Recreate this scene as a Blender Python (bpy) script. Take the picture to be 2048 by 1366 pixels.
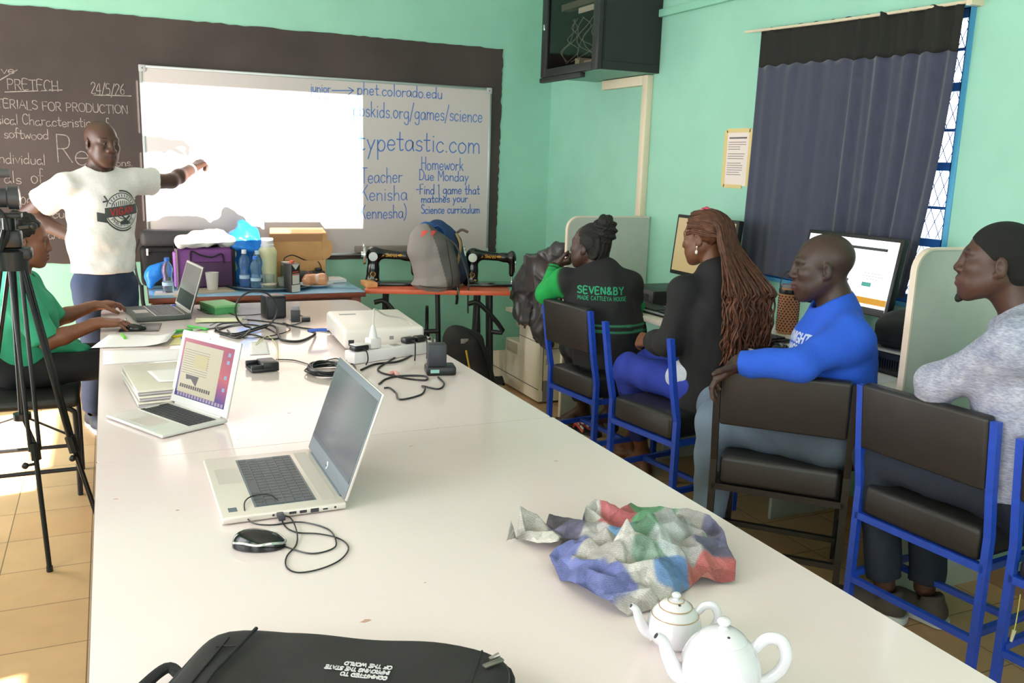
import bpy, bmesh, math, random
import numpy as np
from mathutils import Vector, Matrix
from mathutils.bvhtree import BVHTree
random.seed(7)
for o in list(bpy.data.objects): bpy.data.objects.remove(o)
SC = bpy.context.scene
COL = SC.collection
PI = math.pi

# ------------------------------------------------------------------ camera
cam_d = bpy.data.cameras.new('camera'); cam = bpy.data.objects.new('camera', cam_d); COL.objects.link(cam)
cam_d.sensor_width = 36.0; cam_d.lens = 31.113; cam_d.clip_start = 0.05
cam.matrix_world = Matrix(((0.912, 0.054, -0.406, 0), (-0.409, 0.193, -0.892, 0), (0.030, 0.980, 0.198, 1.6), (0, 0, 0, 1)))
_q = cam.matrix_world.to_quaternion().normalized()
cam.matrix_world = Matrix.Translation((0, 0, 1.6)) @ _q.to_matrix().to_4x4()
SC.camera = cam
SC.view_settings.view_transform = 'Standard'; SC.view_settings.look = 'None'
SC.view_settings.gamma = 1.0; SC.view_settings.use_curve_mapping = False
SC.view_settings.exposure = -0.32

# ------------------------------------------------------------------ sky, sun, daylight at the windows
W = bpy.data.worlds.new('World'); SC.world = W; W.use_nodes = True
bg = W.node_tree.nodes['Background']; bg.inputs[0].default_value = (0.86, 0.94, 1.0, 1); bg.inputs[1].default_value = 6.0
def sun(d, e, color, ang=1.0):
    l = bpy.data.lights.new('sun', 'SUN'); l.energy = e; l.color = color; l.angle = math.radians(ang)
    o = bpy.data.objects.new('sun', l); COL.objects.link(o)
    o.rotation_euler = Vector(d).to_track_quat('-Z', 'Y').to_euler(); o.location = (-4, 5, 6)
def daylight(loc, d, sx, sy, e, color):
    l = bpy.data.lights.new('daylight', 'AREA'); l.shape = 'RECTANGLE'; l.size = sx; l.size_y = sy; l.energy = e; l.color = color
    o = bpy.data.objects.new('daylight', l); COL.objects.link(o); o.location = loc
    o.rotation_euler = Vector(d).to_track_quat('-Z', 'Z').to_euler()
sun((0.52, 0.10, -0.85), 42.0, (1.0, 0.93, 0.80))
daylight((-1.78, 5.0, 1.25), (1, 0.0, -0.08), 1.5, 2.2, 108, (1.0, 0.94, 0.90))     # open doorway at the front left
daylight((-1.78, 1.45, 1.75), (1, 0, -0.15), 2.4, 1.3, 74, (1.0, 0.925, 0.92))        # left windows
daylight((-1.78, -1.2, 1.75), (1, 0, -0.15), 2.2, 1.3, 48, (1.0, 0.925, 0.92))
daylight((0.9, -2.75, 1.75), (0, 1, -0.2), 2.8, 1.3, 26, (1.0, 0.915, 0.92))         # back windows, unseen, added for broad light from behind
def projector_beam(lens, y_wall, x0, x1, z0, z1, power):
    """the projector's own lamp: a spot whose beam is cut to the rectangle of the picture it throws"""
    l = bpy.data.lights.new('projector_beam', 'SPOT'); l.spot_size = 2.2; l.spot_blend = 0.0; l.shadow_soft_size = 0.006; l.energy = power; l.use_nodes = True
    o = bpy.data.objects.new('projector_beam', l); COL.objects.link(o); o.location = lens
    o.rotation_euler = Vector((0, 1, 0)).to_track_quat('-Z', 'Y').to_euler()
    nt = l.node_tree; L = nt.links; em = nt.nodes['Emission']; tc = nt.nodes.new('ShaderNodeTexCoord'); sx = nt.nodes.new('ShaderNodeSeparateXYZ'); L.new(tc.outputs['Normal'], sx.inputs[0])
    def M(op, a, b=None, c=None):
        n = nt.nodes.new('ShaderNodeMath'); n.operation = op
        for i, v in enumerate((a, b, c)):
            if v is None: continue
            if isinstance(v, (int, float)): n.inputs[i].default_value = v
            else: L.new(v, n.inputs[i])
        return n.outputs[0]
    az = M('ABSOLUTE', sx.outputs['Z']); d = y_wall-lens[1]
    X = M('MULTIPLY_ADD', M('DIVIDE', sx.outputs['X'], az), d*PX, lens[0]); Z = M('MULTIPLY_ADD', M('DIVIDE', sx.outputs['Y'], az), d*PZ, lens[2])
    def rect(a0, a1, b0, b1): return M('MULTIPLY', M('MULTIPLY', M('GREATER_THAN', X, a0), M('LESS_THAN', X, a1)), M('MULTIPLY', M('GREATER_THAN', Z, b0), M('LESS_THAN', Z, b1)))
    fall = M('POWER', az, -4.0)
    full = rect(x0, x1, z0, z1); game = rect(.72, 1.36, 1.30, 1.40); sky = rect(.72, 1.36, 1.40, 1.62); bar = rect(1.12, x1, z0, z0+.035); link = rect(1.30, 1.62, 1.83, 1.86); link2 = rect(1.45, 1.60, 1.74, 1.76)
    s = full
    for g, k in ((game, .45), (sky, .22), (bar, .6), (link, .3), (link2, .3)): s = M('SUBTRACT', s, M('MULTIPLY', g, k))
    L.new(M('MULTIPLY', s, fall), em.inputs['Strength'])
    mx = nt.nodes.new('ShaderNodeMix'); mx.data_type = 'RGBA'; L.new(M('ADD', game, M('MULTIPLY', sky, .4)), mx.inputs[0]); mx.inputs[6].default_value = (1.0, .97, .93, 1); mx.inputs[7].default_value = (1.0, .80, .55, 1); L.new(mx.outputs[2], em.inputs['Color'])
PX, PZ = 1.0, 1.0
projector_beam((1.13, 4.325, .8135), 6.325, .205, 1.665, 1.10, 2.03, 850.0)

# ------------------------------------------------------------------ materials
def lin(h):
    h = h.lstrip('#'); c = [int(h[i:i+2], 16)/255 for i in (0, 2, 4)]
    return tuple((x/12.92 if x <= 0.04045 else ((x+0.055)/1.055)**2.4) for x in c)
MATS = {}
def mat(name, hexc='#808080', rough=0.5, metal=0.0, spec=0.5, noise=0.0, nscale=20.0, bump=0.0, bscale=60.0,
        emit=0.0, trans=0.0, ior=1.45, coat=0.0, attr=None, sheen=0.0, stretch=None):
    if name in MATS: return MATS[name]
    m = bpy.data.materials.new(name); m.use_nodes = True; MATS[name] = m
    nt = m.node_tree; b = nt.nodes['Principled BSDF']; c = (*lin(hexc), 1) if isinstance(hexc, str) else (*hexc, 1)
    b.inputs['Base Color'].default_value = c; b.inputs['Roughness'].default_value = rough
    b.inputs['Metallic'].default_value = metal; b.inputs['Specular IOR Level'].default_value = spec
    b.inputs['Coat Weight'].default_value = coat; b.inputs['Sheen Weight'].default_value = sheen
    if trans: b.inputs['Transmission Weight'].default_value = trans; b.inputs['IOR'].default_value = ior
    if emit: b.inputs['Emission Color'].default_value = c; b.inputs['Emission Strength'].default_value = emit; b.inputs['Base Color'].default_value = (*[x*.12 for x in c[:3]], 1)
    L = nt.links
    tc = nt.nodes.new('ShaderNodeTexCoord'); src = tc.outputs['Object']
    if stretch:
        mp = nt.nodes.new('ShaderNodeMapping'); mp.inputs['Scale'].default_value = stretch; L.new(src, mp.inputs[0]); src = mp.outputs[0]
    colsock = None
    if attr:
        a = nt.nodes.new('ShaderNodeAttribute'); a.attribute_name = attr; colsock = a.outputs['Color']
        L.new(colsock, b.inputs['Base Color'])
    if noise:
        n = nt.nodes.new('ShaderNodeTexNoise'); n.inputs['Scale'].default_value = nscale; n.inputs['Detail'].default_value = 5
        L.new(src, n.inputs['Vector'])
        mr = nt.nodes.new('ShaderNodeMapRange'); mr.inputs['From Min'].default_value = 0.3; mr.inputs['From Max'].default_value = 0.7
        mr.inputs['To Min'].default_value = 1-noise; mr.inputs['To Max'].default_value = 1+noise; L.new(n.outputs[0], mr.inputs[0])
        mx = nt.nodes.new('ShaderNodeMix'); mx.data_type = 'RGBA'; mx.blend_type = 'MULTIPLY'; mx.inputs[0].default_value = 1
        if colsock: L.new(colsock, mx.inputs[6])
        else: mx.inputs[6].default_value = c
        L.new(mr.outputs[0], mx.inputs[7]); L.new(mx.outputs[2], b.inputs['Base Color'])
    if bump:
        n2 = nt.nodes.new('ShaderNodeTexNoise'); n2.inputs['Scale'].default_value = bscale; n2.inputs['Detail'].default_value = 6
        L.new(src, n2.inputs['Vector'])
        bp = nt.nodes.new('ShaderNodeBump'); bp.inputs['Strength'].default_value = bump; bp.inputs['Distance'].default_value = 0.01
        L.new(n2.outputs[0], bp.inputs['Height']); L.new(bp.outputs[0], b.inputs['Normal'])
    return m

# ------------------------------------------------------------------ mesh builder
def frame(axis, up=(0, 0, 1)):
    a = Vector(axis).normalized(); u = Vector(up)
    if abs(a.dot(u.normalized())) > 0.98: u = Vector((1, 0, 0))
    s = u.cross(a).normalized(); t = a.cross(s)
    return s, t, a
def rotz(a): return Matrix.Rotation(a, 4, 'Z')
def rotx(a): return Matrix.Rotation(a, 4, 'X')
def roty(a): return Matrix.Rotation(a, 4, 'Y')
def tr(x, y, z): return Matrix.Translation((x, y, z))
def catmull(pts, n=8, closed=False):
    P = [Vector(p) for p in pts]; out = []; N = len(P)
    if N < 3: return P
    rng = N if closed else N-1
    for i in range(rng):
        p0 = P[(i-1) % N] if (closed or i > 0) else P[0]*2-P[1]
        p1 = P[i]; p2 = P[(i+1) % N]
        p3 = P[(i+2) % N] if (closed or i+2 < N) else P[-1]*2-P[-2]
        for k in range(n):
            t = k/n; t2 = t*t; t3 = t2*t
            out.append(0.5*((2*p1)+(p2-p0)*t+(2*p0-5*p1+4*p2-p3)*t2+(3*p1-p0-3*p2+p3)*t3))
    if not closed: out.append(P[-1].copy())
    return out
class MB:
    def __init__(s, M=None): s.v = []; s.f = []; s.mi = []; s.M = M; s.cur = 0
    def add(s, vs, fs):
        b = len(s.v)
        for p in vs:
            p = Vector(p); s.v.append(s.M @ p if s.M else p)
        for f in fs: s.f.append([i+b for i in f]); s.mi.append(s.cur)
        return s
    def box(s, x0, x1, y0, y1, z0, z1, M=None, bev=0.0, seg=2):
        if bev > 0:
            bm = bmesh.new(); bmesh.ops.create_cube(bm, size=1)
            for v in bm.verts: v.co = Vector(((x0+x1)/2+v.co.x*(x1-x0), (y0+y1)/2+v.co.y*(y1-y0), (z0+z1)/2+v.co.z*(z1-z0)))
            bmesh.ops.bevel(bm, geom=bm.edges[:], offset=min(bev, .49*min(x1-x0, y1-y0, z1-z0)), segments=seg, profile=0.5, affect='EDGES')
            s.bm(bm, M); return s
        vs = [(x, y, z) for x in (x0, x1) for y in (y0, y1) for z in (z0, z1)]
        if M: vs = [M @ Vector(p) for p in vs]
        return s.add(vs, [(0, 1, 3, 2), (4, 6, 7, 5), (0, 4, 5, 1), (2, 3, 7, 6), (0, 2, 6, 4), (1, 5, 7, 3)])
    def bm(s, bm, M=None):
        bm.verts.ensure_lookup_table(); bm.verts.index_update()
        vs = [(M @ v.co if M else v.co.copy()) for v in bm.verts]
        s.add(vs, [[v.index for v in f.verts] for f in bm.faces]); bm.free(); return s
    def cyl(s, p0, p1, r0, r1=None, n=16, cap=True):
        r1 = r0 if r1 is None else r1
        return s.tube([p0, p1], [r0, r1], n, cap)
    def tube(s, pts, r, n=8, cap=True, closed=False, flat=1.0, up=None):
        P = [Vector(p) for p in pts]; N = len(P)
        R = r if isinstance(r, (list, tuple)) else [r]*N
        vs = []; fs = []; prev = None
        for i, p in enumerate(P):
            if closed: t = P[(i+1) % N]-P[i-1]
            else: t = P[min(i+1, N-1)]-P[max(i-1, 0)]
            if t.length < 1e-9: t = Vector((0, 0, 1))
            t.normalize()
            if prev is None:
                sx, ty, _ = frame(t, up or (0, 0, 1))
            else:
                sx = prev-t*prev.dot(t)
                if sx.length < 1e-6: sx, ty, _ = frame(t)
                sx.normalize(); ty = t.cross(sx)
            prev = sx
            for k in range(n):
                a = 2*PI*k/n; vs.append(p+sx*(R[i]*math.cos(a))+ty*(R[i]*flat*math.sin(a)))
        for i in range(N if closed else N-1):
            j = (i+1) % N
            for k in range(n):
                k2 = (k+1) % n; fs.append((i*n+k, i*n+k2, j*n+k2, j*n+k))
        if cap and not closed:
            fs.append(list(range(n))[::-1]); fs.append([(N-1)*n+k for k in range(n)])
        return s.add(vs, fs)
    def lathe(s, prof, n=28, c=(0, 0, 0), M=None, capb=True, capt=True):
        vs = []; fs = []; m = len(prof)
        for r, z in prof:
            for k in range(n):
                a = 2*PI*k/n; vs.append(Vector((c[0]+r*math.cos(a), c[1]+r*math.sin(a), c[2]+z)))
        for i in range(m-1):
            for k in range(n):
                k2 = (k+1) % n; fs.append((i*n+k, i*n+k2, (i+1)*n+k2, (i+1)*n+k))
        if capb: fs.append(list(range(n))[::-1])
        if capt: fs.append([(m-1)*n+k for k in range(n)])
        if M: vs = [M @ v for v in vs]
        return s.add(vs, fs)
    def sphere(s, c, r, M=None, u=16, v=10):
        rr = (r, r, r) if not isinstance(r, (tuple, list)) else r
        bm = bmesh.new(); bmesh.ops.create_uvsphere(bm, u_segments=u, v_segments=v, radius=1)
        for w in bm.verts: w.co = Vector((c[0]+w.co.x*rr[0], c[1]+w.co.y*rr[1], c[2]+w.co.z*rr[2]))
        return s.bm(bm, M)
    def prism(s, poly, h0, h1, M=None, axis='z'):
        n = len(poly); vs = []
        for h in (h0, h1):
            for a, b in poly:
                vs.append({'z': (a, b, h), 'y': (a, h, b), 'x': (h, a, b)}[axis])
        if M: vs = [M @ Vector(p) for p in vs]
        fs = [list(range(n))[::-1], [n+i for i in range(n)]]+[(i, (i+1) % n, n+(i+1) % n, n+i) for i in range(n)]
        return s.add(vs, fs)
    def grid(s, fn, nu, nv, closeu=False):
        vs = [fn(i/(nu if closeu else nu-1), j/(nv-1)) for i in range(nu) for j in range(nv)]; fs = []
        for i in range(nu if closeu else nu-1):
            for j in range(nv-1):
                i2 = (i+1) % nu; fs.append((i*nv+j, i2*nv+j, i2*nv+j+1, i*nv+j+1))
        return s.add(vs, fs)
    def build(s, name, m=None, parent=None, smooth=None, kind=None, label=None, world=False, mats=None):
        me = bpy.data.meshes.new(name); V = s.v
        if world and parent is not None:
            inv = wm(parent).inverted(); V = [inv @ p for p in V]
        me.from_pydata([tuple(p) for p in V], [], s.f)
        if mats:
            for x in mats: me.materials.append(x)
            me.polygons.foreach_set('material_index', s.mi)
        elif m: me.materials.append(m)
        bm = bmesh.new(); bm.from_mesh(me); bmesh.ops.recalc_face_normals(bm, faces=bm.faces[:]); bm.to_mesh(me); bm.free()
        return link(name, me, parent, smooth, kind, label)
def wm(o):
    m = o.matrix_basis.copy()
    while o.parent: o = o.parent; m = o.matrix_basis @ m
    return m
def link(name, me, parent=None, smooth=None, kind=None, label=None):
    if smooth is None: smooth = 35
    if smooth:
        me.polygons.foreach_set('use_smooth', [True]*len(me.polygons))
        if smooth < 180:
            try: me.set_sharp_from_angle(angle=math.radians(smooth))
            except Exception: pass
    me.update()
    o = bpy.data.objects.new(name, me); COL.objects.link(o)
    if parent is not None: o.parent = parent
    if kind: o['kind'] = kind
    if label: o['label'] = label
    return o
def thing(name, label, cat, loc=(0, 0, 0), rz=0.0, group=None):
    o = bpy.data.objects.new(name, None); COL.objects.link(o); o.empty_display_size = 0.05
    o.location = loc; o.rotation_euler = (0, 0, rz); o['label'] = label; o['category'] = cat
    if group: o['group'] = group
    return o
def tag(o, label, cat, group=None, kind=None):
    o['label'] = label; o['category'] = cat
    if group: o['group'] = group
    if kind: o['kind'] = kind
    return o
def struct(mb, name, m, smooth=0): return mb.build(name, m, None, smooth, 'structure')
def dup(root, loc, rz, label=None):
    r = root.copy(); COL.objects.link(r); r.location = loc; r.rotation_euler = (0, 0, rz)
    if label: r['label'] = label
    def rec(a, b):
        for ch in list(a.children):
            c = ch.copy(); COL.objects.link(c); c.parent = b; rec(ch, c)
    rec(root, r); return r

# camera rays: only used to read positions off the photo's perspective when a cable or paper lies on a known plane
_F = 1770.0; _R = _q.to_matrix()
def ray(px, py): return _R @ Vector((px-1024, -(py-683), -_F))
def onZ(px, py, z): d = ray(px, py); t = (z-1.6)/d.z; return Vector((d.x*t, d.y*t, z))
def onY(px, py, y): d = ray(px, py); t = y/d.y; return Vector((d.x*t, y, 1.6+d.z*t))
def onX(px, py, x): d = ray(px, py); t = x/d.x; return Vector((x, d.y*t, 1.6+d.z*t))

# ------------------------------------------------------------------ single-stroke lettering
G = {}
def _g(ch, w, *st): G[ch] = (w, [[(float(p.split(',')[0]), float(p.split(',')[1])) for p in s.split()] for s in st])
_g('a', .6, '.5,.4 .35,.5 .12,.42 .05,.2 .15,.02 .32,.03 .48,.2 .5,.42', '.5,.42 .5,.12 .56,0')
_g('b', .58, '.08,1 .08,0', '.08,.3 .25,.48 .46,.4 .5,.2 .4,.02 .2,.0 .08,.12')
_g('c', .52, '.46,.4 .3,.5 .1,.4 .04,.2 .14,.03 .3,0 .46,.1')
_g('d', .6, '.5,.38 .32,.5 .1,.4 .05,.2 .15,.02 .34,.03 .5,.2', '.5,1 .5,0')
_g('e', .55, '.06,.25 .46,.27 .42,.43 .26,.5 .1,.4 .05,.2 .14,.04 .3,0 .46,.1')
_g('f', .42, '.4,.92 .28,1 .18,.88 .17,0', '.02,.5 .36,.5')
_g('g', .6, '.5,.4 .34,.5 .12,.42 .06,.22 .16,.05 .34,.06 .5,.22', '.5,.48 .5,-.2 .38,-.36 .18,-.34 .08,-.22')
_g('h', .58, '.08,1 .08,0', '.08,.3 .25,.48 .42,.44 .48,.3 .48,0')
_g('i', .25, '.12,.5 .12,0', '.12,.7 .13,.73')
_g('j', .3, '.2,.5 .2,-.2 .1,-.34 -.04,-.28', '.2,.7 .21,.73')
_g('k', .55, '.08,1 .08,0', '.44,.52 .1,.22', '.2,.3 .48,0')
_g('l', .25, '.12,1 .12,0')
_g('m', .85, '.08,.5 .08,0', '.08,.32 .22,.48 .36,.44 .4,.3 .4,0', '.4,.32 .54,.48 .7,.44 .75,.3 .76,0')
_g('n', .58, '.08,.5 .08,0', '.08,.32 .25,.48 .42,.44 .48,.3 .48,0')
_g('o', .58, '.3,.5 .1,.42 .05,.22 .16,.02 .34,0 .5,.16 .5,.36 .3,.5')
_g('p', .58, '.08,.5 .08,-.4', '.08,.3 .25,.5 .46,.42 .5,.2 .38,.02 .2,0 .08,.12')
_g('q', .58, '.5,.4 .34,.5 .12,.42 .06,.22 .16,.05 .34,.06 .5,.22', '.5,.5 .5,-.4')
_g('r', .45, '.08,.5 .08,0', '.08,.3 .2,.46 .42,.46')
_g('s', .48, '.42,.42 .26,.5 .1,.42 .14,.28 .36,.22 .42,.1 .28,0 .06,.06')
_g('t', .45, '.2,.85 .2,.12 .28,0 .4,.05', '.02,.52 .4,.52')
_g('u', .58, '.08,.5 .08,.15 .2,0 .36,.04 .48,.2', '.48,.5 .48,0')
_g('v', .5, '.05,.5 .25,0 .46,.5')
_g('w', .72, '.05,.5 .2,0 .36,.4 .52,0 .68,.5')
_g('x', .5, '.05,.5 .45,0', '.45,.5 .05,0')
_g('y', .55, '.06,.5 .26,.05', '.5,.5 .26,.05 .1,-.38')
_g('z', .5, '.05,.5 .45,.5 .05,0 .45,0')
_g('A', .66, '.04,0 .32,1 .6,0', '.14,.36 .5,.36')
_g('B', .62, '.08,1 .08,0', '.08,1 .4,.98 .46,.76 .36,.55 .08,.53', '.3,.54 .52,.42 .5,.12 .34,0 .08,0')
_g('C', .64, '.56,.84 .4,1 .18,.92 .06,.6 .1,.2 .3,0 .56,.14')
_g('D', .66, '.08,1 .08,0', '.04,1 .36,.96 .58,.7 .58,.34 .4,.04 .04,0')
_g('E', .58, '.5,1 .08,1 .08,0 .5,0', '.08,.52 .42,.52')
_g('F', .55, '.5,1 .08,1 .08,0', '.08,.52 .42,.52')
_g('G', .68, '.58,.84 .4,1 .18,.92 .06,.6 .1,.2 .3,0 .56,.1 .58,.42 .36,.42')
_g('H', .64, '.08,1 .08,0', '.55,1 .55,0', '.08,.52 .55,.52')
_g('I', .25, '.12,1 .12,0')
_g('J', .5, '.4,1 .4,.2 .28,0 .1,.06')
_g('K', .62, '.08,1 .08,0', '.54,1 .08,.42', '.24,.56 .56,0')
_g('L', .5, '.08,1 .08,0 .46,0')
_g('M', .8, '.08,0 .1,1 .4,.35 .68,1 .72,0')
_g('N', .66, '.08,0 .08,1 .56,0 .56,1')
_g('O', .7, '.35,1 .12,.86 .05,.5 .14,.12 .36,0 .58,.14 .65,.5 .56,.88 .35,1')
_g('P', .6, '.08,1 .08,0', '.08,1 .42,.96 .52,.74 .4,.5 .08,.46')
_g('Q', .7, '.35,1 .12,.86 .05,.5 .14,.12 .36,0 .58,.14 .65,.5 .56,.88 .35,1', '.45,.2 .66,-.08')
_g('R', .62, '.08,1 .08,0', '.08,1 .42,.96 .5,.74 .4,.52 .08,.48', '.26,.5 .56,0')
_g('S', .58, '.5,.86 .34,1 .12,.92 .1,.66 .3,.52 .5,.38 .5,.12 .3,0 .06,.1')
_g('T', .62, '.02,1 .6,1', '.31,1 .31,0')
_g('U', .64, '.08,1 .08,.25 .2,.02 .42,.02 .55,.25 .55,1')
_g('V', .62, '.04,1 .32,0 .6,1')
_g('W', .85, '.04,1 .22,0 .42,.75 .62,0 .82,1')
_g('Y', .6, '.04,1 .3,.5 .56,1', '.3,.5 .3,0')
_g('X', .6, '.04,1 .56,0', '.56,1 .04,0')
_g('Z', .6, '.04,1 .56,1 .04,0 .56,0')
_g('1', .3, '.04,.84 .18,1 .18,0')
_g('2', .55, '.06,.8 .2,1 .44,.92 .46,.68 .06,0 .5,0')
_g('4', .58, '.4,0 .4,1 .04,.34 .54,.34')
_g('5', .55, '.46,1 .12,1 .1,.58 .36,.6 .48,.36 .38,.06 .06,.02')
_g('6', .55, '.42,.98 .14,.6 .08,.2 .28,0 .46,.16 .42,.42 .2,.46 .08,.26')
_g('0', .6, '.3,1 .1,.8 .06,.4 .2,.04 .4,.08 .52,.5 .46,.86 .3,1')
_g('3', .55, '.06,.9 .3,1 .46,.8 .22,.54 .48,.32 .36,.02 .06,.06')
_g('7', .5, '.04,1 .48,1 .18,0'); _g('8', .55, '.28,.52 .08,.74 .28,1 .46,.76 .1,.24 .28,0 .48,.24 .28,.52'); _g('9', .55, '.46,.7 .24,.5 .08,.72 .26,1 .46,.8 .4,0')
_g('.', .22, '.08,.02 .11,.03 .1,0'); _g('/', .45, '.02,-.2 .42,1.05'); _g('-', .45, '.05,.42 .38,.44'); _g(' ', .36)
_g('(', .32, '.28,1.1 .1,.75 .06,.4 .14,.05 .3,-.2'); _g(')', .32, '.04,1.1 .22,.75 .26,.4 .18,.05 .02,-.2')
_g('&', .66, '.58,0 .14,.74 .2,.98 .38,.94 .38,.74 .1,.4 .06,.16 .22,0 .42,.1 .56,.4'); _g(',', .2, '.1,.05 .04,-.12'); _g("'", .2, '.1,1 .08,.8')
def strokes(text, h, jit=0.0, track=0.0, smooth=4, rnd=random):
    """polylines (x,z) of a line of lettering of cap height h, starting at the origin, and the line's width"""
    out = []; x = 0.0
    for ch in text:
        w, st = G.get(ch, G[' '])
        jy = rnd.uniform(-jit, jit)
        for p in st:
            if len(p) == 1: p = p*2
            q = catmull([(a, b, 0) for a, b in p], smooth) if len(p) > 3 else [Vector((a, b, 0)) for a, b in p]
            out.append([(x+v.x*h, (v.y+jy)*h) for v in q])
        x += (w+track)*h
    return out, x
def write(mb, text, h, org, du, dv, thick, nrm, fit=None, jit=0.02, flat=0.35, n=5, track=0.0, thin_end=False):
    """lettering as thin flat marks on a surface; org lower left, du right, dv up"""
    st, w = strokes(text, h, jit, track); k = (fit/w) if fit else 1.0
    o = Vector(org); U = Vector(du).normalized(); V = Vector(dv).normalized(); N = Vector(nrm).normalized()
    for p in st:
        P = [o+U*(a*k)+V*b for a, b in p]; ribbon(mb, P, thick, N)
def ribbon(mb, P, w, N, h=0.0012):
    n = len(P)
    if n < 2: return
    vs = []; fs = []
    for i, p in enumerate(P):
        t = (P[min(i+1, n-1)]-P[max(i-1, 0)])
        if t.length < 1e-7: t = Vector((1, 0, 0))
        t.normalize(); s = N.cross(t).normalized()*(w/2)
        e = t*(w*0.35)*(-1 if i == 0 else (1 if i == n-1 else 0))
        vs += [p-s+e, p+s+e, p+s*.8+N*h+e, p-s*.8+N*h+e]
    for i in range(n-1):
        a = i*4; b = a+4
        fs += [(a+3, a+2, b+2, b+3), (a, a+3, b+3, b), (a+2, a+1, b+1, b+2)]
    fs += [(0, 1, 2, 3), (n*4-1, n*4-2, n*4-3, n*4-4)]
    mb.add(vs, fs)
# ================================================================== the room
XR, YF, XL, YB, ZC = 3.16, 6.35, -1.6, -2.6, 3.3
wall_m = mat('teal_wall_paint', '#97ccb6', 0.5, noise=0.05, nscale=3.0, bump=0.12, bscale=18)
def floor_mat():
    m = bpy.data.materials.new('beige_floor_tiles'); m.use_nodes = True; nt = m.node_tree; b = nt.nodes['Principled BSDF']; L = nt.links
    tc = nt.nodes.new('ShaderNodeTexCoord'); mp = nt.nodes.new('ShaderNodeMapping'); mp.inputs['Location'].default_value = (0.1455, 0.44, 0)
    br = nt.nodes.new('ShaderNodeTexBrick'); br.offset = 0.0; br.squash = 1.0
    br.inputs['Color1'].default_value = (*lin('#d3aa7c'), 1); br.inputs['Color2'].default_value = (*lin('#cba072'), 1); br.inputs['Mortar'].default_value = (*lin('#7e6248'), 1)
    br.inputs['Scale'].default_value = 1.0; br.inputs['Mortar Size'].default_value = 0.0025; br.inputs['Mortar Smooth'].default_value = 0.2
    br.inputs['Brick Width'].default_value = 0.314; br.inputs['Row Height'].default_value = 0.314
    n = nt.nodes.new('ShaderNodeTexNoise'); n.inputs['Scale'].default_value = 9; n.inputs['Detail'].default_value = 6
    mr = nt.nodes.new('ShaderNodeMapRange'); mr.inputs['To Min'].default_value = 0.88; mr.inputs['To Max'].default_value = 1.1
    mx = nt.nodes.new('ShaderNodeMix'); mx.data_type = 'RGBA'; mx.blend_type = 'MULTIPLY'; mx.inputs[0].default_value = 1
    L.new(tc.outputs['Object'], mp.inputs[0]); L.new(mp.outputs[0], br.inputs['Vector']); L.new(tc.outputs['Object'], n.inputs['Vector'])
    L.new(n.outputs[0], mr.inputs[0]); L.new(br.outputs['Color'], mx.inputs[6]); L.new(mr.outputs[0], mx.inputs[7]); L.new(mx.outputs[2], b.inputs['Base Color'])
    b.inputs['Roughness'].default_value = 0.38
    return m
struct(MB().box(XL-.2, XR+.2, YB-.2, YF+.2, -.12, 0), 'floor', floor_mat())
struct(MB().box(XL-.2, XR+.2, YB-.2, YF+.2, ZC, ZC+.12), 'ceiling', mat('white_ceiling_paint', '#e6e8e4', 0.9))
struct(MB().box(XL-.2, XR+.2, YF, YF+.2, 0, ZC), 'wall_front', wall_m)
def holed(axis, c0, c1, a0, a1, holes):
    """a wall slab with rectangular openings; axis is its thickness axis, holes are (a_start, a_end, z_start, z_end)"""
    mb = MB(); cuts = sorted({a0, a1, *[h[0] for h in holes], *[h[1] for h in holes]})
    for s, e in zip(cuts[:-1], cuts[1:]):
        hs = [h for h in holes if h[0] <= s+1e-6 and h[1] >= e-1e-6]; segs = [(0, ZC)]
        for h in hs: segs = [(0, h[2]), (h[3], ZC)] if h[2] > 0 else [(h[3], ZC)]
        for z0, z1 in segs:
            if axis == 'x': mb.box(c0, c1, s, e, z0, z1)
            else: mb.box(s, e, c0, c1, z0, z1)
    return mb
struct(holed('x', XR, XR+.2, YB-.2, YF, [(2.64, 3.86, 1.05, 2.26)]), 'wall_right', wall_m)
struct(holed('x', XL-.2, XL, YB-.2, YF, [(4.3, 5.8, 0, 2.35), (0.25, 2.62, 1.0, 2.4), (-2.3, -0.1, 1.0, 2.4)]), 'wall_left', wall_m)
struct(holed('y', YB-.2, YB, XL, XR, [(-.5, 2.3, 1.0, 2.4)]), 'wall_back', wall_m)
sk = mat('brown_skirting_tile', '#b08a68', 0.45, noise=0.1)
struct(MB().box(XL, XR, YF-.012, YF, 0, .085), 'baseboard_front', sk)
struct(MB().box(XR-.012, XR, YB, YF-.012, 0, .085), 'baseboard_right', sk)
# window in the right wall: blue steel frame with mesh
bl = mat('blue_steel_paint', '#2460a8', 0.4, noise=0.08); lb = mat('light_blue_paint', '#4fa0c8', 0.5)
w = MB()
for y0, y1 in ((2.64, 2.665), (3.835, 3.86), (3.02, 3.05), (3.42, 3.45)): w.box(XR+.02, XR+.06, y0, y1, 1.05, 2.26)
for z in (1.05, 1.30, 1.62, 1.94, 2.225): w.box(XR+.02, XR+.06, 2.64, 3.86, z, z+.035)
for z in (1.46, 1.78, 2.1): w.box(XR+.03, XR+.05, 2.64, 3.86, z, z+.012)
win = struct(w, 'window_1', bl)
w = MB(); k = 0
for i in range(-24, 26):
    for s in (1, -1):
        a = Vector((XR+.075, 3.23+i*.05-.605*s*.5, 1.05)); b = a+Vector((0, .605*s, 1.21)); P = []
        for t in np.linspace(0, 1, 12):
            p = a.lerp(b, t)
            if 2.64 <= p.y <= 3.86: P.append(p)
        if len(P) > 1: w.tube([P[0], P[-1]], .0022, 4)
w.build('grille', bl, win, 0)
w = MB()
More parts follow.
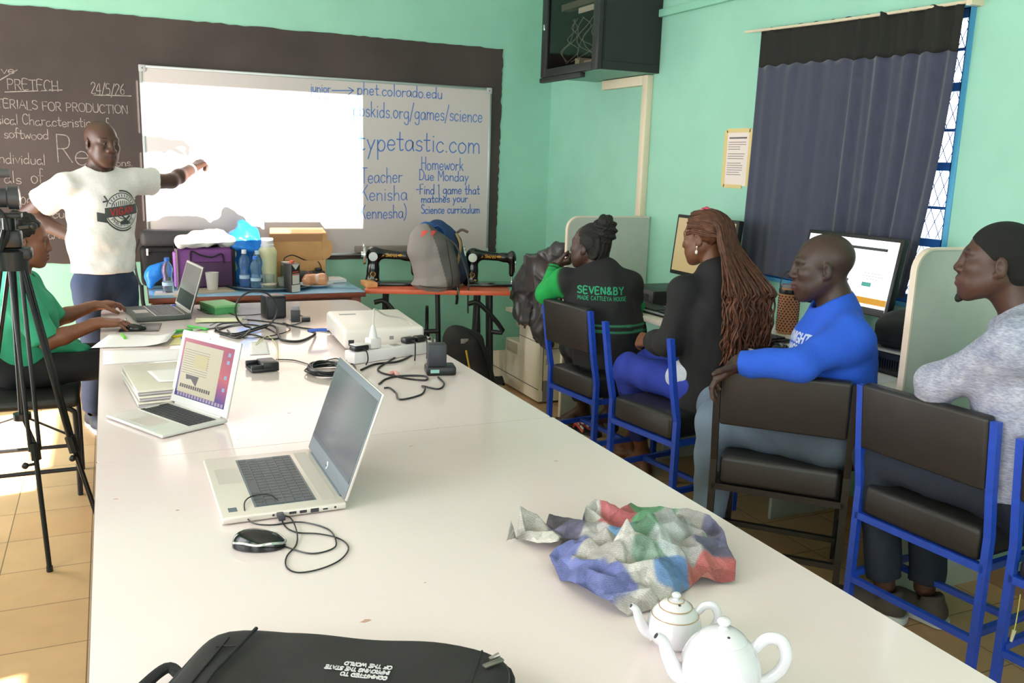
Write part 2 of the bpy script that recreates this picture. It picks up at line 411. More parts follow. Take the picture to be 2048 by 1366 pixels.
w.box(XR-.004, XR+.02, 2.615, 2.64, 1.03, 2.28); w.box(XR-.004, XR+.02, 3.86, 3.885, 1.03, 2.28); w.box(XR-.004, XR+.02, 2.615, 3.885, 1.03, 1.05); w.box(XR-.004, XR+.02, 2.615, 3.885, 2.26, 2.28)
w.build('window_frame', lb, win, 0)

# chalkboard painted on the front wall, rough edge; chalk writing
rnd = random.Random(3)
def rough(a, b, n, amp):
    out = []
    for i in range(n): t = i/n; out.append((a[0]+(b[0]-a[0])*t+rnd.uniform(-amp, amp), a[1]+(b[1]-a[1])*t+rnd.uniform(-amp, amp)))
    return out
poly = rough((XL+.02, .88), (2.725, .878), 60, .004)+rough((2.725, .878), (2.745, 2.43), 60, .006)+rough((2.745, 2.43), (XL+.02, 2.44), 90, .005)+[(XL+.02, 2.44)]
cb_m = mat('chalkboard_paint', '#463b39', 0.62, noise=0.22, nscale=2.2, spec=0.35)
cb = MB().prism(poly, YF-.006, YF-.0005, axis='y').build('chalkboard', cb_m, None, 0)
tag(cb, 'wide blackboard painted on the front wall, chalk notes at its left', 'blackboard')
chalk = mat('chalk', '#938883', 0.9, noise=.35, nscale=60); CY = YF-.0065
mb = MB(); rr = random.Random(11)
def chalkline(t, px, py, h, px2=None, slope=0.0, th=.0048):
    p = onY(px, py, CY); q = onY(px2, py, CY) if px2 else None
    m1 = MB(); write(m1, t, h, p, (1, 0, slope), (0, 0, 1), th, (0, -1, 0), fit=(q.x-p.x) if px2 else None, jit=.07); m1.build('chalk_line', chalk, cb, 0)
chalkline('PRETECH', 14, 178, .062, 118, .02); chalkline('24/5/26', 182, 186, .066, 250, -.01)
chalkline('MATERIALS FOR PRODUCTION', -40, 214, .052, 256, .0); chalkline('Physical Characteristics of', -44, 246, .062, 218, .0)
chalkline('softwood', 8, 276, .06, 98, .0); chalkline('Individual', -8, 326, .066, 92, 0); chalkline('Rem', 112, 326, .17, 230, .0, .006)
chalkline('als', 8, 366, .07, 44); chalkline('of', 62, 366, .09, 88); chalkline('type', 18, 410, .09, 66); chalkline('hardwood', 86, 478, .07, 170); chalkline('cum', 105, 436, .06, 150)
chalkline('ve', 2, 146, .05, 30); chalkline('ons.', 232, 332, .05, 266); chalkline('C', 258, 400, .07)
for a, b in (((10, 184), (124, 180)), ((188, 190), (262, 192)), ((0, 160), (34, 140))):
    ribbon(mb, [onY(*a, CY), onY(*b, CY)], .006, Vector((0, -1, 0)))
mb.build('chalk_underlines', chalk, cb, 0)

# whiteboard over the blackboard
wb = thing('whiteboard', 'large white board lit by the projector, with blue marker writing on its right side', 'whiteboard', (0.215, YF-.007, .905))
WW, WH = 2.435, 1.235
MB().box(0.012, WW-.012, -.018, 0, .012, WH-.012).build('board_panel', mat('whiteboard_enamel', '#ccbfbe', 0.22, coat=0.3), wb, 0)
al = mat('aluminium', '#c3c4c6', 0.35, metal=0.8)
fr = MB()
for b in ((0, WW, 0, .018), (0, WW, WH-.018, WH), (0, .018, .018, WH-.018), (WW-.018, WW, .018, WH-.018)): fr.box(b[0], b[1], -.024, 0, b[2], b[3], bev=.003)
fr.build('frame', al, wb)
for x in (.02, WW-.02):
    for z in (.02, WH-.02):
        cn = MB().box(x-.022, x+.022, -.027, -.001, z-.022, z+.022, bev=.006).build('corner_cap', mat('grey_plastic', '#b5b4b6', 0.5), wb)
        MB().lathe([(.004, 0), (.004, .002)], 10, M=tr(x, -.027, z) @ rotx(PI/2)).build('screw', mat('dark_screw', '#40383a', 0.4, metal=.6), cn)
ink = mat('blue_marker_ink', '#5478c0', 0.45); BY = YF-.0255
mb = MB()
def wbline(t, px, py, h, px2, slope=0.0, th=.0068, track=.04):
    p = onY(px, py, BY); q = onY(px2, py, BY)
    m1 = MB(); write(m1, t, h, p, (1, 0, slope), (0, 0, 1), th, (0, -1, 0), fit=q.x-p.x, jit=.03, track=track); m1.build('marker_line', ink, wb, 0, world=True)
wbline('junior', 620, 183, .062, 662, .0, .006); wbline('School', 622, 202, .05, 664, 0, .005)
wbline('phet.colorado.edu', 714, 188, .082, 886, .005); wbline('pbskids.org/games/science', 706, 232, .105, 966, .0)
wbline('typetastic.com', 716, 300, .15, 962, .01, .009); wbline('Teacher', 722, 366, .108, 806, .02); wbline('Kenisha', 722, 401, .108, 816, .02)
wbline('(Kennesha)', 714, 438, .095, 814, .02); wbline('Homework', 842, 339, .092, 928, .0); wbline('Due Monday', 838, 360, .075, 938, -.01)
wbline('-Find 1 game that', 832, 388, .072, 960, .01, .0075); wbline('matches your', 842, 405, .06, 936, .02, .0075); wbline('Science curriculum', 842, 427, .066, 960, .01, .0075)
for a, b in (((664, 181), (706, 181)), ((697, 175), (707, 181)), ((697, 189), (707, 181))): ribbon(mb, [onY(*a, BY), onY(*b, BY)], .007, Vector((0, -1, 0)))
mb.build('marker_arrow', ink, wb, 0, world=True)

# cable duct and trunking on the right wall
pv = mat('cream_pvc', '#e4d3b8', 0.4)
struct(MB().box(XR-.045, XR, 4.915, 4.975, 1.285, 2.165, bev=.004).box(XR-.045, XR, 4.975, 5.49, 2.105, 2.165, bev=.004), 'trim_1', pv, 35)
struct(MB().box(XR-.03, XR, -1.0, 4.86, 2.50, 2.545, bev=.004), 'trim_2', mat('teal_painted_trunking', '#95d3b8', 0.5), 35)

# wall mounted network rack
rk = thing('network_rack', 'black wall-mounted network rack with smoked glass door, up by the ceiling', 'rack', (2.74, 4.857, 2.17))
bk = mat('black_powder_coat', '#20201f', 0.5, noise=.06); D, Hh, Dx = .78, .62, .42
m = MB(); m.box(.012, Dx, 0, .012, 0, Hh); m.box(.012, Dx, D-.012, D, 0, Hh); m.box(.012, Dx, .012, D-.012, Hh-.012, Hh); m.box(Dx-.012, Dx, .012, D-.012, 0, Hh-.012)
m.box(.02, Dx-.02, -.004, 0, .05, Hh-.05)
m.build('housing', bk, rk, 0)
MB().box(.02, Dx-.012, .012, D-.012, 0, .012).build('base_plate', mat('teal_grey_plate', '#7fae9c', .6), rk, 0)
dr = MB()
for y0, y1, z0, z1 in ((0, .075, 0, Hh), (D-.075, D, 0, Hh), (.075, D-.075, 0, .05), (.075, D-.075, Hh-.05, Hh)): dr.box(-.022, .010, y0, y1, z0, z1, bev=.003)
dr.box(-.03, .01, .2, D, -.035, -.004, bev=.006)
dfr = dr.build('door', bk, rk)
MB().box(-.008, -.004, .075, D-.075, .05, Hh-.05).build('door_glass', mat('smoked_glass', '#cfcac2', .05, trans=1.0, ior=1.2), dfr, 0)
MB().box(-.03, -.02, D-.05, D-.03, .30, .34, bev=.003).build('lock', mat('chrome', '#d8d8d8', .15, metal=1), dfr)
MB().box(.06, .12, .12, .66, .42, .46).build('switch_unit', mat('rack_device_grey', '#77746e', .5), rk, 0)
MB().box(.05, .056, .14, .40, .372, .405).build('white_label_strip', mat('paper_white', '#e3ded8', .7), rk, 0)
MB().box(.05, .056, .12, .22, .52, .60, M=None).build('orange_sticker', mat('orange_sticker', '#d8643c', .6), rk, 0)
m = MB(); r2 = random.Random(5)
for i in range(9):
    y = r2.uniform(.12, .6); P = [(.1, y, .36)]
    for k in range(4): P.append((r2.uniform(.04, .12), y+r2.uniform(-.12, .12), .30-.07*k))
    m.tube(catmull(P, 5), .003, 5)
m.build('patch_cables', mat('grey_cable', '#8c8a84', .5), rk)
MB().box(.05, .16, .14, .30, .05, .075).box(.05, .14, .36, .42, .05, .10).build('router_box', mat('cream_device', '#d6cbb8', .5), rk, 0)

# notice paper taped to the right wall
nt_ = thing('notice_sheet', 'printed notice sheet taped on the right wall beside the curtain', 'notice', (XR-.0005, 4.03, 1.66))
MB().box(-.002, 0, -.105, .105, -.148, .148).build('sheet', mat('paper_pinkish', '#ead9d2', .8), nt_, 0)
tp = mat('masking_tape', '#dcc488', .7); m = MB()
m.box(-.003, -.0004, -.12, -.092, -.15, .155); m.box(-.003, -.0004, .092, .12, -.155, .15); m.box(-.003, -.0004, -.1, .1, .138, .16); m.box(-.003, -.0004, -.06, .1, -.162, -.142)
m.build('tape', tp, nt_, 0)
m = MB(); r3 = random.Random(2)
m.box(-.0028, -.002, -.075, .075, .105, .114)
for i in range(15):
    if i in (4, 8): continue
    z = .085-i*.0125; L = r3.uniform(.10, .155); m.box(-.0028, -.002, .08-L, .08, z, z+.003)
m.build('printing', mat('print_ink', '#6d6668', .8), nt_, 0)

# curtain: rod and two panels with a black header band
rod = MB().tube(catmull([(XR-.05, 3.98, 2.312), (XR-.06, 3.3, 2.285), (XR-.055, 2.60, 2.27)], 8), .007, 8).box(XR-.07, XR, 2.585, 2.61, 2.255, 2.285).build('curtain_rod', mat('pale_rod', '#d9c9ae', .4))
tag(rod, 'thin pale curtain rod over the window', 'curtain rod')
def curtain(name, label, ya_t, yb_t, ya_b, yb_b, zb0, zb1, seed, amp):
    r = random.Random(seed); ph = [r.uniform(0, 6.28) for _ in range(6)]
    cl = thing(name, label, 'curtain', (XR-.05, (ya_t+yb_t)/2, 2.3), 0, 'dark blue window curtains')
    ox, oy = XR-.05, (ya_t+yb_t)/2
    def fn(zt0, zt1, off):
        def g(u, v):
            vv = zt0+(zt1-zt0)*v
            e = vv**2.2
            y = (ya_t+(yb_t-ya_t)*u)*(1-e)+(ya_b+(yb_b-ya_b)*u)*e
            ztop = 2.312-(3.98-y)*.030-.006*math.sin(u*40); z = ztop+(zb0+(zb1-zb0)*u-ztop)*vv
            a = amp*(1-.25*vv)
            x = a*(.5*math.sin(u*27+ph[0]+vv*.6)+.32*math.sin(u*49+ph[1]-vv*.9)+.3*math.sin(u*13+ph[2]))+.010*math.sin(u*6+ph[3])*vv-.015*vv
            return (min(x-off, .035), y-oy, z-2.3)
        return g
    m1 = MB().grid(fn(0, .152, .001), 110, 8); m1.build('header_band', mat('black_curtain_cloth', '#16150f', .85, noise=.15, nscale=120), cl, 180)
    m2 = MB().grid(fn(.148, 1, 0), 110, 40); m2.build('cloth', mat('navy_curtain_cloth', '#34374c', .8, noise=.14, nscale=60, sheen=.3, stretch=(1, 1, .25)), cl, 180)
    for o in cl.children:
        md = o.modifiers.new('thick', 'SOLIDIFY'); md.thickness = .0022; md.offset = 1
curtain('window_curtain', 'dark blue curtain with black top band, left half nearest the taped notice', 3.845, 3.18, 3.865, 3.215, 1.07, 1.075, 1, .007)
curtain('window_curtain', 'dark blue curtain with black top band, right half beside the bright window gap', 3.20, 2.632, 3.205, 2.735, 1.07, 1.08, 9, .020)

# ================================================================== white conference tables
lam = mat('white_laminate', '#e0d0ce', 0.12, spec=.5, noise=.012, nscale=2.5)
edge_m = mat('grey_edge_band', '#6a5c60', .5); tleg = mat('dark_steel_tube', '#2b2b30', .45, metal=.3)
def rpoly(x0, x1, y0, y1, r):
    P = []
    for cx, cy, a0, rr_ in ((x1-r[0], y0+r[0], -90, r[0]), (x1-r[1], y1-r[1], 0, r[1]), (x0+r[2], y1-r[2], 90, r[2]), (x0+r[3], y0+r[3], 180, r[3])):
        for k in range(7): a = math.radians(a0+15*k); P.append((cx+rr_*math.cos(a), cy+rr_*math.sin(a)))
    return P
def conf_table(name, label, y0, y1, r, xl, xr):
    t = thing(name, label, 'table', ((xl+xr)/2, (y0+y1)/2, 0))
    MB().prism(rpoly(xl, xr, y0, y1, r), .722, .75).build('tabletop', lam, t, 30, world=True)
    MB().prism(rpoly(xl-.0015, xr+.0015, y0-.0015, y1+.0015, r), .7215, .7475).build('edge_band', edge_m, t, 30, world=True)
    for x in (xl+.12, xr-.12):
        for y in (y0+.15, y1-.15): MB().box(x-.02, x+.02, y-.02, y+.02, 0, .722, bev=.003).build('leg', tleg, t, world=True)
    MB().box(xl+.1, xr-.1, y0+.14, y0+.16, .66, .72).box(xl+.1, xr-.1, y1-.16, y1-.14, .66, .72).box(xl+.11, xl+.13, y0+.15, y1-.15, .66, .72).box(xr-.13, xr-.11, y0+.15, y1-.15, .66, .72).build('apron_frame', tleg, t, 0, world=True)
    return t
near_t = conf_table('conference_table', 'near white laminate table holding the newspaper, teapots and grey laptop', .30, 2.598, (.01, .01, .01, .01), -.073, 1.345)
far_t = conf_table('conference_table', 'far white laminate table carrying the projector and cables, rounded end', 2.602, 5.29, (.01, .10, .10, .01), -.073, 1.34)
def stains(t, pts, hexc):
    m = MB()
    for px, py, r in pts:
        p = onZ(px, py, .7502); rr_ = random.Random(px); m.prism([(p.x+r*rr_.uniform(.5, 1.1)*math.cos(a), p.y+.6*r*rr_.uniform(.4, 1.1)*math.sin(a)) for a in np.linspace(0, 2*PI, 9)[:-1]], .7497, .7503)
    m.build('stain', mat('stain'+hexc, hexc, .5), t, 0, world=True)
stains(near_t, [(232, 998, .008), (355, 1020, .007), (822, 892, .008), (1112, 922, .009), (732, 1242, .012), (850, 1165, .004)], '#b98f80')
stains(far_t, [(226, 838, .006), (655, 815, .005), (578, 826, .008), (482, 868, .003), (475, 878, .003)], '#8f7f7c')
# ================================================================== metal chairs
blue = mat('blue_chair_paint', '#1f47b4', .35, noise=.12, nscale=30); vinyl = mat('black_vinyl', '#232020', .42, bump=.05, bscale=150, noise=.12, nscale=25)
blackp = mat('black_chair_paint', '#1b1614', .4, noise=.2, nscale=40)
def chair(name, label, L, R, top, paint, backpad=True, group='metal chairs along the table', rail=.40, D=.42, pad_top=.52, lean=.07):
    L = Vector((*L, 0)); R = Vector((*R, 0)); wv = R-L; w = wv.length; rz = math.atan2(wv.y, wv.x)+PI/2   # local +x is forward, +y to the left post
    c = (L+R)/2; t = thing(name, label, 'chair', c, rz, group); h = w/2; s = .0125
    def post(y):
        m = MB(); P = [(0, 0), (0, rail+.10), (-lean*.45, rail+.24), (-lean, top)]
        for (x0, z0), (x1, z1) in zip(P[:-1], P[1:]):
            m.add([(x0+a, y+b, z0) for a, b in ((-s, -s), (s, -s), (s, s), (-s, s))]+[(x1+a, y+b, z1) for a, b in ((-s, -s), (s, -s), (s, s), (-s, s))],
                  [(0, 1, 5, 4), (1, 2, 6, 5), (2, 3, 7, 6), (3, 0, 4, 7)]+([(0, 3, 2, 1)] if z0 == 0 else [])+([(4, 5, 6, 7)] if z1 == top else []))
        return m
    for y in (h, -h): post(y).build('back_post', paint, t, 20)
    for y in (h-.02, -h+.02): MB().box(D-s, D+s, y-s, y+s, 0, rail+.005).build('front_leg', paint, t, 0)
    m = MB(); m.box(-s, s, -h, h, rail-.02, rail+.005); m.box(D-s, D+s, -h+.02, h-.02, rail-.02, rail+.004)
    for y in (h-.01, -h+.01): m.box(0, D, y-s*.9, y+s*.9, rail-.02, rail+.004)
    m.build('seat_frame', paint, t, 0)
    m = MB()
    for y in (h-.008, -h+.008): m.box(0, D, y-.011, y+.011, .155, .178)
    m.box(-.011, .011, -h, h, .135, .157) if name == 'metal_chair' and not backpad is None else None
    m.box(D*.5-.011, D*.5+.011, -h, h, .157, .177); m.build('stretcher', paint, t, 0)
    MB().box(-.012, D+.03, -h+.022, h-.022, rail+.005, pad_top, bev=.022, seg=3).build('seat_pad', vinyl, t, 60)
    if backpad:
        a = lean*.55/(top-rail-.24); M = tr(-lean*.5, 0, rail+.26) @ roty(-math.atan(a))
        MB().box(-.022, .024, -h+.014, h-.014, -.005, top-rail-.26+.012, M=None, bev=.012, seg=3).build('back_pad', vinyl, t, 60).matrix_basis = M
    return t
C1 = chair('metal_chair', 'blue metal chair under the woman in the black and green jacket', (2.19, 4.275), (2.235, 3.845), .88, blue, lean=.06)
C2 = chair('metal_chair', 'blue metal chair lacking its back pad, under the woman with long braids', (2.167, 3.565), (2.232, 3.12), .88, blue, backpad=False)
C3 = chair('metal_chair', 'all black metal chair under the man in the blue sweatshirt', (2.085, 2.655), (2.42, 2.305), .865, blackp, lean=.06)
C4 = chair('metal_chair', 'blue metal chair with two bottom rungs, under the man in the grey heather sweater', (2.405, 2.225), (2.445, 1.735), .88, blue, lean=.05)
C5 = chair('metal_chair', 'dark chair partly cut off by the right picture edge', (2.47, 1.665), (2.52, 1.2), .845, blue, lean=.05, pad_top=.47)
# tubular chair of the person in green
t = thing('tube_chair', 'black tube-framed chair under the person in the green shirt', 'chair', (-.45, 4.62, 0))
MB().box(-.22, .27, -.21, .21, .43, .475, bev=.02, seg=3).build('seat_pad', vinyl, t, 60)
MB().box(-.27, -.23, -.2, .2, .58, .86, bev=.015, seg=3).build('back_pad', vinyl, t, 60)
for x, y in ((.25, .19), (.25, -.19), (-.24, .19), (-.24, -.19)):
    MB().tube(catmull([(x, y, 0), (x, y, .36), (x-.012*(1 if x > 0 else -1), y, .415), (x-.05*(1 if x > 0 else -1), y, .43)], 6), .0125, 10).build('leg', tleg, t)
for a, b in (((-.24, .19, .13), (.25, .19, .13)), ((-.24, -.19, .13), (.25, -.19, .13)), ((.25, .19, .18), (.25, -.19, .18))): MB().tube([a, b], .01, 8).build('rung', tleg, t)
for y in (.19, -.19): MB().tube([(-.24, y, .42), (-.25, y, .82)], .012, 8).build('back_post', tleg, t)

# ================================================================== computer desk along the right wall
dk = mat('cream_desk_laminate', '#dcd2c2', .4, noise=.03); grey_lam = mat('grey_panel_laminate', '#b9bcb4', .5, noise=.03); band = mat('cream_edge_band', '#e2d0be', .45)
DZ = .82
t = thing('computer_desk', 'long cream desk along the right wall carrying the computers', 'desk', (2.85, 3.5, 0))
MB().box(2.56, 3.145, 2.27, 4.835, DZ-.028, DZ, bev=.004).build('desktop', dk, t, world=True)
MB().box(3.10, 3.118, 2.27, 4.83, .42, DZ-.028).build('modesty_panel', mat('teal_panel', '#a8e0c8', .5), t, 0, world=True)
for y in (3.05, 3.95): MB().box(2.74, 3.1, y-.009, y+.009, .0, DZ-.028).build('support_panel', grey_lam, t, 0, world=True)
def panel(label, y, xa, ztop):
    t = thing('carrel_panel', label, 'panel', (2.85, y, 0), 0, 'carrel panels at the computer desk')
    r = .08; P = [(xa, 0), (XR-.014, 0), (XR-.014, ztop)]+[(xa+r+r*math.cos(a), ztop-r+r*math.sin(a)) for a in np.linspace(PI/2, PI, 8)]
    MB().prism(P, y-.009, y+.009, axis='y').build('board', grey_lam, t, 0, world=True)
    e = MB(); Q = [Vector((a, y, b)) for a, b in P[2:]]+[Vector((xa, y, 0))]
    n = len(Q); vs = []; fs = []
    for i, p in enumerate(Q):
        d = (Q[min(i+1, n-1)]-Q[max(i-1, 0)]).normalized(); o = Vector((-d.z, 0, d.x))*-1
        for k, (yy, oo) in enumerate(((-.013, -.004), (.013, -.004), (.013, .004), (-.013, .004))): vs.append(p+Vector((0, yy, 0))+o*oo)
    for i in range(n-1): fs += [(i*4+k, i*4+(k+1) % 4, i*4+4+(k+1) % 4, i*4+4+k) for k in range(4)]
    e.add(vs, fs); e.build('edge_band', band, t, 30, world=True)
panel('tall grey study carrel panel behind the woman with the hair bun', 4.855, 2.56, 1.285)
panel('grey study carrel panel beside the man in the grey heather sweater', 2.252, 2.575, 1.345)
plastic = mat('black_plastic', '#18181a', .4); gloss = mat('gloss_black', '#101012', .15)
def monitor(label, c, rz, tilt, scr):
    t = thing('monitor', label, 'monitor', (*c, DZ), rz, 'flat computer monitors on the desk'); w, h = .545, .335; zc = .19
    MB().box(-.10, .10, -.11, .11, 0, .014, bev=.006).build('stand_foot', plastic, t)
    MB().box(.02, .05, -.03, .03, .012, .33, bev=.006).build('stand_neck', plastic, t)
    M = tr(0, 0, zc) @ roty(tilt)
    b = MB().box(0, .035, -w/2, w/2, 0, h, bev=.006); b.M = None; o = b.build('casing', plastic, t); o.matrix_basis = M
    s = MB().box(-.0012, .0006, -w/2+.018, w/2-.018, .022, h-.018).build('screen', scr, o, 0); return t, o, w, h
em_white = mat('lit_screen_white', '#f4f6f6', .3, emit=2.2); em_yel = mat('lit_screen_yellow', '#cdb87c', .3, emit=.8)
mt2, cs2, w, h = monitor('monitor with a bright white page, behind the man in the blue sweatshirt', (2.91, 2.935), 0.02, .17, em_white)
m = MB(); m.box(-.0022, -.001, -w/2+.07, w/2-.10, h-.062, h-.05); m.build('page_toolbar', mat('lit_dark', '#33363c', .4), cs2, 0)
MB().box(-.0022, -.001, -w/2+.018, w/2-.018, .045, .072).build('page_footer', mat('lit_screen_amber', '#e0a020', .3, emit=1.1), cs2, 0)
MB().box(-.0022, -.001, -w/2+.018, w/2-.018, .022, .032).build('task_bar', mat('lit_dark', '#33363c', .4), cs2, 0)
MB().box(-.0022, -.001, -.155, -.105, .118, .136, bev=.0005).build('page_button', mat('lit_screen_teal', '#58b8a8', .3, emit=1.0), cs2, 0)
m = MB()
for i, (a, b) in enumerate(((-.19, -.12), (-.21, -.10), (-.20, -.1))): m.box(-.002, -.001, a, b, .15+.012*i, .152+.012*i)
m.build('page_text', mat('lit_grey', '#a9aeb2', .4, emit=.8), cs2, 0)
monitor('monitor with a dim yellow screen, mostly hidden by the woman with long braids', (2.90, 3.955), 0.0, .10, em_yel)
def keyboard(label, c, rz):
    t = thing('keyboard', label, 'keyboard', (*c, DZ+.0005), rz, 'black keyboards on the desk')
    MB().box(-.078, .078, -.22, .22, 0, .02, M=None, bev=.006).build('tray', gloss, t)
    MB().box(-.080, -.076, -.215, .215, .012, .021).build('front_trim', mat('silver_trim', '#b8b8ba', .3, metal=.5), t)
    for nm_, js in (('main_keys', range(14)), ('number_keys', range(15, 19))):
        m = MB()
        for i in range(5):
            for j in js:
                x = .055-i*.026; y = .205-j*.0218; m.box(x-.011, x+.011, y-.0095, y+.0095, .019, .027, bev=.002, seg=1)
        m.build(nm_, plastic, t, 0)
    return t
keyboard('black keyboard in front of the small computer beside the woman in the green-sleeved jacket', (2.70, 4.05), 0.04)
keyboard('black keyboard in front of the woven bottle holder', (2.735, 3.33), 0.10)
def minipc(label, c, rz=0):
    t = thing('desktop_computer', label, 'computer', (*c, DZ+.0005), rz, 'small black desktop computers')
    MB().box(0, .32, 0, .31, 0, .085, bev=.004).build('casing', plastic, t)
    f = MB(); f.box(-.006, .001, .004, .306, .004, .081, bev=.002); f.build('front_panel', mat('dark_grey_plastic', '#33343a', .45), t)
    m = MB()
    for i in range(12): m.box(-.0075, -.005, .05+i*.012, .056+i*.012, .02, .062)
    m.build('vents', gloss, t, 0); MB().box(-.008, -.005, .26, .285, .052, .064).box(-.008, -.005, .235, .25, .052, .064).build('badge', mat('silver_trim'), t, 0)
minipc('small black desktop computer with a dusty top, beside the green-sleeved jacket', (2.80, 4.215))
minipc('small black desktop computer under the black bag, by the right carrel panel', (2.78, 2.40), 0.0)
t = thing('desk_mouse_pad', 'black mouse pad with mouse beside the blue-shirted man', 'mouse pad', (2.66, 3.02, DZ+.0005)); MB().box(-.09, .10, -.11, .11, 0, .003, bev=.001).build('pad', plastic, t)
o = thing('desk_mouse', 'black mouse on the pad beside the blue-shirted man', 'mouse', (2.66, 3.0, DZ+.0036)); MB().sphere((0, 0, 0.0), (.055, .03, .034), u=20, v=12).build('shell', gloss, o, 180); 
for v in o.children[0].data.vertices: v.co.z = max(v.co.z, 0.0)
MB().tube(catmull([(.055, 0, .01), (.1, .02, .002), (.18, -.03, .002), (.3, .0, .002)], 6), .002, 6).build('cable', plastic, o)
t = thing('bottle_holder', 'tan woven bottle holder with dark dots and black strap', 'bottle holder', (3.00, 3.34, DZ+.0005), -.2)
wv = mat('woven_tan', '#c98f62', .8, bump=.3, bscale=200); m = MB().lathe([(.044, 0), (.05, .01), (.05, .2), (.047, .225)], 28); m.build('woven_body', wv, t)
m = MB()
for i in range(15):
    for j in range(18):
        a = 2*PI*(j+(i % 2)*.5)/18; m.box(-.0035, .0035, -.0035, .0035, -.0015, .002, M=tr(.0505*math.cos(a), .0505*math.sin(a), .016+.012*i) @ rotz(a) @ roty(PI/2))
m.build('dots', mat('dark_maroon', '#5a2a34', .7), t, 0)
MB().lathe([(.0508, .195), (.0518, .2), (.0518, .212), (.0508, .217)], 28, capb=False, capt=False).build('rim_band', plastic, t)
MB().lathe([(.047, .222), (.047, .232), (.04, .24)], 24).build('cap', mat('grey_cap', '#8c8790', .5), t)
MB().tube(catmull([(-.05, 0, .2), (-.05, .005, .26), (-.01, .02, .30), (.03, .01, .27), (.05, 0, .21)], 8), .005, 8, flat=.4).build('strap', plastic, t)
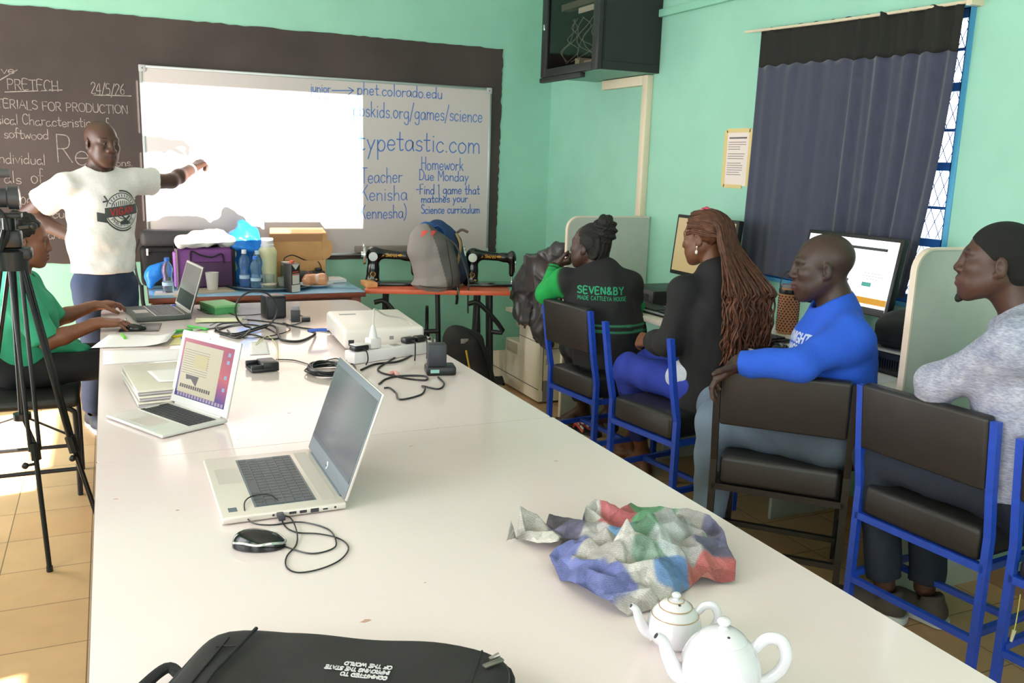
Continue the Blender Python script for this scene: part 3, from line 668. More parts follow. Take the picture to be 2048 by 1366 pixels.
# black bag on the computer
# ================================================================== smooth-surface modelling for bodies and cloth
def npv(p): return np.array([p[0], p[1], p[2]], dtype=np.float32)
def unit(v): v = np.array(v, dtype=np.float64); return v/np.linalg.norm(v)
class Sdf:
    def __init__(s): s.P = []; s.paints = []
    def cone(s, a, ra, b, rb, k=.02, col=None, op='u', flat=None, cut0=False, cut1=False):
        s.P.append(dict(t='c', a=npv(a), b=npv(b), ra=ra, rb=rb, k=k, col=col, op=op, flat=None if flat is None else (npv(unit(flat[0])), flat[1]), c0=cut0, c1=cut1)); return s
    def ell(s, c, r, R=None, k=.02, col=None, op='u'):
        s.P.append(dict(t='e', c=npv(c), r=np.array(r, dtype=np.float32), R=None if R is None else np.array(R, dtype=np.float32), k=k, col=col, op=op)); return s
    def paint(s, c, r, col, soft=.3, R=None): s.paints.append((npv(c), np.array(r, dtype=np.float32) if np.ndim(r) else np.array([r]*3, dtype=np.float32), col, soft, None if R is None else np.array(R, dtype=np.float32))); return s
    @staticmethod
    def dist(p, X, Y, Z):
        if p['t'] == 'c':
            a, b = p['a'], p['b']; ba = b-a; L2 = float(ba @ ba)+1e-12
            x, y, z = X-a[0], Y-a[1], Z-a[2]
            h0 = (x*ba[0]+y*ba[1]+z*ba[2])/L2; h = np.clip(h0, 0, 1)
            x = x-ba[0]*h; y = y-ba[1]*h; z = z-ba[2]*h; m = 1.0
            if p['flat'] is not None:
                ax, sc_ = p['flat']; q = (x*ax[0]+y*ax[1]+z*ax[2])*(1/sc_-1)
                x = x+ax[0]*q; y = y+ax[1]*q; z = z+ax[2]*q; m = min(1.0, sc_)**.5
            d = (np.sqrt(x*x+y*y+z*z)-(p['ra']+(p['rb']-p['ra'])*h))*m
            L = math.sqrt(L2)
            if p['c0']: d = np.maximum(d, -h0*L)
            if p['c1']: d = np.maximum(d, (h0-1)*L)
            return d
        x, y, z = X-p['c'][0], Y-p['c'][1], Z-p['c'][2]; R = p['R']
        if R is not None: x, y, z = (R[0, 0]*x+R[1, 0]*y+R[2, 0]*z, R[0, 1]*x+R[1, 1]*y+R[2, 1]*z, R[0, 2]*x+R[1, 2]*y+R[2, 2]*z)
        r = p['r']; k0 = np.sqrt((x/r[0])**2+(y/r[1])**2+(z/r[2])**2); k1 = np.sqrt((x/r[0]**2)**2+(y/r[1]**2)**2+(z/r[2]**2)**2)+1e-9
        return k0*(k0-1)/k1
    def bounds(s, p, pad):
        if p['t'] == 'c':
            r = max(p['ra'], p['rb'])*(max(1, p['flat'][1]) if p['flat'] is not None else 1)
            lo = np.minimum(p['a'], p['b'])-r; hi = np.maximum(p['a'], p['b'])+r
        else:
            r = float(p['r'].max()) if p['R'] is not None else p['r']; lo = p['c']-r; hi = p['c']+r
        return lo-pad, hi+pad
    def mesh(s, h):
        los, his = zip(*[s.bounds(p, 0) for p in s.P if p['op'] == 'u'])
        lo = np.min(los, 0)-3*h; hi = np.max(his, 0)+3*h; n = np.ceil((hi-lo)/h).astype(int)+1
        D = np.full(n, .08, dtype=np.float32); ax = [lo[i]+h*np.arange(n[i], dtype=np.float32) for i in range(3)]
        for p in s.P:
            l, u = s.bounds(p, p['k']+4*h); i0 = np.clip(((l-lo)/h).astype(int), 0, n); i1 = np.clip(((u-lo)/h).astype(int)+2, 0, n)
            if (i1 <= i0).any(): continue
            sl = tuple(slice(a, b) for a, b in zip(i0, i1))
            d = s.dist(p, ax[0][sl[0]][:, None, None], ax[1][sl[1]][None, :, None], ax[2][sl[2]][None, None, :]).astype(np.float32); o = D[sl]; k = max(p['k'], 1e-5)
            if p['op'] == 'u': q = np.maximum(k-np.abs(o-d), 0)/k; D[sl] = np.minimum(o, d)-q*q*k*.25
            else: d = -d; q = np.maximum(k-np.abs(o-d), 0)/k; D[sl] = np.maximum(o, d)+q*q*k*.25
        S = D < 0; c = S[:-1, :-1, :-1].astype(np.int8)
        for a, b, e in ((1, 0, 0), (0, 1, 0), (0, 0, 1), (1, 1, 0), (1, 0, 1), (0, 1, 1), (1, 1, 1)):
            c = c+S[a:n[0]-1+a, b:n[1]-1+b, e:n[2]-1+e]
        act = (c > 0) & (c < 8); idx = np.argwhere(act); m = len(idx)
        ids = np.full(act.shape, -1, dtype=np.int32); ids[act] = np.arange(m)
        acc = np.zeros((m, 3)); cnt = np.zeros(m); I, J, K = idx.T
        for A in range(3):
            o = [i for i in range(3) if i != A]
            for b0 in (0, 1):
                for b1 in (0, 1):
                    off = np.zeros(3, int); off[o[0]] = b0; off[o[1]] = b1; off2 = off.copy(); off2[A] = 1
                    d0 = D[I+off[0], J+off[1], K+off[2]]; d1 = D[I+off2[0], J+off2[1], K+off2[2]]; x = (d0 < 0) != (d1 < 0)
                    t = np.where(x, d0/np.where(x, d0-d1, 1), 0); pt = np.tile(off.astype(float), (m, 1)); pt[:, A] = t
                    acc[x] += pt[x]; cnt[x] += 1
        V = lo+h*(idx+acc/cnt[:, None]); Q = []
        for A in range(3):
            o = [i for i in range(3) if i != A]
            a = [slice(None)]*3; b = [slice(None)]*3; a[A] = slice(0, n[A]-1); b[A] = slice(1, n[A])
            for i in o: a[i] = slice(1, n[i]-1); b[i] = slice(1, n[i]-1)
            s0 = S[tuple(a)]; s1 = S[tuple(b)]; E = np.argwhere(s0 != s1)
            if not len(E): continue
            fl = s0[tuple(E.T)]; base = E.copy(); base[:, o[0]] += 1; base[:, o[1]] += 1
            def cid(x, y): q = base.copy(); q[:, o[0]] += x; q[:, o[1]] += y; return ids[tuple(q.T)]
            q = np.stack([cid(-1, -1), cid(0, -1), cid(0, 0), cid(-1, 0)], 1)
            flip = fl if A != 1 else ~fl
            q[~flip] = q[~flip][:, ::-1]; Q.append(q)
        Q = np.concatenate(Q); Q = Q[(Q >= 0).all(1)]
        return V, Q
    def colors(s, V, base, soft=.004):
        X, Y, Z = V.T; W_ = np.full(len(V), 1e-9); C = np.tile(np.array(base, dtype=float)*1e-9, (len(V), 1))
        for p in s.P:
            d = s.dist(p, X, Y, Z); w = np.exp(-np.clip(np.abs(d) if p['op'] != 'u' else np.maximum(d, -.02), -1, 1)/soft); 
            if p['op'] != 'u' and p['col'] is None: continue
            W_ += w; C += w[:, None]*np.array(p['col'] if p['col'] is not None else base)
        C /= W_[:, None]
        for c, r, col, sf, R in s.paints:
            q = V-c
            if R is not None: q = q @ R
            t = np.clip((1-np.sqrt(((q/r)**2).sum(1)))/sf, 0, 1)[:, None]; C = C*(1-t)+np.array(col)*t
        return C
def noise3(V, f, seed=0):
    r = np.random.RandomState(seed); o = np.zeros(len(V))
    Wp = V+.3/f*np.sin(V[:, [1, 2, 0]]*f*1.7+seed)
    for i in range(5):
        k = r.normal(size=3); k /= np.linalg.norm(k); o += np.sin(Wp @ k*f*r.uniform(.7, 1.5)+r.uniform(0, 6.28))
    return o/2.6
def normals(V, Q):
    a = V[Q[:, 2]]-V[Q[:, 0]]; b = V[Q[:, 3]]-V[Q[:, 1]]; fn = np.cross(a, b); N = np.zeros_like(V)
    for i in range(4): np.add.at(N, Q[:, i], fn)
    return N/(np.linalg.norm(N, axis=1)[:, None]+1e-12)
def relax(V, Q, it=1, lam=.5):
    for _ in range(it):
        acc = np.zeros_like(V); c = np.zeros(len(V))
        for i in range(4):
            j = (i+1) % 4
            np.add.at(acc, Q[:, i], V[Q[:, j]]); np.add.at(acc, Q[:, j], V[Q[:, i]]); np.add.at(c, Q[:, i], 1); np.add.at(c, Q[:, j], 1)
        V = V*(1-lam)+lam*acc/np.maximum(c, 1)[:, None]
    return V
def np_mesh(name, V, Q, C, m, parent, inv=True):
    me = bpy.data.meshes.new(name)
    Vw = V
    if inv and parent is not None:
        M = np.array(wm(parent).inverted()); Vw = V @ M[:3, :3].T+M[:3, 3]
    me.vertices.add(len(Vw)); me.vertices.foreach_set('co', Vw.astype(np.float32).ravel())
    me.loops.add(Q.size); me.loops.foreach_set('vertex_index', Q.astype(np.int32).ravel())
    me.polygons.add(len(Q)); me.polygons.foreach_set('loop_start', np.arange(0, Q.size, 4, dtype=np.int32))
    me.update(calc_edges=True); me.validate()
    if C is not None:
        a = me.color_attributes.new('Col', 'FLOAT_COLOR', 'POINT'); a.data.foreach_set('color', np.c_[C, np.ones(len(C))].astype(np.float32).ravel())
    me.materials.append(m); return link(name, me, parent, 180)
def soft_body(S, name, h, m, parent, base=(.5, .5, .5), wrinkle=0, wf=30, seed=0, soft=.004, post=None, rel=1, colfn=None, tree=False, stretch=None):
    V, Q = S.mesh(h); V = relax(V, Q, rel) if rel else V
    C = S.colors(V, base, soft)
    if wrinkle:
        N = normals(V, Q); P = V*np.array(stretch) if stretch is not None else V
        V = V+N*(wrinkle*(noise3(P, wf, seed)+.6*noise3(P, wf*2.3, seed+5)))[:, None]
    if post: V = post(V, normals(V, Q))
    if colfn: C = colfn(V, C)
    o = np_mesh(name, V, Q, C, m, parent)
    if tree: return o, BVHTree.FromPolygons([tuple(v) for v in V], [tuple(q) for q in Q])
    return o
def project(tree, p, d, off=.0015):
    hit, nrm, i, dist = tree.ray_cast(Vector(p), Vector(d))
    return (None, None) if hit is None else (hit-Vector(d)*off, -nrm if nrm.dot(Vector(d)) > 0 else nrm)
def cloth_ribbons(mb, polys, O, U, V, d, tree, w, step=.007):
    """marks that follow the cloth: polylines in the (U,V) plane at O are dropped along d onto the garment"""
    O, U, V, d = (Vector(x) for x in (O, U, V, d)); d = d.normalized()
    for p in polys:
        Q = []
        for (a, b), (c, e) in zip(p[:-1], p[1:]):
            n = max(1, int(math.hypot(c-a, e-b)/step)); Q += [(a+(c-a)*i/n, b+(e-b)*i/n) for i in range(n)]
        Q.append(p[-1]); run = []; nn = []
        for a, b in Q:
            h, nr = project(tree, O+U*a+V*b-d*.25, d)
            if h is None: continue
            run.append(h); nn.append(nr)
        if len(run) > 1:
            vs = []; fs = []
            for i, q in enumerate(run):
                t = run[min(i+1, len(run)-1)]-run[max(i-1, 0)]
                if t.length < 1e-7: t = U.copy()
                t.normalize(); s = nn[i].cross(t).normalized()*(w/2); e = t*(w*.35)*(-1 if i == 0 else (1 if i == len(run)-1 else 0)); vs += [q-s+e, q+s+e]
            mb.add(vs, [(i*2, i*2+1, i*2+3, i*2+2) for i in range(len(run)-1)])
def cloth_patch(mb, fn, nu, nv, O, U, V, d, tree, off=.0012):
    O, U, V, d = (Vector(x) for x in (O, U, V, d)); d = d.normalized(); vs = []
    for i in range(nu):
        for j in range(nv):
            a, b = fn(i/(nu-1), j/(nv-1)); h, _ = project(tree, O+U*a+V*b-d*.25, d, off); vs.append(h)
    idx = {}; vv = []
    for k, v in enumerate(vs):
        if v is not None: idx[k] = len(vv); vv.append(v)
    fs = []
    for i in range(nu-1):
        for j in range(nv-1):
            q = (i*nv+j, (i+1)*nv+j, (i+1)*nv+j+1, i*nv+j+1)
            if all(k in idx for k in q): fs.append([idx[k] for k in q])
    mb.add(vv, fs)
def basis(f, u):
    f = unit(f); u = np.array(u, float); u = unit(u-f*(u @ f)); l = np.cross(u, f); return np.stack([f, l, u], 1)
def head(S, C, f, u, skin, lip, neck, sc=1.0, neck_r=.056, eyes=True, wide=1.0, gaze=(1, 0)):
    R = basis(f, u); C = np.array(C, float)
    def L(x, y, z): return C+R @ (np.array([x, y*wide, z])*sc)
    dk = tuple(c*.45 for c in skin); e = lambda *r: tuple(a*sc for a in r)
    S.cone(L(-.022, 0, -.045), neck_r*sc, neck, neck_r*1.08*sc, .03, skin)
    S.ell(L(-.016, 0, .04), e(.098, .077*wide, .086), R, .03, skin)
    S.ell(L(.03, 0, -.008), e(.06, .063*wide, .098), R, .03, skin)
    for y in (1, -1): S.cone(L(-.004, y*.05, -.042), .023*sc, L(.058, y*.022, -.1), .021*sc, .03, skin)
    for y in (1, -1): S.ell(L(.042, y*.038, -.055), e(.036, .026, .042), R, .03, skin)
    S.ell(L(.070, 0, -.104), e(.021, .026, .017), R, .02, skin)
    S.ell(L(.070, 0, -.060), e(.030, .036, .034), R, .025, skin)
    for y in (1, -1):
        S.ell(L(.056, y*.044, -.014), e(.028, .022, .022), R, .025, skin)
        S.cone(L(.085, y*.014, .030), .0105*sc, L(.072, y*.046, .030), .0105*sc, .018, skin)
    for y in (1, -1): S.ell(L(.104, y*.034, .008), e(.018, .0165, .0105), R, .013, skin, op='s')
    if eyes:
        for y in (1, -1):
            S.ell(L(.0745, y*.032, .007), e(.0125, .0140, .0115), R, .003, skin)
            S.paint(L(.086, y*.033, .0068), e(.009, .0135, .0052), lin('#776e66'), .35, R)
            S.paint(L(.0865, y*.0325+.003*gaze[1], .0072), .0062*sc, (.006, .004, .003), .3)
            S.cone(L(.080, y*.046, .0125), .0042*sc, L(.0865, y*.022, .0135), .0042*sc, .004, dk)
            S.cone(L(.079, y*.045, .000), .004*sc, L(.085, y*.024, -.001), .004*sc, .004, skin)
            S.paint(L(.088, y*.034, .036), e(.016, .021, .0048), (.006, .005, .005), .5, R)
    S.cone(L(.080, 0, .034), .009*sc, L(.090, 0, .008), .0085*sc, .016, skin)
    S.cone(L(.087, 0, .018), .0088*sc, L(.1045, 0, -.024), .0140*sc, .016, skin)
    for y in (1, -1): S.ell(L(.098, y*.0175, -.029), e(.0125, .0105, .0095), R, .009, skin)
    for y in (1, -1): S.ell(L(.107, y*.0095, -.038), e(.006, .0045, .004), R, .004, dk, op='s')
    for y in (1, -1):
        S.cone(L(.0975, 0, -.0585), .0072*sc, L(.086, y*.024, -.063), .005*sc, .008, lip)
        S.cone(L(.0965, 0, -.0725), .0080*sc, L(.086, y*.023, -.066), .005*sc, .008, lip)
        S.cone(L(.1055, 0, -.0655), .0018*sc, L(.091, y*.026, -.0645), .0018*sc, .004, dk, op='s')
    for y in (1, -1):
        Re = R @ np.array(Matrix.Rotation(.22, 3, 'Y')) @ np.array(Matrix.Rotation(y*.3, 3, 'Z'))
        S.ell(L(-.010, y*.080, -.002), e(.0185, .0075, .032), Re, .006, skin)
        S.ell(L(-.004, y*.089, .001), e(.0085, .0075, .017), Re, .005, dk, op='s')
        S.ell(L(-.002, y*.077, -.028), e(.009, .007, .010), R, .006, skin)
    return L, R
def hand(S, w, d, n, side, skin, curls=((25, 30, 20),)*4, spread=6, thumb=(.55, .75, .35), sc=1.0, palm=None, tcurl=20, wr=.027):
    """w wrist, d the way the fingers point, n out of the palm; side +1 puts the thumb on n x d"""
    d = unit(d); n = np.array(n, float); n = unit(n-d*(n @ d)); t = np.cross(n, d)*side; w = np.array(w, float); pal = palm or skin
    S.cone(w-d*.03, wr*sc, w+d*.012*sc, wr*.92*sc, .015, skin, flat=(n, .75))
    offs = (.030, .0105, -.0095, -.0285); plen = (.088, .092, .088, .080); lens = (.074, .083, .077, .061); rad = (.0096, .0098, .0092, .0082)
    for i in range(4):
        b = w+t*offs[i]*.62*sc+d*.012*sc; kn = w+t*offs[i]*sc+d*plen[i]*sc
        S.cone(b, .0150*sc, kn, .0125*sc, .014, skin)
        S.cone(b+n*.006*sc+d*.02*sc, .012*sc, kn+n*.003*sc-d*.008*sc, .010*sc, .012, pal)
        a = math.radians(spread)*(1.2-.8*i); dd = unit(d*math.cos(a)+t*math.sin(a)); ang = 0; p = kn; c = curls[i % len(curls)]
        for j, fr in enumerate((.45, .30, .25)):
            ang += math.radians(c[j]); v = dd*math.cos(ang)+n*math.sin(ang); q = p+v*lens[i]*fr*sc
            S.cone(p, rad[i]*(1-.08*j)*sc, q, rad[i]*(.92-.09*j)*sc, .004, skin); p = q
        S.ell(p-v*.004*sc-np.cross(v, t*side)*0-(n*math.cos(ang)-dd*math.sin(ang))*rad[i]*.62*sc, (.0055*sc,)*3, None, .002, tuple(min(1, x*1.7+.03) for x in skin))
    tv = unit(t*thumb[0]+d*thumb[1]+n*thumb[2]); p = w+t*.022*sc+d*.018*sc; S.cone(w+d*.01*sc+t*.012*sc, .017*sc, p+tv*.02*sc, .0155*sc, .014, skin); ang = 0; cv = unit(d*.6-t*.6+n*.5)
    for ln, r0, r1 in ((.040, .0145, .0118), (.034, .0115, .0108), (.026, .0108, .0088)):
        v = unit(tv*math.cos(ang)+cv*math.sin(ang)); q = p+v*ln*sc; S.cone(p, r0*sc, q, r1*sc, .006, skin); p = q; ang += math.radians(tcurl)
    return S
def foot(S, ankle, d, skin, toes=True, sc=1.0):
    d = unit((d[0], d[1], 0)); s = np.array([-d[1], d[0], 0]); A = np.array(ankle, float); g = np.array([A[0], A[1], 0.0])
    S.cone(A, .036*sc, g-d*.035+[0, 0, .032], .031*sc, .03, skin)
    S.cone(A+d*.01, .034*sc, g+d*.13+[0, 0, .026], .024*sc, .03, skin, flat=None)
    S.cone(g-d*.03+[0, 0, .024], .024*sc, g+d*.12-s*.02+[0, 0, .018], .018*sc, .03, skin)
    S.cone(g+d*.05+s*.02+[0, 0, .02], .018*sc, g+d*.13+s*.025+[0, 0, .018], .017*sc, .03, skin)
    if toes:
        for i, (o, l) in enumerate(((-.03, .185), (-.012, .18), (.003, .172), (.017, .162), (.030, .15))): S.cone(g+d*.125+s*o+[0, 0, .016], .012, g+d*l+s*o+[0, 0, .011], .0115 if i == 0 else .009, .006, skin)
def shoe(parent, name, ankle, d, m, sole, toe_up=0.0, label=None):
    d = unit((d[0], d[1], 0)); s = np.array([-d[1], d[0], 0]); g = np.array([ankle[0], ankle[1], ankle[2]-.085]); z = np.array([0, 0, 1.0]); S = Sdf()
    S.cone(g-d*.045+z*.045, .038, g+d*.10+z*.042, .036, .03); S.cone(g+d*.08+z*.036, .038, g+d*.175+z*.030, .029, .03, flat=(z, .8)); S.cone(g-d*.03+z*.05, .04, g-d*.02+z*.105, .043, .03, cut1=True)
    S.cone(g+z*.08-d*.005, .03, g+z*.14-d*.01, .033, .01, op='s')
    o = soft_body(S, name, .006, m, parent, base=(.1, .1, .1))
    P = [(-.09+.0, 0), (-.075, .035), (0, .038), (.12, .046), (.18, .038), (.212, 0), (.18, -.038), (.12, -.046), (0, -.038), (-.075, -.035)]
    Q = catmull([(a, b, 0) for a, b in P], 4, True); M = Matrix(((d[0], s[0], 0, g[0]), (d[1], s[1], 0, g[1]), (0, 0, 1, g[2]), (0, 0, 0, 1)))
    mb = MB(); mb.prism([(q.x, q.y) for q in Q], 0.0, .024, M=M); k = wm(o)
    mb.build('sole', sole, o, 30, world=True); return o
skin_m = mat('skin', '#6b4632', .46, attr='Col', noise=.05, nscale=45, bump=.04, bscale=260)
cloth_m = mat('cloth', '#808080', .85, attr='Col', noise=.05, nscale=90, bump=.12, bscale=420)
knit_m = mat('heather_knit', '#8c8ea0', .9, attr='Col', noise=.30, nscale=55, bump=.15, bscale=300, stretch=(1.3, 1.3, 5))
hair_m = mat('black_hair', '#171311', .7, noise=.25, nscale=120, bump=.5, bscale=160)
def A(*p): return np.array(p, float)
def lerp(a, b, t): return np.array(a)*(1-t)+np.array(b)*t
# ================================================================== people
DK = lin('#503429'); DK2 = lin('#452e25'); LIPD = lin('#55302c'); WHT = lin('#e6e0e0')
jean_d = lin('#2a3650'); jean_b = lin('#2a3da6'); jean_l = lin('#6f8196')
def stripes(V, P0, ax, bands, C, col):
    t = (V-np.array(P0)) @ unit(ax)
    for a, b in bands: C[(t > a) & (t < b)] = col
    return C
# ---- teacher at the board
T = thing('person', 'standing person in a white printed t-shirt and jeans, pointing at the projected picture', 'person', (-.07, 5.54, 0))
ft = unit((.45, -.89, 0)); lt = np.array([-ft[1], ft[0], 0])
neck = A(-.045, 5.565, 1.475); shR = A(-.215, 5.49, 1.405); shL = A(.125, 5.63, 1.425); elR = A(-.425, 5.62, 1.235); wrR = A(-.165, 5.475, 1.105)
elL = A(.345, 5.80, 1.43); wrL = A(.49, 5.985, 1.505); pel = A(-.05, 5.545, .90)
S = Sdf(); head(S, (-.022, 5.535, 1.632), (.50, -.85, -.06), (.02, 0, 1), DK, LIPD, neck, 1.0, gaze=(1, 1))
S.cone(neck, .06, A(-.05, 5.56, 1.32), .15, .05, DK, flat=(ft, .62)).cone(A(-.05, 5.56, 1.32), .15, pel, .14, .05, DK, flat=(ft, .62))
for a, b, c in ((shR, elR, wrR), (shL, elL, wrL)):
    S.cone(neck+A(0, 0, -.04), .05, a, .055, .04, DK).cone(a, .054, b, .042, .03, DK).cone(b, .043, lerp(b, c, .35), .043, .02, DK).cone(lerp(b, c, .35), .043, c, .028, .02, DK)
hand(S, wrR, (.55, .1, -.45), (-.2, .85, .3), 1, DK, curls=((12, 25, 15),), thumb=(.4, .8, .2))
hand(S, wrL, (.62, .62, .42), (.3, .5, -.8), -1, DK, curls=((12, 18, 10), (40, 55, 30), (50, 60, 30), (55, 60, 30)), thumb=(.4, .75, .5))
for s in (1, -1):
    hp = pel+lt*.09*s+A(0, 0, -.05); kn = A(-.11 if s < 0 else .03, 5.53, .48); S.cone(hp, .09, kn, .055, .04, DK).cone(kn, .055, A(-.13 if s < 0 else .03, 5.56, .1), .04, .03, DK)
soft_body(S, 'body', .0045, skin_m, T, DK, soft=.004)
S = Sdf(); ch = A(-.045, 5.565, 1.30)
S.cone(A(-.045, 5.565, 1.395), .145, ch, .178, .05, WHT, flat=(ft, .70)).cone(ch, .180, A(-.05, 5.545, 1.10), .178, .05, WHT, flat=(ft, .76)).cone(A(-.05, 5.545, 1.10), .178, A(-.05, 5.545, .925), .176, .03, WHT, flat=(ft, .76), cut1=True)
for a, b, l in ((shR, elR, .60), (shL, elL, .52)): S.cone(neck+A(0, 0, -.045), .058, a, .066, .05, WHT).cone(a, .068, lerp(a, b, l), .082, .04, WHT, cut1=True)
S.cone(neck+A(0, 0, -.05), .058, A(-.03, 5.535, 1.60), .078, .012, None, 's')
S.cone(lerp(shR, elR, .45), .060, lerp(shR, elR, .75), .066, .004, None, 's').cone(lerp(shL, elL, .40), .060, lerp(shL, elL, .7), .066, .004, None, 's')
o, bt = soft_body(S, 't_shirt', .006, cloth_m, T, WHT, wrinkle=.006, wf=22, seed=4, tree=True)
g0 = A(-.045, 5.565, 1.27)+ft*.05+lt*.055
mk = mat('tshirt_print_dark', '#4a4e50', .85); rd = mat('tshirt_print_red', '#b33a3c', .85)
def arc(r, a0, a1, n=24): return [(r*math.cos(math.radians(a0+(a1-a0)*i/n)), r*math.sin(math.radians(a0+(a1-a0)*i/n))) for i in range(n+1)]
mb = MB(); V_ = (0.05, -.02, 1); kw = (g0, lt, V_, -ft, bt)
P = [arc(.098, 15, 165), arc(.098, 195, 345), arc(.070, 20, 160), arc(.066, 200, 340), arc(.045, 200, 340)]
for k in range(11): a = math.radians(30+12*k); P.append([(.078*math.cos(a), .078*math.sin(a)), (.09*math.cos(a), .09*math.sin(a))])
for k in range(9): P.append([(-.05+.0125*k, .025), (-.05+.0125*k, .055-.001*(k-4)**2)])
cloth_ribbons(mb, P, *kw, .005)
cloth_ribbons(mb, [arc(.11, 25, 95), arc(.11, 205, 300), [(-.10, .08), (-.085, .055), (-.11, .05)], [(-.02, -.02), (.02, -.05), (.045, -.03)]], *kw, .009)
lt_, lw = strokes('PHILIPPINES', .017); Q = []
for p in lt_:
    q = []
    for a, b in p: an = math.radians(212+116*a/lw); r = .082-b+.006; q.append((r*math.cos(an), r*math.sin(an)))
    Q.append(q)
cloth_ribbons(mb, Q, *kw, .003, .004)
cloth_patch(mb, lambda u, v: (-.105+.21*u, -.028+.055*v+.02*(u-.5)), 22, 8, *kw)
cloth_patch(mb, lambda u, v: (-.145+.05*u, -.055+.05*v-.01*u), 6, 6, *kw)
cloth_patch(mb, lambda u, v: (-.02+.06*u, -.075+.03*v*(1-abs(u-.5))), 8, 6, *kw)
mb.build('shirt_print', mk, o, 0, world=True)
mb = MB(); lt_, lw = strokes('VIGAN', .036, track=.1); cloth_ribbons(mb, [[(-.078+a*.15/lw, -.018+b+.02*(a/lw-.5)) for a, b in p] for p in lt_], g0, lt, V_, -ft, BVHTree.FromPolygons([tuple(wm(T) @ v.co-Vector(ft)*-.002) for v in o.data.vertices], [tuple(p.vertices) for p in o.data.polygons]), .0075)
mb.build('shirt_lettering', rd, o, 0, world=True)
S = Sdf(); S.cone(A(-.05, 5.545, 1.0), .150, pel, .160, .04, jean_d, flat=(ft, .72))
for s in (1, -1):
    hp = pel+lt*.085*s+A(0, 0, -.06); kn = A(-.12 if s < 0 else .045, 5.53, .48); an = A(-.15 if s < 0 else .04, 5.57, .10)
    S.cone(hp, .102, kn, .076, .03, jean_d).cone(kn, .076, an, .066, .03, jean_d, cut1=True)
soft_body(S, 'jeans', .007, cloth_m, T, jean_d, wrinkle=.004, wf=26, seed=2, colfn=lambda V, C: C*(1+.5*np.clip((V[:, 0:1]+.05)*-3, 0, 1)))  # left side painted lighter, standing in for the doorway light
shoe_m = mat('dark_shoe', '#3a3c48', .6); sole_m = mat('white_rubber_sole', '#cfd0d2', .6)
shoe(T, 'shoe', (-.15, 5.56, .085), (.3, -.95), shoe_m, sole_m); shoe(T, 'shoe', (.04, 5.56, .085), (.6, -.8), shoe_m, sole_m)
wb_ = MB().tube([lerp(wrL, elL, .10)+.036*(np.array([0.79, -.61, 0])*math.cos(a)+np.array([-.2, -.25, .95])*math.sin(a)) for a in np.linspace(0, 2*PI, 20)[:-1]], .006, 6, closed=True).build('bracelet', mat('white_beads', '#e3e0da', .5), T, world=True)

# ---- person in green at the left of the table
GR = lin('#2f9c78'); SK = lin('#7a4a34'); LIPS = lin('#7c4038')
P_ = thing('person', 'seated person in a green shirt, typing on the dark laptop behind the tripod', 'person', (-.42, 4.8, 0))
hC = A(-.375, 4.8, 1.162); ft = unit((1, .06, 0)); neck = A(-.42, 4.8, 1.0); shN = A(-.415, 4.625, .925); shF = A(-.405, 4.975, .925); elN = A(-.30, 4.575, .715); wrN = A(-.075, 4.595, .792); elF = A(-.285, 5.02, .745); wrF = A(-.10, 5.075, .80); pel = A(-.46, 4.79, .56)
S = Sdf(); L, R = head(S, hC, (1, .03, -.10), (.06, 0, 1), SK, LIPS, neck, .97, .052)
S.cone(neck, .06, A(-.43, 4.8, .82), .13, .05, SK, flat=(ft, .65)).cone(A(-.43, 4.8, .82), .13, pel, .13, .05, SK, flat=(ft, .65))
for a, b, c in ((shN, elN, wrN), (shF, elF, wrF)): S.cone(neck+A(0, 0, -.04), .045, a, .048, .04, SK).cone(a, .047, b, .038, .03, SK).cone(b, .039, lerp(b, c, .3), .039, .02, SK).cone(lerp(b, c, .3), .039, c, .026, .02, SK)
hand(S, wrN, (.95, -.08, -.02), (.05, .1, -1), -1, SK, curls=((18, 18, 12), (16, 16, 10), (20, 20, 12), (26, 22, 12)), thumb=(.6, .75, .15), sc=.98)
hand(S, wrF, (.85, .40, .05), (.05, .05, -1), 1, SK, curls=((22, 26, 18), (20, 26, 18), (22, 28, 18), (26, 28, 16)), thumb=(.75, .55, .3), sc=.98)
for y in (4.70, 4.90): S.cone(A(-.45, y, .555), .075, A(-.02, y-.02, .575), .055, .04, SK).cone(A(-.02, y-.02, .575), .055, A(.02, y-.02, .1), .036, .03, SK)
soft_body(S, 'body', .0042, skin_m, P_, SK)
S = Sdf(); S.ell(L(-.030, 0, .052), (.098, .092, .090), R, .02); S.ell(L(-.055, 0, 0), (.062, .078, .07), R, .03); S.ell(L(.06, 0, -.03), (.075, .075, .112), R, .01, None, 's')
for y in (1, -1): S.ell(L(.012, y*.088, -.02), (.036, .02, .05), R, .01, None, 's')
soft_body(S, 'hair', .0045, hair_m, P_, (.01, .01, .01), wrinkle=.006, wf=95, seed=8, rel=0)
S = Sdf(); S.cone(A(-.42, 4.8, .935), .12, A(-.41, 4.8, .80), .165, .05, GR, flat=(ft, .78)).cone(A(-.41, 4.8, .80), .165, A(-.42, 4.79, .60), .165, .05, GR, flat=(ft, .85))
S.cone(A(-.36, 4.77, .66), .11, A(-.17, 4.74, .645), .055, .06, GR, flat=((0, 0, 1), .5)).cone(A(-.40, 4.85, .64), .12, A(-.22, 4.88, .645), .06, .05, GR, flat=((0, 0, 1), .5))
for a, b in ((shN, elN), (shF, elF)): S.cone(neck+A(0, 0, -.06), .05, a, .062, .05, GR).cone(a, .066, lerp(a, b, .97), .066, .04, GR, cut1=True)
S.cone(neck+A(.01, 0, -.045), .054, hC, .075, .012, None, 's'); S.cone(neck+A(.05, 0, -.02), .02, neck+A(.10, 0, -.13), .004, .015, None, 's')
o, bt = soft_body(S, 'shirt', .006, cloth_m, P_, GR, wrinkle=.0075, wf=20, seed=3, tree=True)
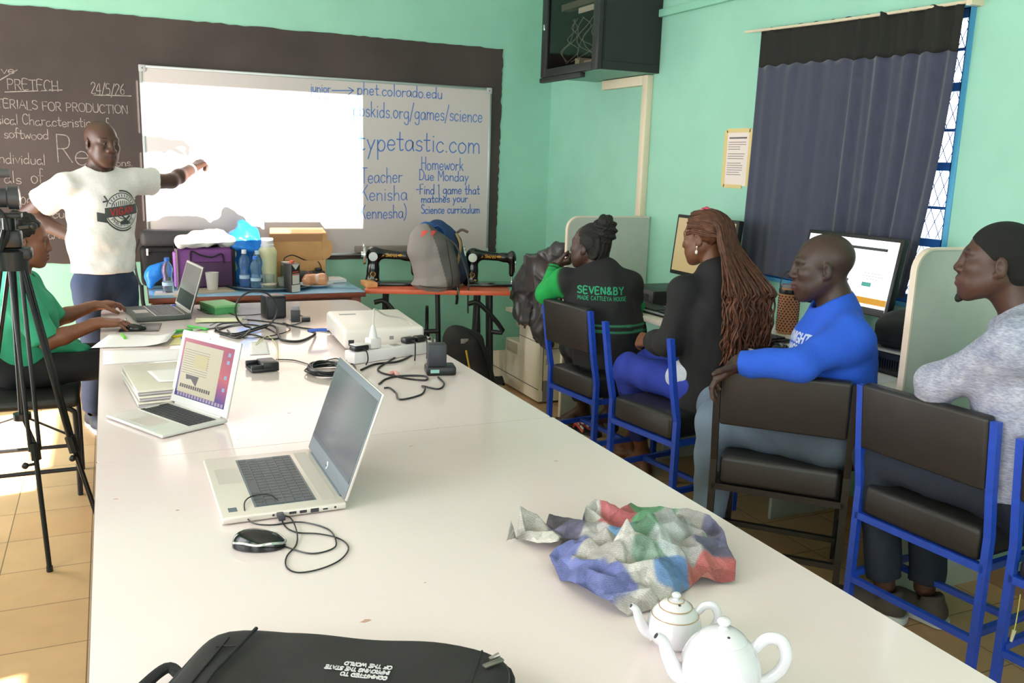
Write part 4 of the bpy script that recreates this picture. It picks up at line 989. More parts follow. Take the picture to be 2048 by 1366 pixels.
S = Sdf(); blk = lin('#1b1a1c'); S.cone(A(-.50, 4.79, .56), .15, pel, .15, .05, blk, flat=((0, 0, 1), .6))
for y in (4.70, 4.90): S.cone(A(-.45, y, .552), .085, A(-.01, y-.02, .570), .07, .04, blk).cone(A(-.01, y-.02, .570), .068, A(.02, y-.02, .11), .06, .04, blk, cut1=True)
soft_body(S, 'trousers', .008, cloth_m, P_, blk, wrinkle=.004, wf=25)
shoe(P_, 'shoe', (.02, 4.68, .085), (1, -.1), shoe_m, sole_m); shoe(P_, 'shoe', (.02, 4.88, .085), (1, .1), shoe_m, sole_m)
o = MB().tube([wrN+A(.115, -.012, .010)+.0115*(np.array([.1, .95, .1])*math.cos(a)+np.array([0, -.1, .95])*math.sin(a)) for a in np.linspace(0, 2*PI, 14)[:-1]], .0022, 5, closed=True).build('ring', mat('silver', '#c9c9c9', .2, metal=1), P_, world=True)

# ---- woman with the bun, black and green jacket
BK = lin('#1a1a1c'); GN = lin('#0f9a48')
P_ = thing('person', 'seated person with a hair bun and black jacket with green sleeves, chin on fist', 'person', (2.40, 4.08, 0))
hC = A(2.325, 4.15, 1.172); ft = unit((.42, .91, 0)); lt = np.array([-ft[1], ft[0], 0]); neck = A(2.36, 4.09, 1.035); shL = A(2.195, 4.145, .995); shR = A(2.515, 4.02, .995); elL = A(2.155, 4.285, .905); wrL = A(2.225, 4.325, 1.06); elR = A(2.605, 4.12, .77); wrR = A(2.58, 4.32, .66); pel = A(2.425, 4.05, .60)
S = Sdf(); L, R = head(S, hC, (-.52, .85, .05), (.02, -.10, 1), DK2, LIPD, neck, .97, .05)
S.cone(neck, .055, A(2.37, 4.07, .85), .14, .05, DK2, flat=(ft, .65)).cone(A(2.37, 4.07, .85), .14, pel, .14, .05, DK2, flat=(ft, .65))
for a, b, c in ((shL, elL, wrL), (shR, elR, wrR)): S.cone(neck+A(0, 0, -.04), .045, a, .048, .04, DK2).cone(a, .047, b, .038, .03, DK2).cone(b, .039, c, .026, .02, DK2)
hand(S, wrL, (.72, -.55, .25), (.3, .2, .9), -1, DK2, curls=((60, 80, 50),), thumb=(.5, .7, .4), sc=.85); hand(S, wrR, (-.3, .9, -.3), (-.2, -.2, -.9), -1, DK2, curls=((20, 25, 15),), sc=.92)
for hp, kn, an in ((A(2.36, 4.10, .60), A(2.415, 4.43, .575), A(2.625, 4.66, .11)), (A(2.50, 4.05, .60), A(2.64, 4.34, .575), A(2.715, 4.50, .11))):
    S.cone(hp, .08, kn, .055, .04, DK2).cone(kn, .055, lerp(kn, an, .35), .052, .03, DK2).cone(lerp(kn, an, .35), .052, an, .034, .03, DK2); foot(S, an, (-.55, .6), DK2, sc=.95)
soft_body(S, 'body', .0045, skin_m, P_, DK2)
S = Sdf(); S.ell(L(-.030, 0, .040), (.094, .084, .090), R, .02); S.ell(L(-.06, 0, -.02), (.05, .07, .06), R, .03); S.ell(L(.075, 0, -.02), (.08, .085, .098), R, .008, None, 's')
for y in (1, -1): S.ell(L(.006, y*.086, -.03), (.030, .02, .045), R, .008, None, 's')
def rows(V, N): q = (V-L(0, 0, .03)) @ R; return V+N*(.0045*np.sin(q[:, 1]*260+q[:, 0]*20)*np.clip(1-np.abs(q[:, 0]+.0)*3, .3, 1))[:, None]
ho = soft_body(S, 'hair', .004, hair_m, P_, (.01,)*3, post=rows, rel=1)
S = Sdf(); bc = L(-.088, -.004, .098); S.ell(bc, (.060, .068, .082), R, .01)
S.ell(L(-.055, 0, .085), (.05, .055, .05), R, .02)
def coil(V, N): q = (V-bc) @ R; return V+N*(.006*np.sin(q[:, 2]*170+np.arctan2(q[:, 1], q[:, 0])*2.0)+.002*np.sin(q[:, 1]*400+q[:, 2]*300))[:, None]
soft_body(S, 'hair_bun', .004, hair_m, ho, (.01,)*3, post=coil)
mb = MB(); rr = random.Random(4)
for i in range(26):
    th = -1.25+2.5*i/25; mb.tube([L(-.03+.094*math.cos(b), .086*math.sin(th)*math.sin(b), .040+.092*math.cos(th)*math.sin(b)) for b in np.linspace(.55, 2.3, 12)], .0048, 6)
for i in range(8): y = rr.uniform(-.05, .05); mb.tube(catmull([L(-.085, y, .04), L(-.10, y*1.1, -.02), L(-.085+rr.uniform(-.02, .01), y*1.3, -.075)], 5), .0045, 6)
mb.build('braids', hair_m, ho, 180, world=True)
S = Sdf(); 
S.cone(A(2.365, 4.075, 1.0), .13, A(2.37, 4.07, .87), .185, .05, BK, flat=(ft, .72)).cone(A(2.37, 4.07, .87), .190, A(2.40, 4.055, .735), .195, .05, BK, flat=(ft, .78)).cone(A(2.40, 4.055, .735), .185, A(2.425, 4.05, .56), .19, .05, BK, flat=(ft, .82), cut1=True)
S.cone(neck+A(0, 0, -.05), .05, shL, .066, .05, BK).cone(neck+A(0, 0, -.05), .05, shR, .066, .05, BK)
S.cone(shL+A(-.012, .02, -.005), .066, elL, .062, .035, GN).cone(elL, .060, lerp(elL, wrL, .72), .043, .03, GN).cone(lerp(elL, wrL, .72), .042, lerp(elL, wrL, .98), .040, .008, BK, cut1=True)
S.cone(shR+A(-.01, 0, -.01), .070, lerp(shR, elR, .3), .066, .035, BK).cone(lerp(shR, elR, .42)+A(.01, .02, 0), .060, elR, .060, .03, GN).cone(elR, .058, wrR, .045, .03, GN, cut1=True)
S.cone(neck+A(0, 0, .0), .052, hC+A(0, 0, .02), .07, .01, None, 's'); S.cone(neck+A(0, 0, -.02), .066, neck+A(-.01, .015, .022), .060, .01, BK, cut1=True); S.cone(neck+A(0, 0, .01), .050, hC, .06, .006, None, 's')
def jk(V, C):
    t = (V-wrL) @ unit(elL-wrL); near = np.linalg.norm(V-wrL, axis=1) < .10
    for a, b in ((.016, .024), (.034, .042)): C[near & (t > a) & (t < b) & (V[:, 2] > 1.0)] = GN
    body = np.abs((V-A(2.40, 4.055, .76)) @ lt) < .3
    low = (V[:, 2] > .735) & (V[:, 2] < .815); s = (np.abs(V[:, 2]-.752) < .006) | (np.abs(V[:, 2]-.782) < .006)
    near2 = np.linalg.norm((V-elR)[:, :2], axis=1) > .075
    C[body & low & s & near2] = lin('#2f7a58')
    nk = np.linalg.norm((V-neck-A(-.005, .008, .015)), axis=1); C[(nk < .075) & (np.abs((V-neck)[:, 2]-.012) < .005)] = lin('#1f8a52'); return C
o, bt = soft_body(S, 'jacket', .0055, cloth_m, P_, BK, wrinkle=.006, wf=18, seed=6, colfn=jk, tree=True, soft=.0015)
lt_m = mat('jacket_lettering', '#1f9468', .7); mb = MB(); bo = A(2.365, 4.07, .935)
def backtext(t, h, x0, wid, z, th):
    st_, w = strokes(t, h, track=.12); cloth_ribbons(mb, [[(x0+a*wid/w, z+b) for a, b in p] for p in st_], bo, -lt, (0, 0, 1), ft, bt, th)
backtext('SEVEN&BY', .034, -.132, .245, .010, .0075); backtext('MADE CATTLEYA HOUSE', .019, -.13, .255, -.022, .0032)
mb.build('jacket_lettering', lt_m, o, 0, world=True)
S = Sdf(); S.cone(A(2.425, 4.05, .64), .165, pel, .165, .05, BK, flat=(ft, .9))
for hp, kn, an in ((A(2.36, 4.10, .595), A(2.415, 4.43, .575), A(2.625, 4.66, .11)), (A(2.50, 4.05, .595), A(2.64, 4.34, .575), A(2.715, 4.50, .11))): S.cone(hp, .095, kn, .078, .04, BK).cone(kn, .076, lerp(kn, an, .78), .052, .04, BK, cut1=True)
soft_body(S, 'trousers', .007, cloth_m, P_, BK, wrinkle=.006, wf=24, seed=9)

# ---- woman with long braids, black cardigan
CB = lin('#18171a'); SKB = lin('#70462f')
P_ = thing('person', 'seated person with long brown braids, black cardigan and bright blue jeans', 'person', (2.50, 3.3, 0))
hC = A(2.485, 3.36, 1.285); ft = unit((-.12, .99, 0)); lt = np.array([-ft[1], ft[0], 0]); neck = A(2.515, 3.30, 1.135); shL = A(2.345, 3.30, 1.065); shR = A(2.685, 3.32, 1.065); elL = A(2.30, 3.31, .815); wrL = A(2.335, 3.535, .78); elR = A(2.72, 3.38, .83); wrR = A(2.50, 3.56, .77); pel = A(2.52, 3.27, .60)
S = Sdf(); L, R = head(S, hC, (-.45, .88, -.14), (-.05, .1, 1), SKB, LIPS, neck, .96, .048)
S.cone(neck, .05, A(2.52, 3.28, .92), .13, .05, SKB, flat=(ft, .65)).cone(A(2.52, 3.28, .92), .13, pel, .13, .05, SKB, flat=(ft, .65))
for a, b, c in ((shL, elL, wrL), (shR, elR, wrR)): S.cone(neck+A(0, 0, -.04), .04, a, .044, .04, SKB).cone(a, .044, b, .036, .03, SKB).cone(b, .037, c, .026, .02, SKB)
hand(S, wrL, (-.05, .98, -.12), (.75, .1, -.6), 1, SKB, curls=((25, 35, 20), (30, 40, 20), (34, 40, 20), (38, 42, 20)), thumb=(.5, .75, .4), sc=.95); hand(S, wrR, (-.7, .5, 0), (0, -.3, -.9), -1, SKB, curls=((35, 45, 25),), sc=.93)
LEGS = ((A(2.44, 3.30, .605), A(2.355, 3.735, .590), A(2.50, 3.78, .11)), (A(2.60, 3.30, .605), A(2.52, 3.80, .590), A(2.565, 4.0, .11)))
for hp, kn, an in LEGS: S.cone(hp, .08, kn, .055, .04, SKB).cone(kn, .055, an, .034, .03, SKB); foot(S, an, (-.1, .9), SKB, sc=.95)
soft_body(S, 'body', .0045, skin_m, P_, SKB)
S = Sdf(); S.cone(A(2.515, 3.29, 1.10), .12, A(2.52, 3.28, .95), .172, .05, CB, flat=(ft, .72)).cone(A(2.52, 3.28, .95), .170, A(2.53, 3.27, .76), .165, .05, CB, flat=(ft, .8)).cone(A(2.53, 3.27, .76), .165, A(2.54, 3.25, .50), .20, .05, CB, flat=(ft, .8), cut1=True)
for a, b, c in ((shL, elL, wrL), (shR, elR, wrR)): S.cone(neck+A(0, 0, -.06), .045, a, .06, .05, CB).cone(a, .064, b, .060, .04, CB).cone(b, .060, lerp(b, c, .45), .056, .03, CB).cone(lerp(b, c, .45), .054, lerp(b, c, .80), .048, .02, CB, cut1=True)
S.cone(neck+A(0, .01, -.02), .052, hC, .07, .01, None, 's')
soft_body(S, 'cardigan', .006, cloth_m, P_, CB, wrinkle=.006, wf=19, seed=12)
S = Sdf(); S.cone(A(2.41, 3.30, .675), .078, A(2.40, 3.35, .64), .078, .03, lin('#c9cfdd'), flat=((1, 0, 0), .9)); soft_body(S, 'white_top', .007, cloth_m, P_, lin('#c9cfdd'), wrinkle=.004)
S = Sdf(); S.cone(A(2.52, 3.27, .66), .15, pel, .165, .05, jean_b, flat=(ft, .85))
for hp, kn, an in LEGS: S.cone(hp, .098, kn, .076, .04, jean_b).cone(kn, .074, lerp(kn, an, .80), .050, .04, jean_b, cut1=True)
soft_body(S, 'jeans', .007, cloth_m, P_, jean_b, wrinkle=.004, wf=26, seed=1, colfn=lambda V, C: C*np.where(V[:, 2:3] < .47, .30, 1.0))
bo_ = MB().tube([lerp(wrL, elL, .13)+.036*(np.array([.95, -.15, .1])*math.cos(a)+np.array([0, .1, .99])*math.sin(a)) for a in np.linspace(0, 2*PI, 20)[:-1]], .007, 8, closed=True).build('bracelet', mat('white_bangle', '#dcdce0', .4), P_, world=True)
br_m = mat('brown_braids', '#56301c', .55, noise=.55, nscale=40)
S = Sdf(); S.ell(L(-.028, 0, .045), (.094, .083, .090), R, .02); S.ell(L(.080, 0, -.03), (.083, .09, .105), R, .008, None, 's'); S.ell(L(.006, .086, -.035), (.030, .022, .045), R, .008, None, 's')
ho = soft_body(S, 'hair', .004, br_m, P_, (.05, .03, .02), wrinkle=.002, wf=140)
mb = MB(); rr = random.Random(21); bkd = -ft
for i in range(230):
    th = rr.uniform(-1.15, 1.15); w_ = rr.random(); c0 = L(rr.uniform(-.03, .05), .080*math.sin(th), .04+.092*math.cos(th)*rr.uniform(.92, 1.0)); c1 = L(-.095-rr.uniform(0, .025), .088*math.sin(th), .03+.05*math.cos(th)); c2 = L(-.115-rr.uniform(0, .03), .098*math.sin(th)*1.0, -.06)
    x = -.02+.115*math.sin(th)*rr.uniform(.8, 1.25); bo = A(2.525, 3.27, 0)+bkd*(.145+rr.uniform(-.015, .045))-lt*(-x)+lt*0
    endz = rr.uniform(.70, .86); P = [c0, L(-.05, .088*math.sin(th), .045+.088*math.cos(th)), c1, c2]; n = 9
    for k in range(1, n+1):
        z = 1.12-(1.12-endz)*k/n; P.append((bo[0]+rr.uniform(-.010, .010)+.010*math.sin(k*1.9+i), bo[1]+rr.uniform(-.010, .010)-.015*(k/n)*(1-k/n)*4, z))
    mb.tube(catmull(P, 3), .0046, 5)
for i in range(70):
    s = 1 if i % 2 else -1; zz = rr.uniform(.012, .085); P = [L(.062-zz*.25, s*(.066-max(0, zz-.05)*.6), zz+.012), L(.02, s*(.084-max(0, zz-.05)*.5), zz+.018), L(-.05, s*(.086-max(0, zz-.05)*.4), zz), L(-.105, s*.060, zz*.5-.01), L(-.125-rr.uniform(0, .02), s*.05, -.08)]
    x = s*rr.uniform(.02, .11); bo = A(2.525, 3.27, 0)+bkd*(.15+rr.uniform(-.015, .03))+lt*x; endz = rr.uniform(.74, .95)
    for k in range(1, 7): P.append((bo[0]+rr.uniform(-.012, .012), bo[1]+rr.uniform(-.012, .012), 1.13-(1.13-endz)*k/6))
    mb.tube(catmull(P, 3), .0046, 5)
mb.build('long_braids', br_m, ho, 180, world=True)
hcl = MB(); q = L(-.02, .0, .132)
for dx, dy, r in ((0, 0, .014), (.012, .012, .010), (-.012, .010, .010), (.004, -.014, .009)): hcl.sphere(q+R @ np.array([dx, dy, .004]), r, u=12, v=8)
hcl.build('hair_bobble', mat('pink_bobble', '#c8425e', .35), ho, world=True)
ear = MB(); e0 = L(-.004, .089, -.036)
ear.sphere(e0, .0045, u=10, v=8).sphere(e0+A(0, 0, -.024), (.007, .007, .010), u=12, v=8).cyl(e0, e0+A(0, 0, -.02), .001, n=6).build('earring', mat('pearl', '#e6ded6', .25), P_, world=True)

# ---- man in the blue sweatshirt
BL = lin('#1f55c8'); SKM = lin('#3d2820')
P_ = thing('person', 'seated bald person in a bright blue sweatshirt, arm over the black chair back', 'person', (2.48, 2.5, 0))
hC = A(2.435, 2.55, 1.245); ft = unit((-.90, .43, 0)); lt = np.array([-ft[1], ft[0], 0]); neck = A(2.49, 2.515, 1.105); shL = A(2.42, 2.375, 1.02); shR = A(2.62, 2.68, 1.035); elL = A(2.215, 2.375, .915); wrL = A(2.075, 2.545, .905); elR = A(2.60, 2.80, .80); wrR = A(2.42, 2.86, .68); pel = A(2.50, 2.47, .62)
S = Sdf(); head(S, hC, (-.80, .585, -.05), (-.05, .04, 1), SKM, LIPD, neck, 1.03, .06, gaze=(1, 0))
S.cone(neck, .062, A(2.49, 2.51, .9), .15, .05, SKM, flat=(ft, .65)).cone(A(2.49, 2.51, .9), .15, pel, .15, .05, SKM, flat=(ft, .65))
for a, b, c in ((shL, elL, wrL), (shR, elR, wrR)): S.cone(neck+A(0, 0, -.04), .05, a, .054, .04, SKM).cone(a, .054, b, .043, .03, SKM).cone(b, .043, c, .030, .02, SKM)
hand(S, wrL, (-.62, .42, -.62), (.35, -.3, -.88), -1, SKM, curls=((22, 30, 15), (28, 34, 18), (30, 36, 20), (34, 38, 20)), thumb=(.75, .55, -.35), sc=1.06, tcurl=8); hand(S, wrR, (-.8, .2, -.4), (0, -.3, -.9), -1, SKM, curls=((20, 25, 15),))
LEGS = ((A(2.44, 2.41, .615), A(2.20, 2.79, .600), A(2.235, 2.86, .12)), (A(2.56, 2.54, .615), A(2.335, 2.965, .600), A(2.36, 3.02, .12)))
for hp, kn, an in LEGS: S.cone(hp, .085, kn, .058, .04, SKM).cone(kn, .058, an, .038, .03, SKM)
soft_body(S, 'body', .0042, skin_m, P_, SKM)
S = Sdf(); S.cone(A(2.495, 2.515, 1.045), .135, A(2.50, 2.515, .90), .19, .05, BL, flat=(ft, .72)).cone(A(2.50, 2.515, .90), .195, A(2.505, 2.49, .63), .19, .05, BL, flat=(ft, .82), cut1=True)
for a, b, c in ((shL, elL, wrL), (shR, elR, wrR)): S.cone(neck+A(0, 0, -.05), .055, a, .072, .06, BL).cone(a, .074, b, .060, .05, BL).cone(b, .060, lerp(b, c, .75), .047, .035, BL).cone(lerp(b, c, .75), .045, lerp(b, c, .97), .042, .01, BL, cut1=True)
S.cone(neck+A(0, 0, -.04), .064, hC, .085, .012, None, 's')
o, bt = soft_body(S, 'sweatshirt', .0055, cloth_m, P_, BL, wrinkle=.0075, wf=17, seed=14, tree=True)
mb = MB(); co = A(2.50, 2.515, .975)+ft*.08+lt*.035
for i, t in enumerate(('KNIGHTS', 'MIGHTY', 'UNION')):
    st_, w = strokes(t, .036, track=.06); cloth_ribbons(mb, [[(-.085+a*(.17 if i < 2 else .15)/w, -.01-.047*i+b) for a, b in p] for p in st_], co, lt*1.0, (0, 0, 1), -ft, bt, .0085)
mb.build('chest_lettering', mat('pale_lettering', '#b9c4e0', .8), o, 0, world=True)
S = Sdf(); S.cone(A(2.505, 2.48, .68), .165, pel, .165, .05, jean_l, flat=(ft, .9))
for hp, kn, an in LEGS: S.cone(hp, .105, kn, .088, .04, jean_l).cone(kn, .085, lerp(kn, an, .97), .064, .04, jean_l, cut1=True)
def knee_light(V, C):
    t = np.clip((V[:, 1:2]-2.45)*2.2, 0, 1); n = noise3(V, 30, 3)[:, None]; return C*(.30+.70*t)*(1+.18*n)  # knees painted lit and hips shaded in the colour, with random mottle
soft_body(S, 'jeans', .006, cloth_m, P_, jean_l, wrinkle=.005, wf=24, seed=17, colfn=knee_light)
shoe(P_, 'shoe', (2.24, 2.87, .085), (-.5, .85), shoe_m, sole_m); shoe(P_, 'shoe', (2.365, 3.03, .085), (-.45, .9), shoe_m, sole_m)

# ---- man in the grey heather sweater
HG = lin('#9c9fb2'); SKG = lin('#4c3025')
P_ = thing('person', 'seated person with a goatee and grey heather sweater, looking up to the left', 'person', (2.58, 1.8, 0))
hC = A(2.505, 1.885, 1.335); ft = unit((-.42, .91, 0)); lt = np.array([-ft[1], ft[0], 0]); neck = A(2.575, 1.82, 1.185); shL = A(2.445, 1.735, 1.105); shR = A(2.76, 1.90, 1.105); elL = A(2.405, 1.965, .945); wrL = A(2.475, 2.065, .74); elR = A(2.86, 1.98, .86); wrR = A(2.70, 2.10, .70); pel = A(2.64, 1.78, .62)
S = Sdf(); L, R = head(S, hC, (-.64, .75, .07), (.05, -.05, 1), SKG, lin('#6b3f38'), neck, 1.0, .057)
S.cone(neck, .06, A(2.60, 1.80, .95), .15, .05, SKG, flat=(ft, .65)).cone(A(2.60, 1.80, .95), .15, pel, .14, .05, SKG, flat=(ft, .65))
for a, b, c in ((shL, elL, wrL), (shR, elR, wrR)): S.cone(neck+A(0, 0, -.04), .05, a, .054, .04, SKG).cone(a, .052, b, .042, .03, SKG).cone(b, .042, c, .029, .02, SKG)
hand(S, wrL, (.10, .25, -.95), (.6, -.5, .1), 1, SKG, curls=((15, 25, 15),)); hand(S, wrR, (-.5, .6, -.5), (-.3, -.3, -.9), -1, SKG, curls=((20, 25, 15),))
LEGS = ((A(2.565, 1.78, .62), A(2.475, 2.235, .605), A(2.52, 2.17, .125)), (A(2.69, 1.84, .62), A(2.66, 2.13, .605), A(2.645, 2.10, .125)))
for hp, kn, an in LEGS: S.cone(hp, .085, kn, .058, .04, SKG).cone(kn, .058, an, .038, .03, SKG)
S.paint(L(.088, 0, -.118), (.022, .020, .020), (.008, .006, .006), .5, R); S.paint(L(.105, 0, -.048), (.012, .02, .006), (.012, .009, .008), .6, R)
soft_body(S, 'body', .0038, skin_m, P_, SKG)
S = Sdf(); S.ell(L(.084, 0, -.118), (.013, .016, .016), R, .008); ho2 = soft_body(S, 'goatee', .003, hair_m, P_, (.01,)*3, wrinkle=.001, wf=200)
S = Sdf(); S.ell(L(-.016, 0, .044), (.1025, .0815, .0915), R, .02); S.ell(L(-.055, 0, -.01), (.055, .072, .06), R, .02); S.ell(L(.100, 0, -.045), (.074, .10, .118), R, .003, None, 's')
for y in (1, -1): S.ell(L(.000, y*.088, -.024), (.032, .022, .048), R, .006, None, 's')
soft_body(S, 'hair', .0038, mat('short_black_hair', '#0e0b0a', .85, noise=.2, nscale=200, bump=.4, bscale=500), P_, (.01,)*3)
S = Sdf(); S.cone(A(2.585, 1.81, 1.12), .135, A(2.60, 1.80, .97), .185, .05, HG, flat=(ft, .72)).cone(A(2.60, 1.80, .97), .188, A(2.63, 1.78, .62), .18, .05, HG, flat=(ft, .8), cut1=True)
for a, b, c in ((shL, elL, wrL), (shR, elR, wrR)): S.cone(neck+A(0, 0, -.05), .055, a, .074, .06, HG).cone(a, .078, b, .062, .05, HG).cone(b, .058, lerp(b, c, .80), .045, .035, HG, cut1=True)
S.cone(neck+A(0, 0, -.035), .060, hC, .078, .012, None, 's')
def heather(V, C):
    n = noise3(V*np.array([1, 1, .9]), 120, 31)+noise3(V*np.array([.5, .5, 1.6]), 230, 7); return C*np.clip(1+.10*n[:, None]*np.array([1.1, 1.0, .7]), .45, 1.6)
soft_body(S, 'sweater', .0055, knit_m, P_, HG, wrinkle=.006, wf=16, seed=19, colfn=heather)
S = Sdf(); dj = lin('#1d2534'); S.cone(A(2.635, 1.78, .68), .16, pel, .165, .05, dj, flat=(ft, .9))
for hp, kn, an in LEGS: S.cone(hp, .10, kn, .080, .04, dj).cone(kn, .078, lerp(kn, an, .95), .062, .04, dj, cut1=True)
soft_body(S, 'jeans', .007, cloth_m, P_, dj, wrinkle=.004, wf=24, seed=23)
sg = mat('grey_shoe', '#4e4642', .7); shoe(P_, 'shoe', (2.52, 2.165, .09), (-.35, .9), sg, sole_m); shoe(P_, 'shoe', (2.645, 2.09, .09), (-.2, .95), sg, sole_m)
# ================================================================== things on the white tables
TZ = .7505
sil = mat('silver_laptop_shell', '#d6cdc4', .35, metal=.35); alu2 = mat('aluminium_laptop', '#d9d6d2', .32, metal=.45); key_m = mat('dark_key', '#4a4d52', .5); dkey = mat('black_key', '#22242a', .5)
pad_m = mat('touchpad', '#c4bcb4', .35, metal=.2); bez = mat('screen_bezel_grey', '#59636c', .35)
def laptop(name, label, org, rz, w, d, th, sh, tilt, shell, bezel, scr, keym, rows, cols, kx, padx, kw=.86, bz=(.012, .012, .03)):
    """org is the middle of the front edge; local x runs from the front edge to the hinge, y to the user's left"""
    t = thing(name, label, 'laptop', (*org, TZ), rz)
    MB().box(0, d, -w/2, w/2, .002, th, bev=.005, seg=3).build('base', shell, t)
    b = t.children[0]
    MB().box(kx[0]-.004, kx[1]+.004, -w*kw/2-.003, w*kw/2+.003, th-.001, th+.0006).build('keyboard_well', bezel, b, 0)
    m = MB(); dx = (kx[1]-kx[0])/rows; dy = w*kw/cols; r = random.Random(cols)
    for i in range(rows):
        y = -w*kw/2; j = 0
        while y < w*kw/2-dy*.5:
            ww = dy*(5 if (i == 0 and 3.6 < j < 4.6) else (1.6 if (j == 0 and i in (1, 2, 3)) else 1))
            ww = min(ww, w*kw/2-y); m.box(kx[0]+dx*i+dx*.06, kx[0]+dx*(i+1)-dx*.06, y+dy*.06, y+ww-dy*.06, th, th+.0022); y += ww; j += 1
    m.build('keys', keym, b, 0)
    MB().box(padx[0], padx[1], padx[2], padx[3], th-.001, th+.0006).build('touchpad', pad_m, b, 0)
    M = tr(d-.004, 0, th-.002) @ roty(tilt)
    l = MB().box(-.003, .0045, -w/2, w/2, .004, sh, bev=.003).build('lid', shell, t); l.matrix_basis = M
    MB().box(-.0045, -.0028, -w/2+.003, w/2-.003, .007, sh-.003, bev=.0006).build('screen_frame', bezel, l, 0)
    s = MB().box(-.0052, -.0044, -w/2+bz[0], w/2-bz[0], bz[2], sh-bz[1]).build('screen', scr, l, 0)
    MB().cyl((d-.004, -w*.4, th-.001), (d-.004, w*.4, th-.001), .005, n=10).build('hinge', bezel, t)
    return t, b, l
scr_off = mat('dim_lit_screen', '#8b8d96', .18, spec=.6, emit=.42)
t, b, l = laptop('laptop', 'large silver laptop open on the near white table, grey empty screen', (.197, 2.25), .0, .44, .295, .020, .286, .345, sil, bez, scr_off, key_m, 6, 17, (.085, .225), (.018, .082, -.0, .12), .80, (.010, .022, .045))
MB().box(.24, .275, -.19, .19, .0195, .0206).build('speaker_grille', mat('grille_grey', '#b9b2aa', .5), b, 0)
m = MB()
for x0, x1, z0, z1 in ((.155, .172, .008, .014), (.180, .197, .007, .014), (.206, .226, .005, .015), (.236, .248, .008, .012)): m.box(x0, x1, -.2206, -.2196, z0, z1)
for x in (.118, .266): m.lathe([(.003, 0), (.003, .0008)], 10, M=tr(x, -.2198, .011) @ rotx(PI/2))
m.build('ports', mat('port_dark', '#2c2c30', .5), b, 0)
lg = MB().lathe([(.010, 0), (.010, .0006)], 20, M=tr(-.0048, .0, .024) @ roty(-PI/2)); lg.build('maker_badge', mat('pale_badge', '#dfe2e4', .3), l, 0)
mb = MB(); write(mb, 'hp', .009, (-.0058, .0045, .0205), (0, -1, 0), (0, 0, 1), .0016, (-1, 0, 0), fit=.009); mb.build('badge_lettering', bez, l, 0)
MB().box(-.0056, -.005, -.21, .21, .045, .058).build('task_bar', mat('screen_bar', '#6a7c96', .3, emit=.15), l, 0)
MB().box(.02, .04, -.19, -.165, .0195, .0207).build('maker_sticker', mat('sticker_blue_grey', '#4d5a66', .4), b, 0)

def mac_screen():
    m = bpy.data.materials.new('desktop_wallpaper'); m.use_nodes = True; nt = m.node_tree; b = nt.nodes['Principled BSDF']; L = nt.links
    tc = nt.nodes.new('ShaderNodeTexCoord'); sx = nt.nodes.new('ShaderNodeSeparateXYZ'); L.new(tc.outputs['Object'], sx.inputs[0])
    ad = nt.nodes.new('ShaderNodeMath'); ad.operation = 'MULTIPLY_ADD'; L.new(sx.outputs['Z'], ad.inputs[0]); ad.inputs[1].default_value = 5.2; ad.inputs[2].default_value = -.15
    a2 = nt.nodes.new('ShaderNodeMath'); a2.operation = 'MULTIPLY_ADD'; L.new(sx.outputs['Y'], a2.inputs[0]); a2.inputs[1].default_value = -1.2; L.new(ad.outputs[0], a2.inputs[2])
    cr = nt.nodes.new('ShaderNodeValToRGB'); e = cr.color_ramp.elements; e[0].position = 0; e[0].color = (*lin('#3a3f8c'), 1); e[1].position = 1; e[1].color = (*lin('#c65a78'), 1)
    for p, c in ((.22, '#5b3f9a'), (.42, '#b0508f'), (.62, '#e06a72')): k = e.new(p); k.color = (*lin(c), 1)
    L.new(a2.outputs[0], cr.inputs[0]); L.new(cr.outputs[0], b.inputs['Base Color']); L.new(cr.outputs[0], b.inputs['Emission Color']); b.inputs['Emission Strength'].default_value = .95; L.remove(b.inputs['Base Color'].links[0]); b.inputs['Base Color'].default_value = (.03, .02, .03, 1); b.inputs['Roughness'].default_value = .25
    return m
wbez = mat('pale_aluminium_bezel', '#dedad8', .4, metal=.2)
t, b, l = laptop('laptop', 'thin silver laptop with a pink and purple screen showing a pale window', (.028, 2.898), .49, .326, .232, .013, .252, .262, alu2, wbez, mac_screen(), dkey, 6, 14, (.105, .205), (.018, .092, -.055, .055), .86, (.022, .024, .030))
MB().box(.226, .231, -.125, .125, .0125, .0145).build('hinge_slot', mat('port_dark'), b, 0)
wn = mat('window_pale', '#d8cdae', .4, emit=.85); m = MB(); m.box(-.0056, -.0051, -.085, .13, .045, .215); wo = m.build('app_window', wn, l, 0)
m = MB()
for i in range(11): m.box(-.0060, -.0055, -.02, .125, .112+.0078*i, .1135+.0078*i)
m.build('window_lines', mat('line_grey', '#a8987a', .5, emit=.6), l, 0)
MB().box(-.0064, -.0055, -.012, .062, .135, .180, bev=.0004).build('dialog_box', mat('dialog_cream', '#d8c890', .4, emit=.8), l, 0)
m = MB(); m.add([(-.0062, .095, .108), (-.0062, .02, .108), (-.0062, .03, .075), (-.0062, .062, .095), (-.0062, .09, .092)], [(0, 1, 2, 3, 4)]); m.build('dark_picture', mat('pic_dark', '#3c3436', .5), l, 0)
m = MB()
for i in range(14): m.box(-.0062, -.0055, .0-.0+.118-i*.0125-.008, .118-i*.0125, .062, .074)
m.build('thumbnail_row', mat('pic_dark'), l, 0)
m = MB()
for i in range(16): m.box(-.0060, -.0051, .125-i*.0165-.011, .125-i*.0165, .033, .044)
m.build('dock_icons', mat('dock_icons', '#b9a6c0', .4, emit=.8), l, 0)
m = MB()
for z in (.205, .18, .13, .09): m.box(-.0058, -.0051, -.128, -.114, z-.006, z+.006)
